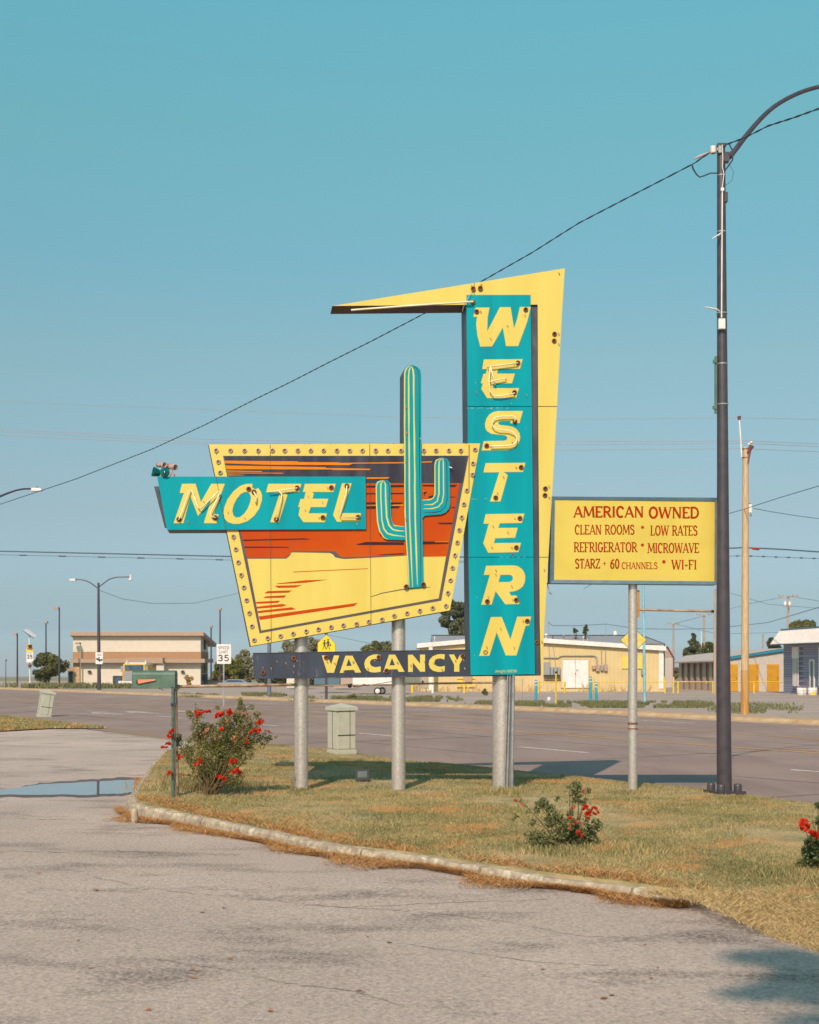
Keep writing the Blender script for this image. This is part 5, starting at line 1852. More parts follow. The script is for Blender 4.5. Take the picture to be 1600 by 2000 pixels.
t, b, top = pole('steel_pole', 'blue grey steel pole rising behind the left end of the VACANCY panel', 526, 1359, 526, 1200, 85, .125, .12, mat('blue_grey_pole', S(110, 125, 140, .8)), cat='steel pole')
mb = MB()
mb.obox((b.x, b.y, b.z + .02), (.22, 0, 0), (0, .22, 0), (0, 0, .03))
mb.part('base_plate', M['galv'], t)


# ------------------------------------------------------------------ distant lamps
def lotlight(label, x, yb, yt, d, side, hw, group='parking lot lights', r=.10, m='pole'):
    b = Vector((PX(x, d), d, zb(d)))
    t = thing('lot_light', label, 'lamp post', b, group)
    top = PW(x, yt, d)
    mb = MB()
    mb.tube([(b.x, d, b.z - .1), top], [r, r * .7], 8)
    mb.part('pole', M[m], t)
    mb = MB()
    c = top + Vector((side * hw / F * d, 0, .02))
    mb.obox(c, (hw / F * d * .9, 0, .0), (0, .3, 0), (0, 0, .10))
    mb.part('lamp_head', M['fascia'], t)


lotlight('tallest left lot light, its pole passing behind the round bush', 116, 1341, 1188, 140, -1, 6)
lotlight('lot light whose single head sits above the round bush top', 90, 1341, 1216, 150, .05, 3.4)
lotlight('leftmost lot light beside the solar powered school sign', 34, 1341, 1239, 138, -1, 4.2)
lotlight('taller lot light directly above the speed limit sign', 430, 1342, 1190, 140, .05, 3.2)
lotlight('shorter lot light next to the cream building right corner', 412.5, 1341, 1224, 145, .05, 3)
lotlight('small lamp standing before the cream building stone pier', 157.5, 1341.5, 1257, 138, -1, 5, r=.05, m='fascia')
lotlight('thin bare mast near the left edge on the horizon', 11.5, 1341, 1290, 150, .05, 1, r=.05)

# twin armed street lamp with a sign
d = 115
g = GD(194, d)
tl = thing('twin_street_lamp', 'dark street lamp with two curved arms in front of the cream building', 'street lamp', g)
mb = MB()
mb.tube([(g.x, d, g.z), PW(193, 1240, d), PW(192.5, 1138, d)], [.17, .13, .09], 12)
mb.part('pole', M['pole'], tl)
mb = MB()
mb.tube(smooth([PW(190, 1148, d), PW(182, 1142, d), PW(172, 1136, d), (PW(160, 1132.5, d)), PW(147, 1131.6, d)]), .045, 8)
mb.part('curved_arm', M['pole'], tl)
mb = MB()
mb.tube(smooth([PW(194, 1146, d), PW(202, 1140, d), PW(213, 1132, d), PW(228, 1127.6, d), PW(253, 1126.8, d)]), .045, 8)
mb.part('curved_arm', M['pole'], tl)
mb = MB()
mb.prism([PW(135, 1131, d), PW(141, 1130.4, d), PW(147, 1129.8, d), PW(147.4, 1134, d), PW(137, 1134, d)], (0, .4, 0))
mb.part('lamp_head', M['white'], tl)
mb = MB()
mb.lathe(PW(255, 1135, d), (0, 0, 1), [(0, 0), (.13, .05), (.15, .15), (.06, .3), (.03, .55), (0, .56)], 10)
mb.part('lamp_head', M['white'], tl)
mb = MB()
q = [(186.6, 1274), (201.4, 1274), (200.6, 1297), (187, 1297)]
mb.prism([PW(x, y, d - .2) for x, y in q], (0, .03, 0))
sg = mb.part('sign_plate', M['white'], tl)
mb = MB()
for pl, wt in (([(188.6, 1286.6), (192, 1288), (196, 1289), (199, 1288.4)], .06), ([(193.8, 1283), (193, 1287), (195, 1289), (194, 1292)], .045)):
    mb.tube([PW(x, y, d - .23) for x, y in pl], wt, 5)
for x, y in ((189.6, 1287), (198.6, 1288.6)):
    mb.lathe(PW(x, y, d - .23), (0, -1, 0), [(.08, 0), (0, .03)], 8)
for y in (1277.4, 1280):
    mb.tube([PW(190, y, d - .215), PW(198, y, d - .215)], .016, 4)
mb.part('arrow_symbol', M['blacktxt'], sg)
# the lamp off to the left, its arm in view
d = 47.3
lx = -16.2
t = thing('street_lamp', 'street lamp at the left edge showing only its arm and pale head', 'street lamp', (lx, 46.5, zb(46.5)))
mb = MB()
mb.tube([(lx, 46.5, zb(46.5)), (lx, 46.5, 8.2)], [.10, .06], 12)
mb.part('pole', M['pole'], t)
mb = MB()
mb.tube([(lx, 46.5, 7.2)] + [PW(x, y, dd) for x, y, dd in ((-60, 1010, 46.9), (0, 969.5, 47.2), (16, 963, 47.4), (32, 957.6, 47.6), (46, 955, 47.8), (60, 954.6, 48))], [.05, .045, .04, .035, .03, .03, .03], 8)
mb.part('curved_arm', M['pole'], t)
mb = MB()
mb.prism([PW(59, 953, 48), PW(75, 952.4, 48), (PW(80, 954.4, 48)), PW(81.6, 957, 48), PW(76, 958.4, 48), PW(60, 958.4, 48)], (0, .25, 0))
mb.part('lamp_head', M['white'], t)
mb = MB()
mb.tube([PW(73, 952.6, 48.1), PW(73, 950.4, 48.1)], .035, 8)
mb.part('photocell', M['cable'], t)

# ------------------------------------------------------------------ road signs
def flat(q, d, th=.012): return MB().prism([PW(x, y, d) for x, y in q], (0, th, 0))


def rrect(x0, y0, x1, y1, r):
    o = []
    for cx, cy, a in ((x1 - r, y0 + r, -90), (x1 - r, y1 - r, 0), (x0 + r, y1 - r, 90), (x0 + r, y0 + r, 180)):
        for k in range(4):
            t = math.radians(a + 30 * k)
            o.append((cx + r * math.cos(t), cy + r * math.sin(t)))
    return o


def ptext(text, x0, x1, yb, yt, d, wt, parent, m='blacktxt', serif=False):
    P0 = PW(x0, yb, d)
    w = (x1 - x0) / F * d
    h = (yb - yt) / F * d
    mb = stroke_text(text, 0, w, h, wt, lambda u, v, l: P0 + Vector((u, -l * 3 - .002, v)), serif=serif, gap=.12)
    return mb.part('lettering', M[m], parent, label='lettering ' + text)


d = 62
g = GD(437, d)
t = thing('speed_limit_sign', 'white SPEED LIMIT 35 sign on a thin post beside the cream building', 'road sign', g)
mb = MB()
mb.box(g.x - .03, g.x + .03, d, d + .05, g.z - .1, PZ(1262, d))
mb.part('post', M['galv'], t)
pl = flat(rrect(423.4, 1258.2, 451.4, 1296.6, 2), d - .02).part('sign_plate', M['white'], t)
ptext('SPEED', 426.5, 447.6, 1268, 1262.2, d - .022, .12, pl)
ptext('LIMIT', 428.5, 445.4, 1276.2, 1270.4, d - .022, .12, pl)
ptext('35', 426, 447.6, 1291, 1279.4, d - .022, .17, pl)

d = 142
g = GD(59, d)
t = thing('school_speed_sign', 'school zone speed 25 sign with yellow beacon and tilted solar panel', 'road sign', g)
mb = MB()
mb.tube([(g.x, d, g.z), PW(57.5, 1240, d)], .07, 8)
mb.obox((g.x, d, g.z + .2), (.2, 0, 0), (0, .2, 0), (0, 0, .2))
mb.part('post', M['white'], t)
mb = MB()
a_, b_ = PW(48.5, 1230.6, d), PW(69, 1244.6, d)
mb.obox((a_ + b_) / 2, (b_ - a_) / 2, (0, .5, .1), Vector((.6, 0, .8)) * .05)
mb.part('solar_panel', M['winblue'], t)
mb = MB()
mb.obox((a_ + b_) / 2 + Vector((.04, 0, .06)), (b_ - a_) / 2 * 1.03, (0, .52, .1), Vector((.6, 0, .8)) * .02)
mb.part('panel_frame', M['white'], t)
mb = MB()
mb.obox(PW(57.5, 1262.5, d - .3), (.25, 0, 0), (0, .15, 0), (0, 0, .2))
mb.part('beacon', M['doororange'], t)
mb = MB()
mb.lathe(PW(59, 1262.5, d - .46), (0, -1, 0), [(.17, 0), (.17, .12), (.14, .12), (.1, .02), (0, .02)], 12)
mb.part('beacon_lens', M['black'], t)
flat(rrect(51.6, 1266.5, 64.4, 1272.6, .8), d - .3, .03).part('yellow_plate', M['signyel'], t)
pl = flat(rrect(51.6, 1273, 65.2, 1294, 1.2), d - .3, .03).part('sign_plate', M['white'], t)
ptext('25', 53, 63.6, 1286, 1279.6, d - .31, .2, pl)
ptext('SPEED', 53.4, 63, 1275.6, 1273.8, d - .31, .13, pl)
ptext('LIMIT', 54.4, 62, 1278.4, 1276.6, d - .31, .13, pl)
mb = MB()
mb.lathe(PW(59, 1300, d - .1), (0, -1, 0), [(.18, 0), (.18, .2), (0, .2)], 10)
mb.part('lower_beacon', M['rust'], t)

d = 70
g = GD(637.5, d)
t = thing('school_crossing_sign', 'yellow pentagon school crossing sign above the VACANCY panel', 'road sign', g)
mb = MB()
mb.box(g.x - .07, g.x + .07, d, d + .1, g.z - .1, PZ(1236, d))
mb.part('post', M['pole'], t)
pl = flat([(637.6, 1239.4), (654.6, 1257), (654.6, 1284), (621, 1284), (621, 1256)], d - .03, .012).part('sign_plate', M['signyel'], t)
flat([(637.6, 1238.6), (655.2, 1256.6), (655.2, 1284.6), (620.4, 1284.6), (620.4, 1255.6)], d - .018, .004).part('plate_back', M['green'], t)
mb = MB()
for ox, s, f in ((633.8, .92, 1), (640.8, 1.0, 1)):
    b_y = 1269.4
    def Q(x, y, off=0): return PW(ox + x * s, b_y - y * s, d - .034 - off)
    mb.lathe(Q(.4, 20), (0, -1, 0), [(.045 * s, 0), (0, .004)], 10)
    mb.prism([Q(-1.6, 17.6), (Q(1.8, 17.6)), Q(2.2, 9.6), Q(-1.6, 9.6)], (0, .003, 0))
    mb.prism([Q(-1.4, 9.8), Q(.6, 9.8), Q(-1.0, 5), Q(-3.2, .4), Q(-4.6, .4), Q(-2.4, 5.4)], (0, .0025, 0))
    mb.prism([Q(.2, 9.9), Q(2.2, 9.9), Q(2.6, 5), Q(4.2, .4), Q(2.6, .4), Q(1.2, 5)], (0, .002, 0))
    mb.prism([Q(1.2, 17.2, .001), Q(2.2, 17, .001), Q(4.6, 12, .001), Q(3.8, 11.6, .001)], (0, .003, 0))
    mb.prism([Q(-1.4, 17.2, .001), Q(-.6, 16.6, .001), Q(-3.2, 11.6, .001), Q(-4.0, 12, .001)], (0, .003, 0))
mb.prism([PW(644, 1258.6, d - .037), PW(646.6, 1258, d - .037), PW(646.8, 1261.6, d - .037), PW(644.2, 1262, d - .037)], (0, .002, 0))
mb.part('walking_figures', M['blacktxt'], pl)

d = 60
g = GD(1238, d)
t = thing('diamond_sign', 'blank faded yellow diamond road sign seen either side of the silver post', 'road sign', g)
mb = MB()
mb.box(g.x - .03, g.x + .03, d, d + .05, g.z - .1, PZ(1245, d))
mb.part('post', M['galv'], t)
flat([(1237.5, 1226), (1264, 1249.8), (1237.5, 1275), (1211, 1249.8)], d - .03).part('sign_plate', M['blacktxt'], t)
flat([(1237.5, 1227.2), (1262.8, 1249.8), (1237.5, 1273.8), (1212.2, 1249.8)], d - .036, .004).part('sign_face', M['signpale'], t)

# ------------------------------------------------------------------ buildings
def wallbox(mb, x0, x1, y0, y1, d, depth, mi=0):
    a, b = PW(x0, y1, d), PW(x1, y0, d)
    return mb.box(a.x, b.x, d, d + depth, a.z, b.z, mi)


d = 145
t = thing('restaurant_building', 'cream flat roofed restaurant building with brown band and taupe fascia', 'building', GD(270, d))
mb = MB(); wallbox(mb, 143, 392, 1241, 1342, d, 5.2); mb.part('wall', M['cream'], t)
mb = MB(); wallbox(mb, 142.6, 392.6, 1273, 1286.4, d - .12, 5.4); mb.part('colour_band', M['brownband'], t)
mb = MB(); wallbox(mb, 138, 400, 1286.6, 1294.4, d - .8, 6.4); mb.part('ledge', M['fascia'], t)
mb = MB(); wallbox(mb, 245, 318, 1284.6, 1295.6, d - 1.5, 1.6); mb.part('canopy', M['fascia'], t)
mb = MB()
a, b = PW(137, 1241.5, d - .6), PW(398, 1234.4, d - .6)
sl_ = 1.1
mb.add([(a.x, d - .6, a.z), (b.x, d - .6, a.z), (b.x, d - .6, b.z), (a.x, d - .6, b.z), (a.x, d + 6.4, a.z - sl_), (b.x + .35, d + 6.4, a.z - sl_), (b.x + .35, d + 6.4, b.z - sl_), (a.x, d + 6.4, b.z - sl_)],
       [(0, 1, 2, 3), (1, 5, 6, 2), (5, 4, 7, 6), (4, 0, 3, 7), (3, 2, 6, 7), (0, 4, 5, 1)])
mb.part('roof_fascia', M['fascia'], t)
mb = MB(); wallbox(mb, 143, 155.6, 1294.5, 1342, d - .25, .4); mb.part('stone_pier', M['stone'], t)
mb = MB(); wallbox(mb, 133, 142.8, 1303, 1342, d + .3, 4); mb.part('entrance_lobby', M['cream'], t)
mb = MB(); wallbox(mb, 132, 143, 1302.6, 1312, d + .1, 4.4); mb.part('lobby_fascia', M['fascia'], t)
f = MB(); wallbox(f, 134.6, 141.6, 1312.4, 1336, d + .2, .2); f = f.part('window', M['winblue'], t)
mb = MB(); wallbox(mb, 137.6, 138.4, 1312.4, 1336, d + .14, .1); mb.part('frame', M['black'], f)
f = MB(); wallbox(f, 220.6, 243, 1320, 1342, d - .05, .2); f = f.part('doorway', M['dark'], t)
mb = MB(); wallbox(mb, 224.4, 236.6, 1322, 1342, d - .1, .06); mb.part('pane', M['winblue'], f)
for x in (175.5, 357.5):
    mb = MB()
    c = PW(x, 1313.4, d - .05)
    mb.prism([c + Vector((.2 * math.cos(a * .45), 0, .22 * math.sin(a * .45))) for a in range(8)], (0, -.25, 0))
    mb.part('wall_lamp', M['dark'], t)
mb = MB(); wallbox(mb, 305.5, 320, 1295.6, 1342, d - 1.2, 1.3); mb.part('entry_screen', M['cream'], t)
for k, (y0, y1) in enumerate(((1294.6, 1315), (1317, 1338))):
    mb = MB()
    a = PW(392, y1, d); b = PW(392, y0, d)
    mb.box(a.x - .02, a.x + .06, d + .6, d + 4.6, a.z, b.z)
    w = mb.part('window', M['winblue'], t)
    mb = MB()
    mb.box(a.x + .03, a.x + .1, d + 2.4, d + 2.6, a.z, b.z)
    mb.part('frame', M['black'], w)
mb = MB()
a = PW(392, 1268, d)
mb.box(a.x + .02, a.x + .14, d + 2.1, d + 3.1, a.z, a.z + 1.0)
mb.part('wall_emblem', M['dark'], t)
# awning-shaped dark panel and props at the wall foot
mb = MB(); mb.prism([PW(181, 1333.6, d - .3), PW(192, 1333.6, d - .3), PW(192, 1340, d - .3), PW(188, 1340, d - .3)], (0, .3, 0))
mb.single('loading_chute', M['dark'], 'dark slanted chute at the cream wall foot left of the twin lamp', 'chute')

# truck
d = 136
t = thing('semi_truck', 'parked semi truck with white roof, blue windscreen and two upright exhaust stacks, partly behind mailbox', 'truck', GD(262, d))
z0 = zb(d)
xL, xR = PX(238, d), PX(286, d)
mb = MB()
mb.prism([(xL, d, z0 + .9), (xR, d, z0 + .9), (xR, d, z0 + 2.2), (xR - .1, d + .5, z0 + 2.25), (xR - .1, d + .7, z0 + 2.9), (xL + .1, d + .7, z0 + 2.9), (xL + .1, d + .5, z0 + 2.25), (xL, d, z0 + 2.2)], (0, 0, 0)) if 0 else \
    mb.box(xL + .15, xR - .15, d, d + 4, z0 + .7, z0 + 2.3)
mb.part('cab', M['yelpost'], t)
mb = MB(); mb.box(xL + .3, xR - .3, d - 1.2, d, z0 + .6, z0 + 1.6); mb.part('hood', M['doororange'], t)
mb = MB(); mb.box(xL + .45, xR - .45, d - 1.26, d - 1.2, z0 + .7, z0 + 1.5); mb.part('grille', M['galv'], t)
mb = MB(); mb.box(xL + .3, xR - .3, d - .08, d, z0 + 1.65, z0 + 2.2); mb.part('windscreen', M['winblue'], t)
mb = MB()
mb.add([(xL + .1, d + .2, z0 + 2.2), (xR - .1, d + .2, z0 + 2.2), (xR - .1, d + 3, z0 + 2.2), (xL + .1, d + 3, z0 + 2.2), (xL + .2, d + 1, z0 + 2.45), (xR - .2, d + 1, z0 + 2.45), (xR - .2, d + 3, z0 + 2.45), (xL + .2, d + 3, z0 + 2.45)],
       [(0, 1, 5, 4), (1, 2, 6, 5), (2, 3, 7, 6), (3, 0, 4, 7), (4, 5, 6, 7)])
mb.part('roof_fairing', M['white'], t)
mb = MB(); mb.box(xL - .05, xR + .05, d - 1.4, d - 1.25, z0 + .35, z0 + .65); mb.part('bumper', M['white'], t)
for x in (246.6, 283.4):
    mb = MB(); mb.tube([(PX(x, d), d + .4, z0 + .8), (PX(x, d), d + .4, PZ(1290, d))], .075, 8); mb.part('exhaust_stack', M['white'], t)
for x in (xL + .35, xR - .35):
    for y in (d - .7, d + 3):
        mb = MB(); mb.lathe((x - .15, y, z0 + .45), (1, 0, 0), [(0, 0), (.25, 0), (.45, .02), (.45, .28), (.25, .3), (0, .3)], 16); mb.part('wheel', M['black'], t)
for s in (-1, 1):
    mb = MB(); mb.box((xL if s < 0 else xR) - .12, (xL if s < 0 else xR) + .12, d + .1, d + .16, z0 + 1.5, z0 + 2.1); mb.part('mirror', M['galv'], t)

# yellow metal building, gable end towards the road
d = 106
zf = zb(d)
t = thing('yellow_metal_building', 'long yellow ribbed metal building with white eaves and white double door', 'building', GD(1045, d))
x0, x1 = PX(822, d), PX(1297, d)
xm = PX(985, d)
zl, zm_, zr = PZ(1262, d), PZ(1247.5, d), PZ(1267.5, d)
mb = MB()
mb.prism([(x0, d, zf - .3), (x1, d, zf - .3), (x1, d, zr), (xm, d, zm_), (x0, d, zl)], (0, 14, 0))
mb.part('wall', M['wallyel'], t)
mb = MB()
x = x0 + .1
while x < x1 - .1:
    zt = zl + (zm_ - zl) * (x - x0) / (xm - x0) if x < xm else zm_ + (zr - zm_) * (x - xm) / (x1 - xm)
    mb.box(x - .025, x + .025, d - .045, d + .01, zf - .2, zt - .02)
    x += .30
mb.part('siding_ribs', M['wallyel'], t, kind='stuff')
mb = MB()
for (xa, za), (xb, zz) in (((x0 - .3, zl - .02), (xm, zm_)), ((xm, zm_), (x1 + .1, zr - .02))):
    mb.prism([(xa, d - .35, za - .12), (xb, d - .35, zz - .12), (xb, d - .35, zz + .22), (xa, d - .35, za + .22)], (0, 14.5, 0))
mb.part('eave_trim', M['white'], t)
mb = MB()
wallbox(mb, 1287, 1296, 1268, 1345, d - .08, .1)
mb.part('corner_trim', M['white'], t)
f = MB(); wallbox(f, 1099, 1148.6, 1288, 1343.6, d - .1, .12); f = f.part('double_door', M['white'], t)
mb = MB(); wallbox(mb, 1123.4, 1124.2, 1288, 1343.6, d - .115, .02); mb.part('door_gap', M['fascia'], f)
for x, y in ((1127, 1309), (1124.6, 1315.4)):
    mb = MB(); mb.lathe(PW(x, y, d - .14), (0, -1, 0), [(.04, 0), (.03, .06), (0, .06)], 8); mb.part('handle', M['dark'], f)
mb = MB(); wallbox(mb, 1096, 1151, 1286.2, 1288, d - .14, .14); wallbox(mb, 1148.7, 1151, 1288, 1343.6, d - .14, .14); wallbox(mb, 1096, 1098.9, 1288, 1343.6, d - .14, .14)
mb.part('door_frame', M['wallyel'], t)
mb = MB(); mb.tube([PW(1062, 1284.6, d - .12), PW(1091, 1284.6, d - .12), PW(1093, 1282, d - .12), PW(1098, 1280.6, d - .12), PW(1160, 1280.6, d - .12), PW(1165, 1283, d - .12), PW(1166.6, 1300, d - .12)], .045, 6)
mb.tube([PW(1174.8, 1262, d - .12), PW(1175.2, 1300, d - .12)], .03, 6)
mb.tube([PW(1182.6, 1256, d - .12), PW(1182.8, 1300, d - .12)], .03, 6)
mb.tube([PW(1072, 1250, d - .12), PW(1074, 1293, d - .12)], .02, 5)
mb.tube([PW(1080, 1262, d - .12), PW(1086, 1303, d - .12)], .02, 5)
mb.part('wall_conduit', M['galv'], t)
for (xa, xb, ya, yb), mm in (((1063, 1074, 1293, 1318), 'galv'), ((1075.4, 1081, 1303, 1318), 'galv'), ((1082.4, 1088, 1303, 1318), 'galv'), ((1089.4, 1094.6, 1303, 1318), 'galv'),
                             ((1164.6, 1171, 1299, 1311), 'fascia'), ((1157, 1163, 1300, 1307), 'fascia'), ((1173.4, 1178.6, 1299.6, 1309.6), 'galv'), ((1180.4, 1186.6, 1297, 1310.6), 'fascia'),
                             ((905, 922, 1318, 1332), 'fascia'), ((1253, 1260, 1306, 1318), 'galv')):
    mb = MB(); wallbox(mb, xa, xb, ya, yb, d - .25, .25); mb.part('meter_box', M[mm], t)
mb = MB(); wallbox(mb, 1062, 1095, 1318.6, 1320.2, d - .3, .2); wallbox(mb, 1063, 1096, 1325, 1326.2, d - .3, .2); mb.part('rack', M['dark'], t)
f = MB(); wallbox(f, 1215.5, 1254.6, 1282, 1306, d - .1, .06); f = f.part('wall_plaque', M['signpale'], t)
mb = MB(); wallbox(mb, 1214.9, 1255.2, 1281.4, 1306.6, d - .07, .05); mb.part('plaque_rim', M['yelpost'], t)
f = MB(); wallbox(f, 893, 928, 1322, 1344, d - .06, .05); f.part('service_hatch', M['signpale'], t)
mb = MB()
for y in (1326, 1342): wallbox(mb, 893, 928, y, y + 1.2, d - .09, .04)
mb.part('hatch_trim', M['rust'], t)
# rooftop vents
for x, y, w, h, m in ((1066.6, 1247, 3, 10, 'white'), (1080, 1246, 1.2, 6, 'rust'), (1101.6, 1247, 1.5, 8, 'rustpipe'), (1118.6, 1248, .8, 8, 'rustpipe'), (1140, 1251, 1.3, 9, 'white'), (1147.6, 1252, .7, 6, 'white'),
                      (849, 1258, .9, 16, 'white')):
    mb = MB()
    c = PW(x, y, d + 1.5)
    r = w / F * d
    mb.lathe(c - Vector((0, 0, .3)), (0, 0, 1), [(r * .7, 0), (r * .7, .3 + h / F * d * .6), (r * 1.2, .3 + h / F * d * .62), (r * 1.1, .3 + h / F * d * .85), (0, .3 + h / F * d)], 8)
    mb.part('roof_vent', M[m], t)
mb = MB()
mb.tube([PW(1200, 1254, d + 2), PW(1200, 1238, d + 2)], .03, 6)
mb.part('mast', M['galv'], t)
mb = MB(); mb.obox(PW(1201.4, 1236, d + 2), (.11, 0, .0), (0, .03, 0), (-.01, 0, .14)); mb.part('dish_panel', M['white'], t)

# grey roofed building behind it
d = 124
t = thing('grey_roofed_building', 'large grey metal roofed shed rising behind the yellow building', 'building', GD(1080, d))
mb = MB()
a, b = PX(845, d), PX(1281, d)
zt, ze = PZ(1239, d), PZ(1257.6, d)
mb.add([(a, d + 7, zt), (b, d + 7, zt), (PX(1298, d), d, ze), (a, d, ze), (a, d + 14, ze), (PX(1298, d), d + 14, ze)], [(0, 1, 2, 3), (0, 4, 5, 1), (1, 5, 2), (0, 3, 4)])
mb.part('roof', M['roofgrey'], t)
mb = MB(); mb.box(a, PX(1297, d), d + .1, d + 13.9, zb(d) - .2, ze - .02); mb.part('wall', M['greywall'], t)
mb = MB(); mb.tube([(PX(1281, d), d + 7, zt + .02), (PX(1298, d), d - .02, ze), (PX(1297.6, d), d - .02, zb(d))], .05, 5); mb.tube([(a, d + 7, zt + .03), (b, d + 7, zt + .03)], .06, 5)
mb.part('trim', M['dark'], t)
d = 132
t = thing('maroon_trimmed_building', 'small grey building with maroon roof edge left of the distant pole', 'building', GD(1306, d))
mb = MB()
q = [(1296, 1345), (1315, 1345), (1315, 1284), (1303, 1264), (1285, 1264)]
mb.prism([PW(x, y, d) for x, y in [(1290, 1348), (1315, 1348), (1315, 1284.6), (1290, 1284.6)]], (0, 8, 0)); mb.part('wall', M['greywall'], t)
mb = MB(); mb.prism([PW(x, y, d) for x, y in [(1284, 1284), (1315.6, 1284), (1304, 1263.6), (1284, 1263.6)]], (0, 8, 0)); mb.part('roof', M['fascia'], t)
mb = MB(); mb.tube([PW(1284, 1263.4, d - .1), PW(1304, 1263.4, d - .1), PW(1316, 1284.4, d - .1), PW(1315.4, 1345, d - .1)], .07, 5); mb.part('trim', M['maroon'], t)

# storage units
d = 106
t = thing('storage_units', 'pale storage unit building with orange roller doors and bright blue gable trim', 'building', GD(1460, d))
zf = zb(d)
xa, xb = PX(1424.6, d), PX(1531, d)
zl, zr = PZ(1286, d), PZ(1270, d)
mb = MB()
mb.prism([(xa, d, zf - .1), (xb, d, zf - .1), (xb, d, zr), (xa, d, zl)], (0, .25, 0))
mb.part('gable_wall', M['greywall'], t)
mb = MB()
x = xa + .1
while x < xb:
    zt = zl + (zr - zl) * (x - xa) / (xb - xa)
    mb.box(x - .02, x + .02, d - .03, d + .005, PZ(1297, d), zt - .02)
    x += .22
mb.part('wall_ribs', M['greywall'], t, kind='stuff')
for x0_, x1_ in ((1424.9, 1441.6), (1460.8, 1482.2), (1498.3, 1522.2)):
    f = MB(); wallbox(f, x0_, x1_, 1297.4, 1350, d - .06, .08); f = f.part('roller_door', M['doororange'], t)
    mb = MB()
    for k in range(1, 15):
        y = 1297.4 + 52.6 * k / 15
        wallbox(mb, x0_ + .3, x1_ - .3, y - .35, y + .35, d - .085, .03)
    mb.part('door_slats', M['doororange'], f)
    mb = MB(); wallbox(mb, x1_ - 3.4, x1_ - 2.4, 1323.6, 1326.4, d - .12, .04); mb.part('latch', M['dark'], f)
mb = MB()
mb.prism([(xa - .1, d - .25, zl - .05), (xb, d - .25, zr - .05), (xb, d - .25, zr + .13), (xa - .1, d - .25, zl + .13)], (0, .3, 0))
mb.part('gable_trim', M['bluetrim'], t)
# receding side with bays: far end at px 1322, depth larger
dfar = 120
xf = PX(1326, dfar)
xn = xa
zE_n, zE_f = PZ(1291.5, d), PZ(1294.5, dfar)
NB = 8
bay = MB()
for k in range(NB * 2):
    f0, f1 = k / (NB * 2), (k + 1) / (NB * 2)
    pa = Vector((xf + (xn - xf) * f0, dfar + (d - dfar) * f0, 0))
    pb = Vector((xf + (xn - xf) * f1, dfar + (d - dfar) * f1, 0))
    za, zb_ = zb(pa.y), zb(pb.y)
    zt = 2.1
    if k % 2 == 0:
        mb = MB()
        mb.add([(pa.x, pa.y, za - .2), (pb.x, pb.y, zb_ - .2), (pb.x, pb.y, zE_n), (pa.x, pa.y, zE_n), (pb.x + .25, pb.y + .25, zb_ - .2), (pb.x + .25, pb.y + .25, zE_n)],
               [(0, 1, 2, 3), (1, 4, 5, 2)])
        mb.part('bay_pier', M['greywall'], t)
    else:
        mb = MB()
        o_ = Vector((.12, .12, 0))
        pa2, pb2 = pa + o_, pb + o_
        hh = PZ(1297, d)
        mb.add([(pa2.x, pa2.y, za - .2), (pb2.x, pb2.y, zb_ - .2), (pb2.x, pb2.y, hh), (pa2.x, pa2.y, hh)], [(0, 1, 2, 3)])
        mb.add([(pa2.x, pa2.y, hh), (pb2.x, pb2.y, hh), (pb2.x, pb2.y, zE_n), (pa2.x, pa2.y, zE_n)], [(0, 1, 2, 3)], 1)
        mb.part('side_door', [M['brownband'], M['greywall']], t)
mb = MB()
ovx = -.45
P = [Vector((xf + ovx, dfar - .3, zE_f + .08)), Vector((xn + ovx, d - .3, zE_n + .10)), Vector((xn + .0, d - .3, zl + .12)), Vector((xb, d - .3, zr + .16)), Vector((xb, dfar, zr + .16)), Vector((xf + .5, dfar, zl + .25))]
mb.add([P[0], P[1], P[2], P[3], P[4], P[5]], [(0, 1, 2, 5), (5, 2, 3, 4)])
mb.add([P[0] - Vector((0, 0, .12)), P[1] - Vector((0, 0, .12)), P[1], P[0]], [(0, 1, 2, 3)])
mb.part('roof', M['greywall'], t)

# grey brick building at the right edge: its long wall runs towards the viewer and looks left
LW = Vector((PX(1530.6, 98), 98, 0))
ew = Vector((.3, -7.5, 0)).normalized()
nw = Vector((ew.y, -ew.x, 0)).normalized()       # outward, to the left


def BW(px, py, off=0.0):
    k = (px - 800) / F
    d_ = (LW.x * nw.x + LW.y * nw.y + off) / (k * nw.x + nw.y)
    return Vector((k * d_, d_, PZ(py, d_)))


t = thing('grey_brick_building', 'grey blue brick building with ribbed white mansard roof at right edge', 'building', GD(1560, 96))


def WS(u, z, off=0.0):         # u metres from the far corner towards the viewer
    p = LW + ew * u + nw * off
    return Vector((p.x, p.y, z))


zE, zT = PZ(1259, 98), PZ(1231, 98)
ULEN = 40
mb = MB()
mb.prism([WS(0, -1.2), WS(ULEN, -1.2), WS(ULEN, zE + .02), WS(0, zE + .02)], -nw * 11)
mb.part('wall', M['brick'], t)
mb = MB()
e0, e1 = WS(-.7, zE, .75), WS(ULEN, zE, .75)
r0, r1 = WS(-.35, zT, .05), WS(ULEN, zT, .05)
e2, r2 = WS(-.7, zE, -11.5), WS(-.35, zT, -11)
mb.add([e0, e1, r1, r0, e2, r2], [(0, 1, 2, 3), (4, 0, 3, 5)])
mb.add([e0, e1, WS(ULEN, zE, 0), WS(0, zE, 0)], [(3, 2, 1, 0)])
mb.part('mansard_roof', M['white'], t)
mb = MB()
for k in range(130):
    u = -.6 + k * .16
    a, b_ = WS(u, zE + .02, .77), WS(u, zT, .07)
    mb.tube([a, b_], .022, 4, cap=False)
mb.part('roof_ribs', M['white'], t, kind='stuff')
mb = MB()
mb.tube([r0 + Vector((-.02, 0, .04)), r1 + Vector((0, 0, .04))], .06, 5)
mb.part('roof_trim', M['bluegrey'], t)
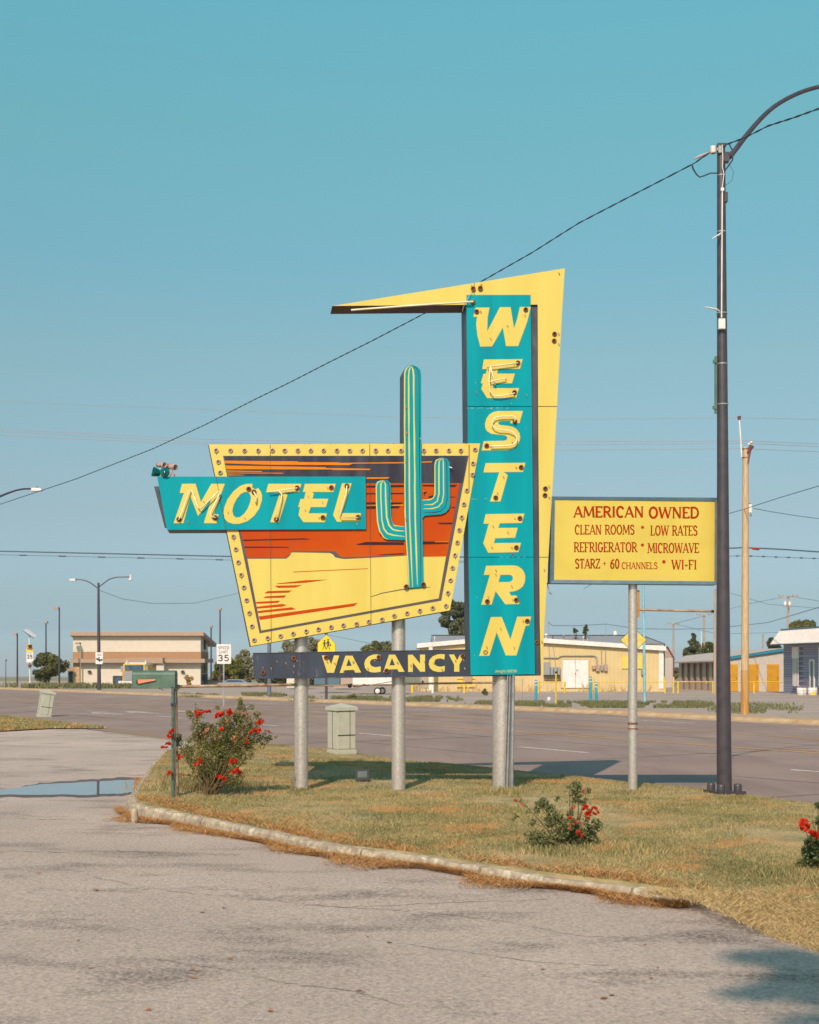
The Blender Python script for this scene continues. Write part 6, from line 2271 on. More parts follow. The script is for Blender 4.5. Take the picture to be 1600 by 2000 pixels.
mb = MB()
mb.tube([e0, e1], .05, 5)
mb.part('eave_trim', M['bluegrey'], t)


def wpoly(name, x0_, x1_, y0_, y1_, off, m, parent, th=.08):
    mb = MB()
    mb.prism([BW(x0_, y1_, off), BW(x1_, y1_, off), BW(x1_, y0_, off), BW(x0_, y0_, off)], -nw * th)
    return mb.part(name, M[m], parent)


wpoly('upper_panel', 1546.8, 1559.4, 1263, 1286, .07, 'white', t)
f = wpoly('window', 1547.6, 1558.8, 1286.4, 1340, .04, 'winblue', t)
mb = MB()
for k in range(5):
    x = 1548 + k * 2.6
    mb.prism([BW(x, 1340, .12), BW(x + .8, 1340, .12), BW(x + .8, 1286.4, .12), BW(x, 1286.4, .12)], -nw * .04)
mb.part('window_bars', M['white'], f, kind='stuff')
wpoly('window_sill', 1546, 1560, 1340.4, 1343, .15, 'brick', t, .15)
f = wpoly('door', 1582, 1588, 1291, 1351, .05, 'bluegrey', t)
for q in ((1580.4, 1582, 1288, 1352), (1588, 1589.6, 1288, 1352), (1582, 1588, 1288, 1291)):
    wpoly('door_frame', *q, .09, 'white', f)
wpoly('corner_strip', 1598.6, 1606, 1262, 1340, .09, 'white', t)

# drums
for x, lab in ((1566, 'white drum nearer the barred window, red rag on its top'), (1587, 'white drum below the narrow door with a yellow stain')):
    dd = 90
    b = GD(x, dd)
    t = thing('drum', lab, 'drum', b, 'white drums by the brick building')
    r = 9.3 / F * dd
    h = (1352 - 1337) / F * dd
    z = b.z
    mb = MB(); mb.lathe((b.x, b.y, z), (0, 0, 1), [(0, 0), (r * .95, 0), (r, .02), (r, h * .33), (r * 1.03, h * .36), (r, h * .4), (r, h * .63), (r * 1.03, h * .67), (r, h * .7), (r, h * .98), (r * .93, h), (r * .9, h * .95), (0, h * .95)], 20)
    mb.part('barrel', M['white'], t)
    if x < 1570:
        mb = MB(); mb.prism([PW(1568, 1337, dd - .1), PW(1574, 1336, dd - .1), PW(1575, 1328, dd - .1), PW(1571, 1333, dd - .1)], (0, .15, 0)); mb.part('rag', M['maroon'], t)
        mb = MB(); mb.lathe((b.x - .05, b.y, z + h), (0, 0, 1), [(.12, -.03), (.12, .05), (0, .07)], 8); mb.part('lid', M['maroon'], t)
    else:
        mb = MB()
        c = Vector((b.x, b.y, z))
        pts = [c + Vector((r * 1.035 * math.sin(a), -r * 1.035 * math.cos(a), 0)) for a in (-.45, -.2, .1, .3)]
        mb.add(pts + [p + Vector((0, 0, h * .42 + .03 * (i % 2))) for i, p in enumerate(pts)], [(0, 1, 5, 4), (1, 2, 6, 5), (2, 3, 7, 6)])
        mb.part('stain', M['signyel'], t)

# barrier rail of yellow pipe
d = 98
t = thing('pipe_barrier', 'yellow pipe barrier running before the yellow building and storage units', 'barrier', GD(1260, d))
for x0_, x1_ in ((1052, 1100), (1152, 1305), (1316, 1540)):
    mb = MB(); mb.tube([PW(x0_, 1331.6, d), PW(x1_, 1332, d)], .035, 6); mb.part('rail', M['yelpost'], t)
for x in (1052, 1103, 1156, 1168.6, 1299, 1315.6, 1324.6, 1393, 1473):
    mb = MB(); mb.tube([(PX(x, d), d, zb(d) - .1), (PX(x, d), d, PZ(1322 if x in (1315.6, 1299) else 1331.6, d))], .07, 8); mb.part('post', M['yelpost'], t)
for x, lab in ((805, 'stubby yellow bollard before white doorframe left of wide post'), (907, 'yellow bollard beneath the turquoise panel left of the thick post'), (845, 'small pale bucket sized stub left of the thick post')):
    mb = MB()
    b = GD(x, 98)
    mb.lathe(b, (0, 0, 1), [(.08, -.1), (.08, .55 if x != 907 else .8), (.05, .6 if x != 907 else .84), (0, .6 if x != 907 else .85)], 10)
    mb.single('bollard', M['yelpost'] if x != 845 else M['white'], lab, 'bollard', loc=b)

# blue bollards
for x, yt, yb, lab in ((1153.6, 1321.4, 1370, 'taller blue bollard with white bands across the road'), (1165, 1331.6, 1370, 'shorter blue bollard close beside the taller one'),
                       (1047, 1328, 1370, 'blue bollard just right of the turquoise panel bottom'), (1228.6, 1335, 1374, 'pale blue bollard half hidden behind the silver post')):
    g = GR(x, yb)
    t = thing('blue_bollard', lab, 'bollard', g, 'blue bollards across the road')
    top = PZ(yt, g.y)
    r = 2.6 / F * g.y
    mb = MB(); mb.lathe((g.x, g.y, g.z), (0, 0, 1), [(r, -.1), (r, top - g.z - .03), (r * .7, top - g.z), (0, top - g.z)], 14); mb.part('sleeve', M['bluebollard'], t)
    for yy in (yt + 3.4, yt + 10):
        z = PZ(yy, g.y)
        mb = MB(); mb.tube([(g.x, g.y, z - .022), (g.x, g.y, z + .022)], r + .006, 14); mb.part('reflective_band', M['white'], t)
g = GR(1086, 1376)
t = thing('marker_post', 'slim yellow marker post with black cap across the road', 'post', g)
mb = MB(); mb.tube([(g.x, g.y, g.z - .1), (g.x, g.y, PZ(1315, g.y))], .04, 10); mb.part('shaft', M['yelpost'], t)
mb = MB(); mb.tube([(g.x, g.y, PZ(1315, g.y)), (g.x, g.y, PZ(1311.6, g.y))], .05, 10); mb.part('cap', M['black'], t)
g = GR(1072, 1369)
mb = MB(); mb.lathe(g, (.1, 0, 1), [(0, 0), (.09, .01), (.11, .09), (.08, .19), (0, .22)], 9, smooth=False)
mb.single('white_bag', M['white'], 'small crumpled white bag on the weeds left of marker post', 'bag')
g = GR(1020.6, 1369)
mb = MB(); mb.tube([(g.x, g.y, g.z), (g.x, g.y, PZ(1325, g.y))], .02, 6)
mb.single('thin_stake', M['galv'], 'thin grey stake in the weeds right of the thick sign post', 'stake')

# trailer and clutter under VACANCY
d = 92
g = GD(728, d)
t = thing('cargo_trailer', 'white enclosed trailer seen below the VACANCY panel left of the middle post', 'trailer', g)
mb = MB(); wallbox(mb, 689, 790, 1302, 1337, d, 2.2); mb.part('trailer_body', M['white'], t)
for x, y in ((737.6, d - .1), (746, d + .9)):
    c = Vector((PX(x, d), y, zb(d) + .25))
    f = MB(); f.lathe(c, (0, -1, 0), [(0, -.1), (.24, -.1), (.25, 0), (.17, .02), (.16, 0)], 18); f = f.part('wheel', M['black'], t)
    mb = MB(); mb.lathe(c, (0, -1, 0), [(.165, 0), (.15, .02), (.05, .025), (0, .035)], 14); mb.part('rim', M['white'], f)
mb = MB(); mb.tube([PW(689, 1336, d + .5), PW(664, 1338.6, d + .5)], .05, 6); mb.part('drawbar', M['black'], t)
mb = MB(); mb.obox(PW(640, 1318, 99), (.9, 0, 0), (0, .8, 0), (0, 0, .75)); mb.obox(PW(640, 1303, 99), (.6, 0, 0), (0, .5, 0), (0, 0, .3))
mb.single('air_conditioner', M['bluegrey'], 'blue grey machinery unit behind the left sign post', 'machine')
mb = MB(); wallbox(mb, 560, 600, 1305, 1343, 120, 3)
o = mb.single('small_shed', M['cream'], 'pale low shed between the two left poles', 'shed')
mb = MB(); wallbox(mb, 652, 690, 1308, 1343, 118, 3); mb.single('wooden_fence', M['woodgrey'], 'weathered board fence beside the white trailer', 'fence')
# ladder-like rack near yellow wall
t = thing('metal_rack', 'grey slatted rack leaning near the yellow building corner', 'rack', GD(828, 100))
for k in range(6):
    mb = MB(); mb.tube([PW(820 + k * 3, 1320, 100), PW(821 + k * 3, 1346, 100)], .03, 5); mb.part('bar', M['galv'], t)
mb = MB(); wallbox(mb, 819, 838, 1319, 1321, 100, .1); mb.part('top_rail', M['galv'], t)
mb = MB(); wallbox(mb, 838, 845, 1264, 1348, 104, .2); mb.single('white_downpipe', M['white'], 'white vertical trim board at the yellow building left corner', 'downpipe')

# parked car behind the pipe rail
d = 135
g = GD(462, d)
t = thing('parked_car', 'silver car roof and windows showing just above the pipe rail', 'car', g)
w = .9
zc = PZ(1345, d)
prof = [(-1.7, .2), (1.7, .2), (1.75, .5), (1.0, .62), (.6, .9), (-.7, .92), (-1.2, .62), (-1.75, .55)]
mb = MB(); mb.prism([(g.x + a, d - .8, zc + b) for a, b in prof], (0, 1.6, 0)); mb.part('car_body', M['galv'], t)
mb = MB(); mb.prism([(g.x + a, d - .83, zc + b) for a, b in ((.85, .65), (.5, .86), (-.65, .88), (-1.0, .65))], (0, .02, 0)); mb.part('side_window', M['winblue'], t)
for a in (-1.3, 1.3):
    mb = MB(); mb.lathe((g.x + a, d - .85, zc + .2), (0, 1, 0), [(0, 0), (.24, 0), (.24, .2), (0, .2)], 14); mb.part('wheel', M['black'], t)
# low house
d = 150
t = thing('small_house', 'low house with brown roof between cream building and speed limit sign', 'house', GD(421, d))
mb = MB(); wallbox(mb, 405, 429, 1328, 1345, d, 6); mb.part('wall', M['cream'], t)
mb = MB(); mb.prism([PW(404, 1329, d - .3), PW(430, 1329, d - .3), PW(428, 1320.6, d - .3), PW(414, 1325, d - .3)], (0, 6.6, 0)); mb.part('roof', M['rust'], t)


# ------------------------------------------------------------------ trees
def foliage(centers, n, size, spread, rng, flatten=.8):
    """leaf quads round clump centres; centers: (x,y,z,r)"""
    C = np.array(centers)
    wgt = C[:, 3] ** 2
    idx = rng.choice(len(C), n, p=wgt / wgt.sum())
    dirs = rng.normal(0, 1, (n, 3))
    dirs /= np.linalg.norm(dirs, axis=1)[:, None]
    rr = C[idx, 3] * rng.uniform(.25, 1.0, n) ** .5 * spread
    P = C[idx, :3] + dirs * rr[:, None] * np.array([1, 1, flatten])
    a = rng.normal(0, 1, (n, 3))
    a /= np.linalg.norm(a, axis=1)[:, None]
    b = np.cross(a, rng.normal(0, 1, (n, 3)))
    b /= np.linalg.norm(b, axis=1)[:, None]
    s = (size * rng.uniform(.6, 1.4, n))[:, None]
    V = np.stack([P - a * s, P + b * s * .45, P + a * s, P - b * s * .45], 1).reshape(-1, 3)
    return V, np.arange(n * 4).reshape(n, 4)


def tree(name, label, px, d, ytop, wpx, n, leaf, m, cat='tree', ybot=None, group='trees behind the buildings', conifer=False, seed=1, base_z=None, size=None, clumps=26, low=.15):
    rng = np.random.default_rng(seed)
    z0 = zb(d) if base_z is None else base_z
    b = Vector((PX(px, d), d, z0))
    t = thing(name, label, cat, b, group)
    H = PZ(ytop, d) - z0
    W2 = wpx / 2 / F * d
    zc0 = z0 + H * low if ybot is None else PZ(ybot, d)
    zt = z0 + H
    C = []
    mb = MB()
    mb.tube([(b.x, d, z0 - .2), (b.x + .05, d, z0 + H * .3), (b.x - .05, d, z0 + H * .85)], [max(.08, H * .03), H * .022, H * .006], 8)
    if conifer:
        for k in range(40):
            f = k / 40
            r = W2 * (1 - f) ** .85
            a = rng.uniform(0, 6.28)
            C.append((b.x + r * .72 * math.cos(a), d + r * .72 * math.sin(a), zc0 + (zt - zc0) * f, max(.12 * W2, r * .42)))
        C.append((b.x, d, zt - .1, .1 * W2))
    else:
        for k in range(clumps):
            while True:
                v = rng.uniform(-1, 1, 3)
                if np.linalg.norm(v) < 1:
                    break
            zz = (zt + zc0) / 2 + v[2] * (zt - zc0) / 2 * .85
            C.append((b.x + v[0] * W2 * .85, d + v[1] * W2 * .8, zz, rng.uniform(.16, .34) * W2))
        for k in range(7):
            c = C[int(rng.integers(len(C)))]
            mb.tube([(b.x, d, z0 + H * rng.uniform(.2, .5)), ((b.x + c[0]) / 2, (d + c[1]) / 2, (z0 + H * .35 + c[2]) / 2), (c[0], c[1], c[2])], [H * .012, H * .008, H * .003], 6)
    mb.part('trunk', M['bark'], t)
    V, FA = foliage(C, n, leaf, 1.0, rng)
    me = fast_mesh('crown', V, FA, M[m], rng.uniform(0, 1, n), tuple(b))
    link_mesh(me, 'crown', t)
    return t


tree('round_bush', 'dense round green bush between the lot lights on the left', 95, 143, 1271, 72, 9000, .13, 'tree', 'bush', ybot=1338, seed=3, clumps=40, group=None)
tree('scrub_tree', 'yellow green scrub tree right behind the speed limit sign', 447, 160, 1286, 66, 6000, .2, 'treeyel', ybot=1338, seed=4, clumps=30)
tree('scrub_tree', 'greyish leafy tree just left of the VACANCY panel end', 482, 165, 1268, 60, 6000, .22, 'treegrey', ybot=1338, seed=5, clumps=30)
tree('scrub_tree', 'pale olive tree directly behind the left sign post', 572, 170, 1240, 76, 8000, .22, 'treegrey', ybot=1335, seed=6, clumps=34)
tree('scrub_tree', 'olive tree right of the left sign post touching the school sign', 612, 175, 1238, 60, 7000, .22, 'treegrey', ybot=1335, seed=7, clumps=34)
tree('scrub_tree', 'low dark tree behind the steel pole under the VACANCY panel', 545, 150, 1300, 110, 6000, .2, 'treedark', ybot=1338, seed=8, clumps=40)
tree('broadleaf_tree', 'green tree crown just left of the middle sign post above VACANCY', 742, 150, 1251, 84, 6000, .17, 'tree', ybot=1300, seed=9, clumps=30)
tree('scrub_tree', 'dark greenery below VACANCY between the left and middle posts', 640, 145, 1300, 110, 6000, .2, 'treedark', ybot=1338, seed=10, clumps=40)
tree('broadleaf_tree', 'tall loose dark green tree between sunset panel and tall turquoise panel', 888, 140, 1166, 66, 12000, .16, 'treedark', ybot=1244, seed=11, clumps=34)
tree('broadleaf_tree', 'low end of the leafy tree behind the grey roof', 905, 138, 1205, 60, 7000, .16, 'treedark', ybot=1252, seed=18, clumps=26)
tree('conifer', 'dark pointed conifer behind the storage units', 1354, 135, 1238, 50, 12000, .13, 'treedark', ybot=1292, conifer=True, seed=12)
tree('broadleaf_tree', 'rounded green tree between conifer and lamp pole', 1386, 140, 1248, 34, 6000, .15, 'tree', ybot=1292, seed=13, clumps=22)
tree('broadleaf_tree', 'green tree left of the white mansard roof', 1512, 130, 1244, 34, 5000, .14, 'treedark', ybot=1275, seed=14, clumps=20)
tree('broadleaf_tree', 'green treetop showing over the white mansard roof', 1570, 125, 1213, 60, 5000, .14, 'tree', ybot=1240, seed=15, clumps=20)
tree('vine_tree', 'narrow leaning green sprig above the yellow building roof', 1143, 128, 1216, 12, 900, .13, 'tree', ybot=1240, seed=16, clumps=9)
tree('vine_tree', 'smaller green sprig left of the leaning one above the roof', 1124, 128, 1226, 8, 500, .13, 'tree', ybot=1240, seed=17, clumps=6)
tree('scrub_bush', 'grey green bush in the gap behind the maroon trimmed building', 1315, 145, 1299, 28, 3500, .14, 'treegrey', 'bush', ybot=1342, seed=19, clumps=20, group=None)
tree('scrub_bush', 'small rounded weed bush left of the thick sign post across the road', 949, 88, 1345, 14, 1500, .05, 'weed', 'bush', ybot=1358, seed=20, clumps=12, group=None)
tree('scrub_bush', 'small green weed clump by the far kerb left of middle post', 689, 75, 1356, 22, 1800, .045, 'tree', 'bush', ybot=1368, seed=21, clumps=14, group=None)
tree('ornamental_grass', 'brown plume plant in front of the cream building wall', 368, 139, 1315, 16, 900, .2, 'straw', 'plant', ybot=1340, seed=22, clumps=10, group=None)
for x, w, yt, s, lab in ((60, 160, 1330, 31, 'far low tree belt on the left horizon'), (480, 200, 1318, 32, 'distant tree belt behind the speed limit sign'), (700, 300, 1300, 33, 'distant tree belt behind the VACANCY panel')):
    pass
# tree behind the camera whose shade falls over the lot's lower right corner
rng = np.random.default_rng(77)
t = thing('shade_tree', 'tree standing behind the viewpoint that shades the lower right corner of the lot', 'tree', (3.8, -7.5, -.14))
mb = MB()
mb.tube([(3.8, -7.5, -.2), (3.6, -7.4, 4), (2.6, -7.6, 8.5), (.2, -7.2, 12)], [.28, .22, .14, .06], 10)
mb.tube([(3.6, -7.2, 3), (3.4, -8.4, 8), (1.0, -8.2, 11)], [.12, .08, .04], 8)
mb.part('trunk', M['bark'], t)
SHADE = [(1.05, 9.5, .42), (1.55, 9.15, .5), (2.1, 9.3, .55), (2.6, 8.9, .6), (2.2, 8.4, .45), (2.9, 8.2, .7), (1.55, 8.28, .30), (1.85, 7.9, .35), (2.5, 7.7, .5), (3.3, 9.0, .8), (2.9, 7.3, .5)]
SHADE = [(GR(x, y).x, GR(x, y).y, r) for x, y, r in ((1450, 1870, .11), (1500, 1871, .15), (1550, 1875, .19), (1596, 1886, .2), (1570, 1908, .2), (1612, 1915, .24), (1530, 1925, .16), (1480, 1940, .12), (1425, 1941, .07),
                                                    (1570, 1940, .16), (1640, 1912, .24), (1605, 1992, .09), (1545, 1995, .06), (1640, 1945, .2))]
C = []
for x, y, r in SHADE:
    h = 12.0 + rng.uniform(-1.5, 1.5)
    C.append((x - .29 * (h + .14), y - 1.215 * (h + .14), h, r))
V, FA = foliage(C, 7000, .06, 1.0, rng, 1.0)
me = fast_mesh('crown', V, FA, M['tree'], rng.uniform(0, 1, 7000), (3.8, -7.5, -.14))
link_mesh(me, 'crown', t)

# ------------------------------------------------------------------ roses
def bloom_mesh(name, m, r, seed):
    rg = random.Random(seed)
    mb = MB()
    for ring, (n, rad, lift) in enumerate(((6, 1.0, .15), (5, .7, .5), (4, .4, .75))):
        for k in range(n):
            a = 2 * math.pi * k / n + ring * .5 + rg.uniform(-.2, .2)
            dx, dy = math.cos(a), math.sin(a)
            px_, py_ = -dy, dx
            R_ = r * rad
            pts = [(0, 0, -r * .2), (dx * R_ * .5 + px_ * R_ * .45, dy * R_ * .5 + py_ * R_ * .45, r * lift * .6), (dx * R_, dy * R_, r * (lift + rg.uniform(-.1, .2))),
                   (dx * R_ * .5 - px_ * R_ * .45, dy * R_ * .5 - py_ * R_ * .45, r * lift * .6)]
            mb.add(pts, [(0, 1, 2, 3)])
    return mb.mesh(name, m)


BL = [bloom_mesh('rose_bloom', M['petal'], .028, s) for s in (1, 2, 3)]
BLP = bloom_mesh('rose_bloom', M['petalp'], .026, 5)


def rose(label, base, d, shape, blooms, faded, nstem, nleaf, lsize, mleaf, seed, inner=None, per=4):
    rg = random.Random(seed)
    rng = np.random.default_rng(seed)
    t = thing('rose_bush', label, 'rose bush', base, 'rose bushes on the island')
    mb = MB()
    C = []
    shape = shape + [(x + rg.gauss(0, r * .9), y + rg.gauss(0, r * .9), r * rg.uniform(.35, .8)) for x, y, r in shape for _ in range(2)]
    for (x, y, r) in shape:
        rr = r / F * d
        p = PW(x, y, d + rg.uniform(-.5, .5) * min(.35, rr * 2))
        C.append((p.x, p.y, p.z, rr))
        q = base + Vector((rg.uniform(-.08, .08), rg.uniform(-.08, .08), 0))
        mid = q.lerp(p, .5) + Vector((rg.uniform(-.05, .05), rg.uniform(-.05, .05), .03))
        if len(C) % 3 == 0:
            mb.tube([q, mid, p], [.007, .005, .0025], 5)
    for k in range(nstem):
        q = base + Vector((rg.uniform(-.12, .12), rg.uniform(-.12, .12), -.02))
        c = C[rg.randrange(len(C))]
        mb.tube([q, q.lerp(Vector(c[:3]), .6) + Vector((rg.uniform(-.1, .1), rg.uniform(-.1, .1), 0)), Vector(c[:3]) + Vector((rg.uniform(-.08, .08), 0, rg.uniform(0, .08)))], [.006, .004, .002], 4)
    V, FA = foliage(C, nleaf, lsize, 1.15, rng, 1.0)
    bl = [(x, y, 0) for x, y in blooms] + [(x, y, 1) for x, y in faded]
    heads = []
    for x, y, f in bl:
        p = PW(x, y, d - .22 - rg.uniform(0, .08))
        near = min(C, key=lambda c: (Vector(c[:3]) - p).length)
        mb.tube([Vector(near[:3]), p], [.003, .002], 4)
        heads.append((p, f))
    mb.part('stems', M['stem'], t)
    me = fast_mesh('foliage', V, FA, M[mleaf], rng.uniform(0, 1, nleaf), tuple(base))
    link_mesh(me, 'foliage', t, kind='stuff')
    for p, f in heads:
        for k in range(per if not f else 3):
            q = p + Vector((rg.gauss(0, .016), rg.gauss(0, .015), rg.gauss(0, .013)))
            o = piece('rose_bloom', BLP if f else BL[rg.randrange(3)], t, q)
            o.rotation_euler = (rg.uniform(.2, 1.5), rg.uniform(-.5, .5), rg.uniform(0, 6.28))
            o.scale = (rg.uniform(.75, 1.15),) * 3
    return t


d = 17.1
base = Vector((PX(410, d), d, float(zi(PX(410, d), d)) - .01))
shape = [(380, 1402, 9), (386, 1420, 13), (392, 1436, 14), (378, 1452, 15), (366, 1470, 13), (384, 1490, 14), (400, 1470, 18), (412, 1450, 18), (405, 1425, 14), (424, 1425, 14), (440, 1415, 14),
         (458, 1405, 14), (470, 1392, 11), (471, 1378, 7), (468, 1368, 5), (426, 1382, 4), (386, 1386, 4), (478, 1415, 14), (494, 1422, 13), (505, 1410, 8), (500, 1440, 12), (515, 1446, 9),
         (528, 1440, 5), (488, 1452, 14), (470, 1455, 16), (450, 1450, 18), (430, 1470, 18), (455, 1475, 15), (470, 1485, 11), (420, 1500, 14), (440, 1505, 12), (462, 1530, 9), (470, 1515, 9),
         (382, 1510, 9), (395, 1510, 9), (350, 1440, 7), (352, 1452, 6), (444, 1432, 13), (500, 1396, 5), (435, 1440, 14), (455, 1432, 14), (475, 1440, 13)]
rose('large rose bush with many red blooms right of the mailbox post', base, d, shape,
     [(391, 1393), (396, 1391), (386, 1394), (409, 1392), (422, 1398), (427, 1394), (434, 1392), (448, 1390), (446, 1394), (510, 1411), (506, 1412), (501, 1430), (496, 1427), (506, 1426), (490, 1432), (481, 1451),
      (387, 1489), (380, 1491), (392, 1486), (456, 1488), (453, 1485), (463, 1504), (456, 1509), (470, 1510), (433, 1519), (427, 1518), (438, 1521), (433, 1422), (333, 1436), (333, 1430), (321, 1461), (331, 1455), (329, 1513),
      (332, 1509), (352, 1480)], [(402, 1425), (454, 1444), (462, 1442), (480, 1398), (445, 1408), (526, 1430)], 10, 14500, .0145, 'leaf', 5, per=4)
d = 12.4
base = Vector((PX(1112, d), d, float(zi(PX(1112, d), d)) - .01))
shape = [(1114, 1590, 8), (1124, 1535, 9), (1130, 1545, 11), (1118, 1548, 7), (1127, 1560, 9), (1068, 1575, 12), (1060, 1570, 8), (1078, 1588, 12), (1090, 1600, 12), (1074, 1605, 10), (1110, 1610, 14), (1125, 1620, 14), (1100, 1625, 16),
         (1085, 1635, 16), (1120, 1640, 16), (1140, 1635, 13), (1150, 1620, 10), (1165, 1608, 8), (1172, 1612, 7), (1032, 1584, 5), (1040, 1606, 6), (1020, 1568, 4), (1008, 1594, 4), (1055, 1640, 13), (1035, 1635, 9), (1160, 1640, 9),
         (1070, 1648, 14), (1105, 1652, 14), (1130, 1655, 12), (1145, 1600, 7), (1148, 1545, 6)]
rose('low sparse rose bush with a few orange red blooms near the kerb', base, d, shape,
     [(1142, 1576), (1147, 1580), (1159, 1578), (1160, 1584), (1151, 1591), (1148, 1595), (1156, 1588), (1119, 1601), (1130, 1627), (1133, 1630)],
     [(1014, 1564), (1006, 1562), (1138, 1546), (1112, 1612), (1132, 1605), (1118, 1575)], 12, 4200, .016, 'leaf2', 6, per=2)
d = 10.9
base = Vector((PX(1612, d), d, float(zi(PX(1612, d), d)) - .01))
shape = [(1582, 1650, 12), (1594, 1640, 14), (1605, 1655, 18), (1585, 1672, 16), (1600, 1682, 20), (1620, 1665, 22), (1590, 1695, 16), (1625, 1690, 20), (1598, 1572, 6), (1606, 1600, 10), (1640, 1630, 18), (1572, 1662, 7), (1576, 1690, 10), (1598, 1605, 5)]
rose('rose bush cut by the right edge with two bright red blooms', base, d, shape,
     [(1574, 1606), (1570, 1612), (1580, 1610), (1573, 1620), (1586, 1628), (1592, 1624), (1598, 1630), (1590, 1632)], [], 16, 4500, .018, 'leaf2', 8, per=3)
# green undergrowth round the roses and posts
def skirt(px, py, rad, n, h, lab):
    g = GR(px, py)
    d_ = F * EYE / (py - 1290)
    cx_, cy_ = PX(px, d_), d_
    P = NP.normal(0, rad, (n, 2)) + np.array([cx_, cy_])
    blades('tall_grass', np.column_stack([P, zi(P[:, 0], P[:, 1])]), h, .004, .5, M['grass'], label=lab, cat='grass')


skirt(400, 1535, .35, 2500, .11, 'taller grass round the foot of the large rose bush')
skirt(1110, 1652, .26, 2000, .055, 'taller green grass under the low sparse rose bush')
skirt(1265, 1655, .22, 1400, .05, 'patch of fresh green grass right of the low rose bush')
skirt(1600, 1705, .2, 1800, .07, 'taller green grass under the rose bush at the right edge')
skirt(1415, 1552, .14, 700, .05, 'green grass creeping round the street lamp base plate')
skirt(990, 1545, .1, 450, .08, 'weeds at the foot of the thick sign post')
skirt(588, 1541, .08, 260, .05, 'grass tuft at the foot of the left sign post')
skirt(779, 1551, .08, 260, .05, 'grass tuft at the foot of the middle sign post')
skirt(1237, 1544, .07, 220, .05, 'grass tuft at the foot of the board sign post')
skirt(340, 1520, .1, 500, .10, 'taller grass at the mailbox post foot')

# ------------------------------------------------------------------ mailbox and pipe rail
d = 16.9
g = Vector((PX(339.5, d), d, 0))
g.z = float(zi(g.x, g.y)) - .03
t = thing('mailbox', 'green steel mailbox with salmon flag on a green post', 'mailbox', g)
x0, x1 = PX(259.5, d), PX(340, d)
z0, z1 = PZ(1344, d), PZ(1309.5, d)
prof = []
yc, hw = d + .09, .10
pr = [(-hw, z0), (hw, z0), (hw, z1 - .05)] + [(hw * math.cos(a), z1 - .05 + .05 * math.sin(a)) for a in (.5, 1.0, 1.57, 2.1, 2.6)] + [(-hw, z1 - .05)]
mb = MB(); mb.prism([(x0, yc + a, b) for a, b in pr], (x1 - x0, 0, 0)); mb.part('box', M['green'], t)
mb = MB(); mb.prism([(x1, yc + a * 1.05, (b - z0) * 1.02 + z0 - .004) for a, b in pr], (.012, 0, 0)); mb.part('rear_cap', M['green'], t)
mb = MB(); mb.prism([(x0 - .01, yc + a * 1.04, (b - z0) * 1.02 + z0 - .004) for a, b in pr], (.014, 0, 0)); mb.part('door', M['green'], t)
mb = MB(); mb.prism([PW(x, y, d - .035) for x, y in ((267.5, 1327.6), (303.6, 1326.4), (304, 1329), (270, 1335.4))], (0, .004, 0)); mb.part('flag', M['salmon'], t)
mb = MB()
for k in range(4):
    mb.tube([PW(266, 1328.5 + k * 2, d - .03), PW(269, 1329 + k * 2, d - .04)], .004, 4)
mb.tube([PW(303, 1341.5, d), PW(319, 1347.5, d)], .004, 4)
mb.part('flag_hinge', M['dark'], t)
mb = MB()
mb.box(PX(335.2, d), PX(339.8, d), d - .01, d + .05, g.z - .1, z0 + .01)
mb.box(PX(341.4, d), PX(343.4, d), d + .02, d + .05, g.z - .1, z0 - .02)
mb.part('post', mat('dark_green_post_paint', S(88, 118, 108, .7), S(70, 98, 92, .66), scale=20, rough=.6, c3=S(140, 120, 96, .6), s3=18, t3=.62), t)
mb = MB(); mb.tube([PW(333, 1375, d - .02), PW(345, 1373, d - .02)], .008, 5); mb.tube([PW(334, 1378, d - .02), PW(346, 1375.4, d - .02)], .006, 5); mb.part('tie_wire', M['cable'], t)

d = 17.15
t = thing('pipe_rail', 'rusty white pipe rail from beside the mailbox across to the sign posts', 'pipe rail', (PX(346, d), d, g.z))
mb = MB(); mb.tube([(PX(346.4, d), d, g.z - .1), PW(343.6, 1350, d), PW(343.6, 1347, d)], .021, 10); mb.part('upright', M['rustpipe'], t)
f = MB(); f.tube([PW(343.6, 1349, d), PW(343.8, 1344, d), PW(346, 1341.6, d), PW(351, 1341, d)], .029, 10); f.part('elbow', M['rustpipe'], t)
mb = MB(); mb.tube([PW(350, 1341, d), PW(500, 1338.4, 17.3), SP(577, 1337.6, -.15)], .019, 10); mb.part('rail', M['rustpipe'], t)
mb = MB(); mb.tube([SP(600, 1338.4, -.12), SP(690, 1338.6, -.1), SP(766, 1337.6, -.12)], .010, 8); mb.tube([SP(791, 1335.6, -.12), SP(968, 1333.6, -.12)], .013, 8); mb.part('thin_rail', M['rustpipe'], t)
mb = MB()
mb.lathe(SP(683.6, 1339.4, -.08), (0, -1, 0), [(0, -.03), (.028, -.01), (.028, .02), (0, .03)], 10)
mb.tube([SP(690, 1341, -.08), SP(700, 1342, -.08), SP(712, 1336, -.08), SP(716, 1339, -.08), SP(722, 1337, -.08)], .005, 5)
mb.tube([SP(728, 1337.6, -.08), SP(766, 1331, -.08)], .004, 5)
mb.lathe(SP(826, 1333, -.08), (0, 0, 1), [(0, -.01), (.012, 0), (.012, .02), (0, .03)], 8)
mb.part('rope_and_fittings', M['black'], t)

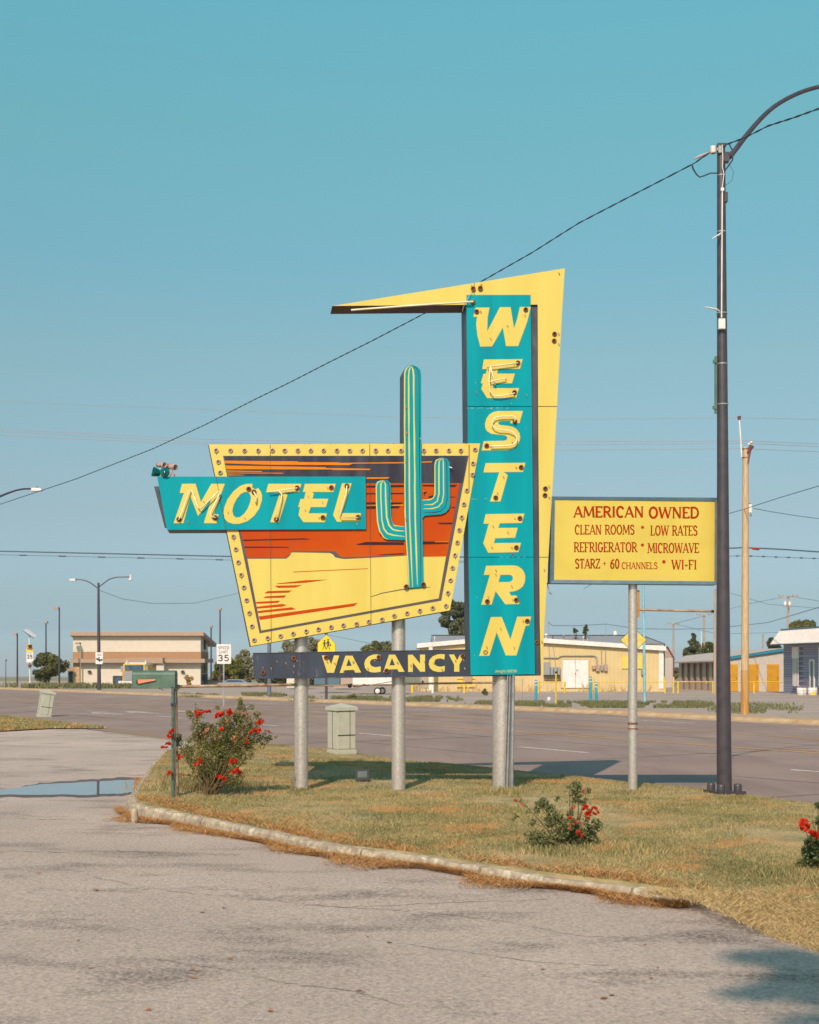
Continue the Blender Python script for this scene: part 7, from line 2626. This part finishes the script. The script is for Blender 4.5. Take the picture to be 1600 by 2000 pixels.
# ------------------------------------------------------------------ utility cabinets, floodlight
def cabinet(label, px, d, z, h, w, rot, tilt, group='utility cabinets'):
    b = Vector((PX(px, d), d, z))
    t = thing('utility_cabinet', label, 'utility cabinet', b, group)
    Mx = Matrix.Translation(b) @ Matrix.Rotation(tilt, 4, 'Y') @ Matrix.Rotation(rot, 4, 'Z')

    def bx(mb, x0, x1, y0, y1, z0_, z1_, mi=0):
        n0 = len(mb.v)
        mb.box(x0, x1, y0, y1, z0_, z1_, mi)
        mb.v[n0:] = [tuple(Mx @ Vector(v)) for v in mb.v[n0:]]

    hw = w / 2
    mb = MB(); bx(mb, -hw * .94, hw * .94, -hw * .94, hw * .94, -.1, h * .86); mb.part('shell', M['pedestal'], t)
    mb = MB(); bx(mb, -hw * 1.02, hw * 1.02, -hw * 1.02, hw * 1.02, -.08, h * .07); mb.part('plinth', M['pedestal'], t)
    mb = MB()
    n0 = len(mb.v)
    L = hw * 1.12
    mb.add([(-L, -L, h * .86), (L, -L, h * .86), (L, L, h * .86), (-L, L, h * .86), (-L, -L, h * .93), (L, -L, h * .93), (L, L, h * .93), (-L, L, h * .93), (0, -L * .2, h), (0, L * .2, h)],
           [(0, 1, 5, 4), (1, 2, 6, 5), (2, 3, 7, 6), (3, 0, 4, 7), (4, 5, 8), (5, 6, 9, 8), (6, 7, 9), (7, 4, 8, 9), (3, 2, 1, 0)])
    mb.v = [tuple(Mx @ Vector(v)) for v in mb.v]
    mb.part('lid', M['pedestal'], t)
    for (a, bb, c, e) in ((-.9, .32, .09, .36), (.38, .9, .09, .36), (-.9, .32, .38, .84), (.38, .9, .38, .84)):
        mb = MB(); bx(mb, hw * a, hw * bb, -hw * 1.0, -hw * .9, h * (c if c > .1 else .1), h * e - .006); mb.part('door_panel', M['pedestal'], t)
    for (a, bb) in ((-.9, -.1), (0, .9)):
        mb = MB(); bx(mb, -hw * 1.0, -hw * .9, hw * a, hw * bb, h * .1, h * .84); mb.part('side_panel', M['pedestal'], t)
    mb = MB(); bx(mb, hw * .335, hw * .365, -hw * 1.012, -hw * .93, h * .09, h * .85); bx(mb, -hw * .9, hw * .9, -hw * 1.014, -hw * .93, h * .362, h * .376); bx(mb, -hw * 1.014, -hw * .93, -hw * .07, -hw * .03, h * .09, h * .85)
    mb.part('door_joints', M['seam'], t, kind='stuff')
    return t


dz = 25.8
cabinet('upright sage green utility cabinet on the island between left and middle posts', 667.5, dz, float(zi(PX(667, dz), dz)) - .0, .93, .40, math.radians(31), 0)
cabinet('leaning sage green utility cabinet on the far left verge', 86, 48, zb(48) + .0, .95, .42, math.radians(28), math.radians(9))

d = F * EYE / (1523 - 1290)
g = Vector((PX(708, d), d, 0)); g.z = float(zi(g.x, g.y))
t = thing('floodlight', 'small black square floodlight lying tilted on the grass under the sign', 'floodlight', g)
up = Vector((-.06, .25, 1)).normalized(); rt = Vector((1, .1, .03)).normalized(); nf = rt.cross(up).normalized()
if nf.y > 0: nf = -nf
c = g + Vector((0, 0, .09))
mb = MB(); mb.obox(c, rt * .10, nf * .02, up * .078); mb.part('housing', M['black'], t)
mb = MB(); mb.obox(c + nf * .021 + up * .008, rt * .066, nf * .002, up * .044); mb.part('glass', mat('floodlight_glass', S(120, 130, 124, .6), S(100, 112, 108, .6), rough=.25), t)
mb = MB()
for k in range(6):
    mb.obox(c - nf * .03 + rt * (-.06 + k * .024), rt * .004, nf * .012, up * .055)
mb.part('cooling_fins', M['black'], t)
mb = MB(); mb.obox(g + Vector((0, .01, .012)), (.06, 0, 0), (0, .03, 0), (0, 0, .012)); mb.tube([c - rt * .09, g + Vector((-.08, .02, .02))], .006, 5); mb.tube([c + rt * .09, g + Vector((.08, .02, .02))], .006, 5)
mb.part('bracket', M['black'], t)


# ------------------------------------------------------------------ the air: faint haze round the whole scene
mb = MB()
mb.box(-4000, 4000, -60, 9500, -112, 45)
hz = mb.single('haze', [], kind='stuff', loc=(0, 0, 0), label='faint haze lying over the far land', cat='haze')
hm = bpy.data.materials.new('air')
hm.use_nodes = True
ht = hm.node_tree
ht.nodes.remove(ht.nodes['Principled BSDF'])
pv = N(ht, 'ShaderNodeVolumePrincipled')
pv.inputs['Color'].default_value = (.86, .92, .96, 1)
pv.inputs['Density'].default_value = .00016
pv.inputs['Anisotropy'].default_value = 0
ht.links.new(pv.outputs[0], ht.nodes['Material Output'].inputs['Volume'])
hz.data.materials.append(hm)
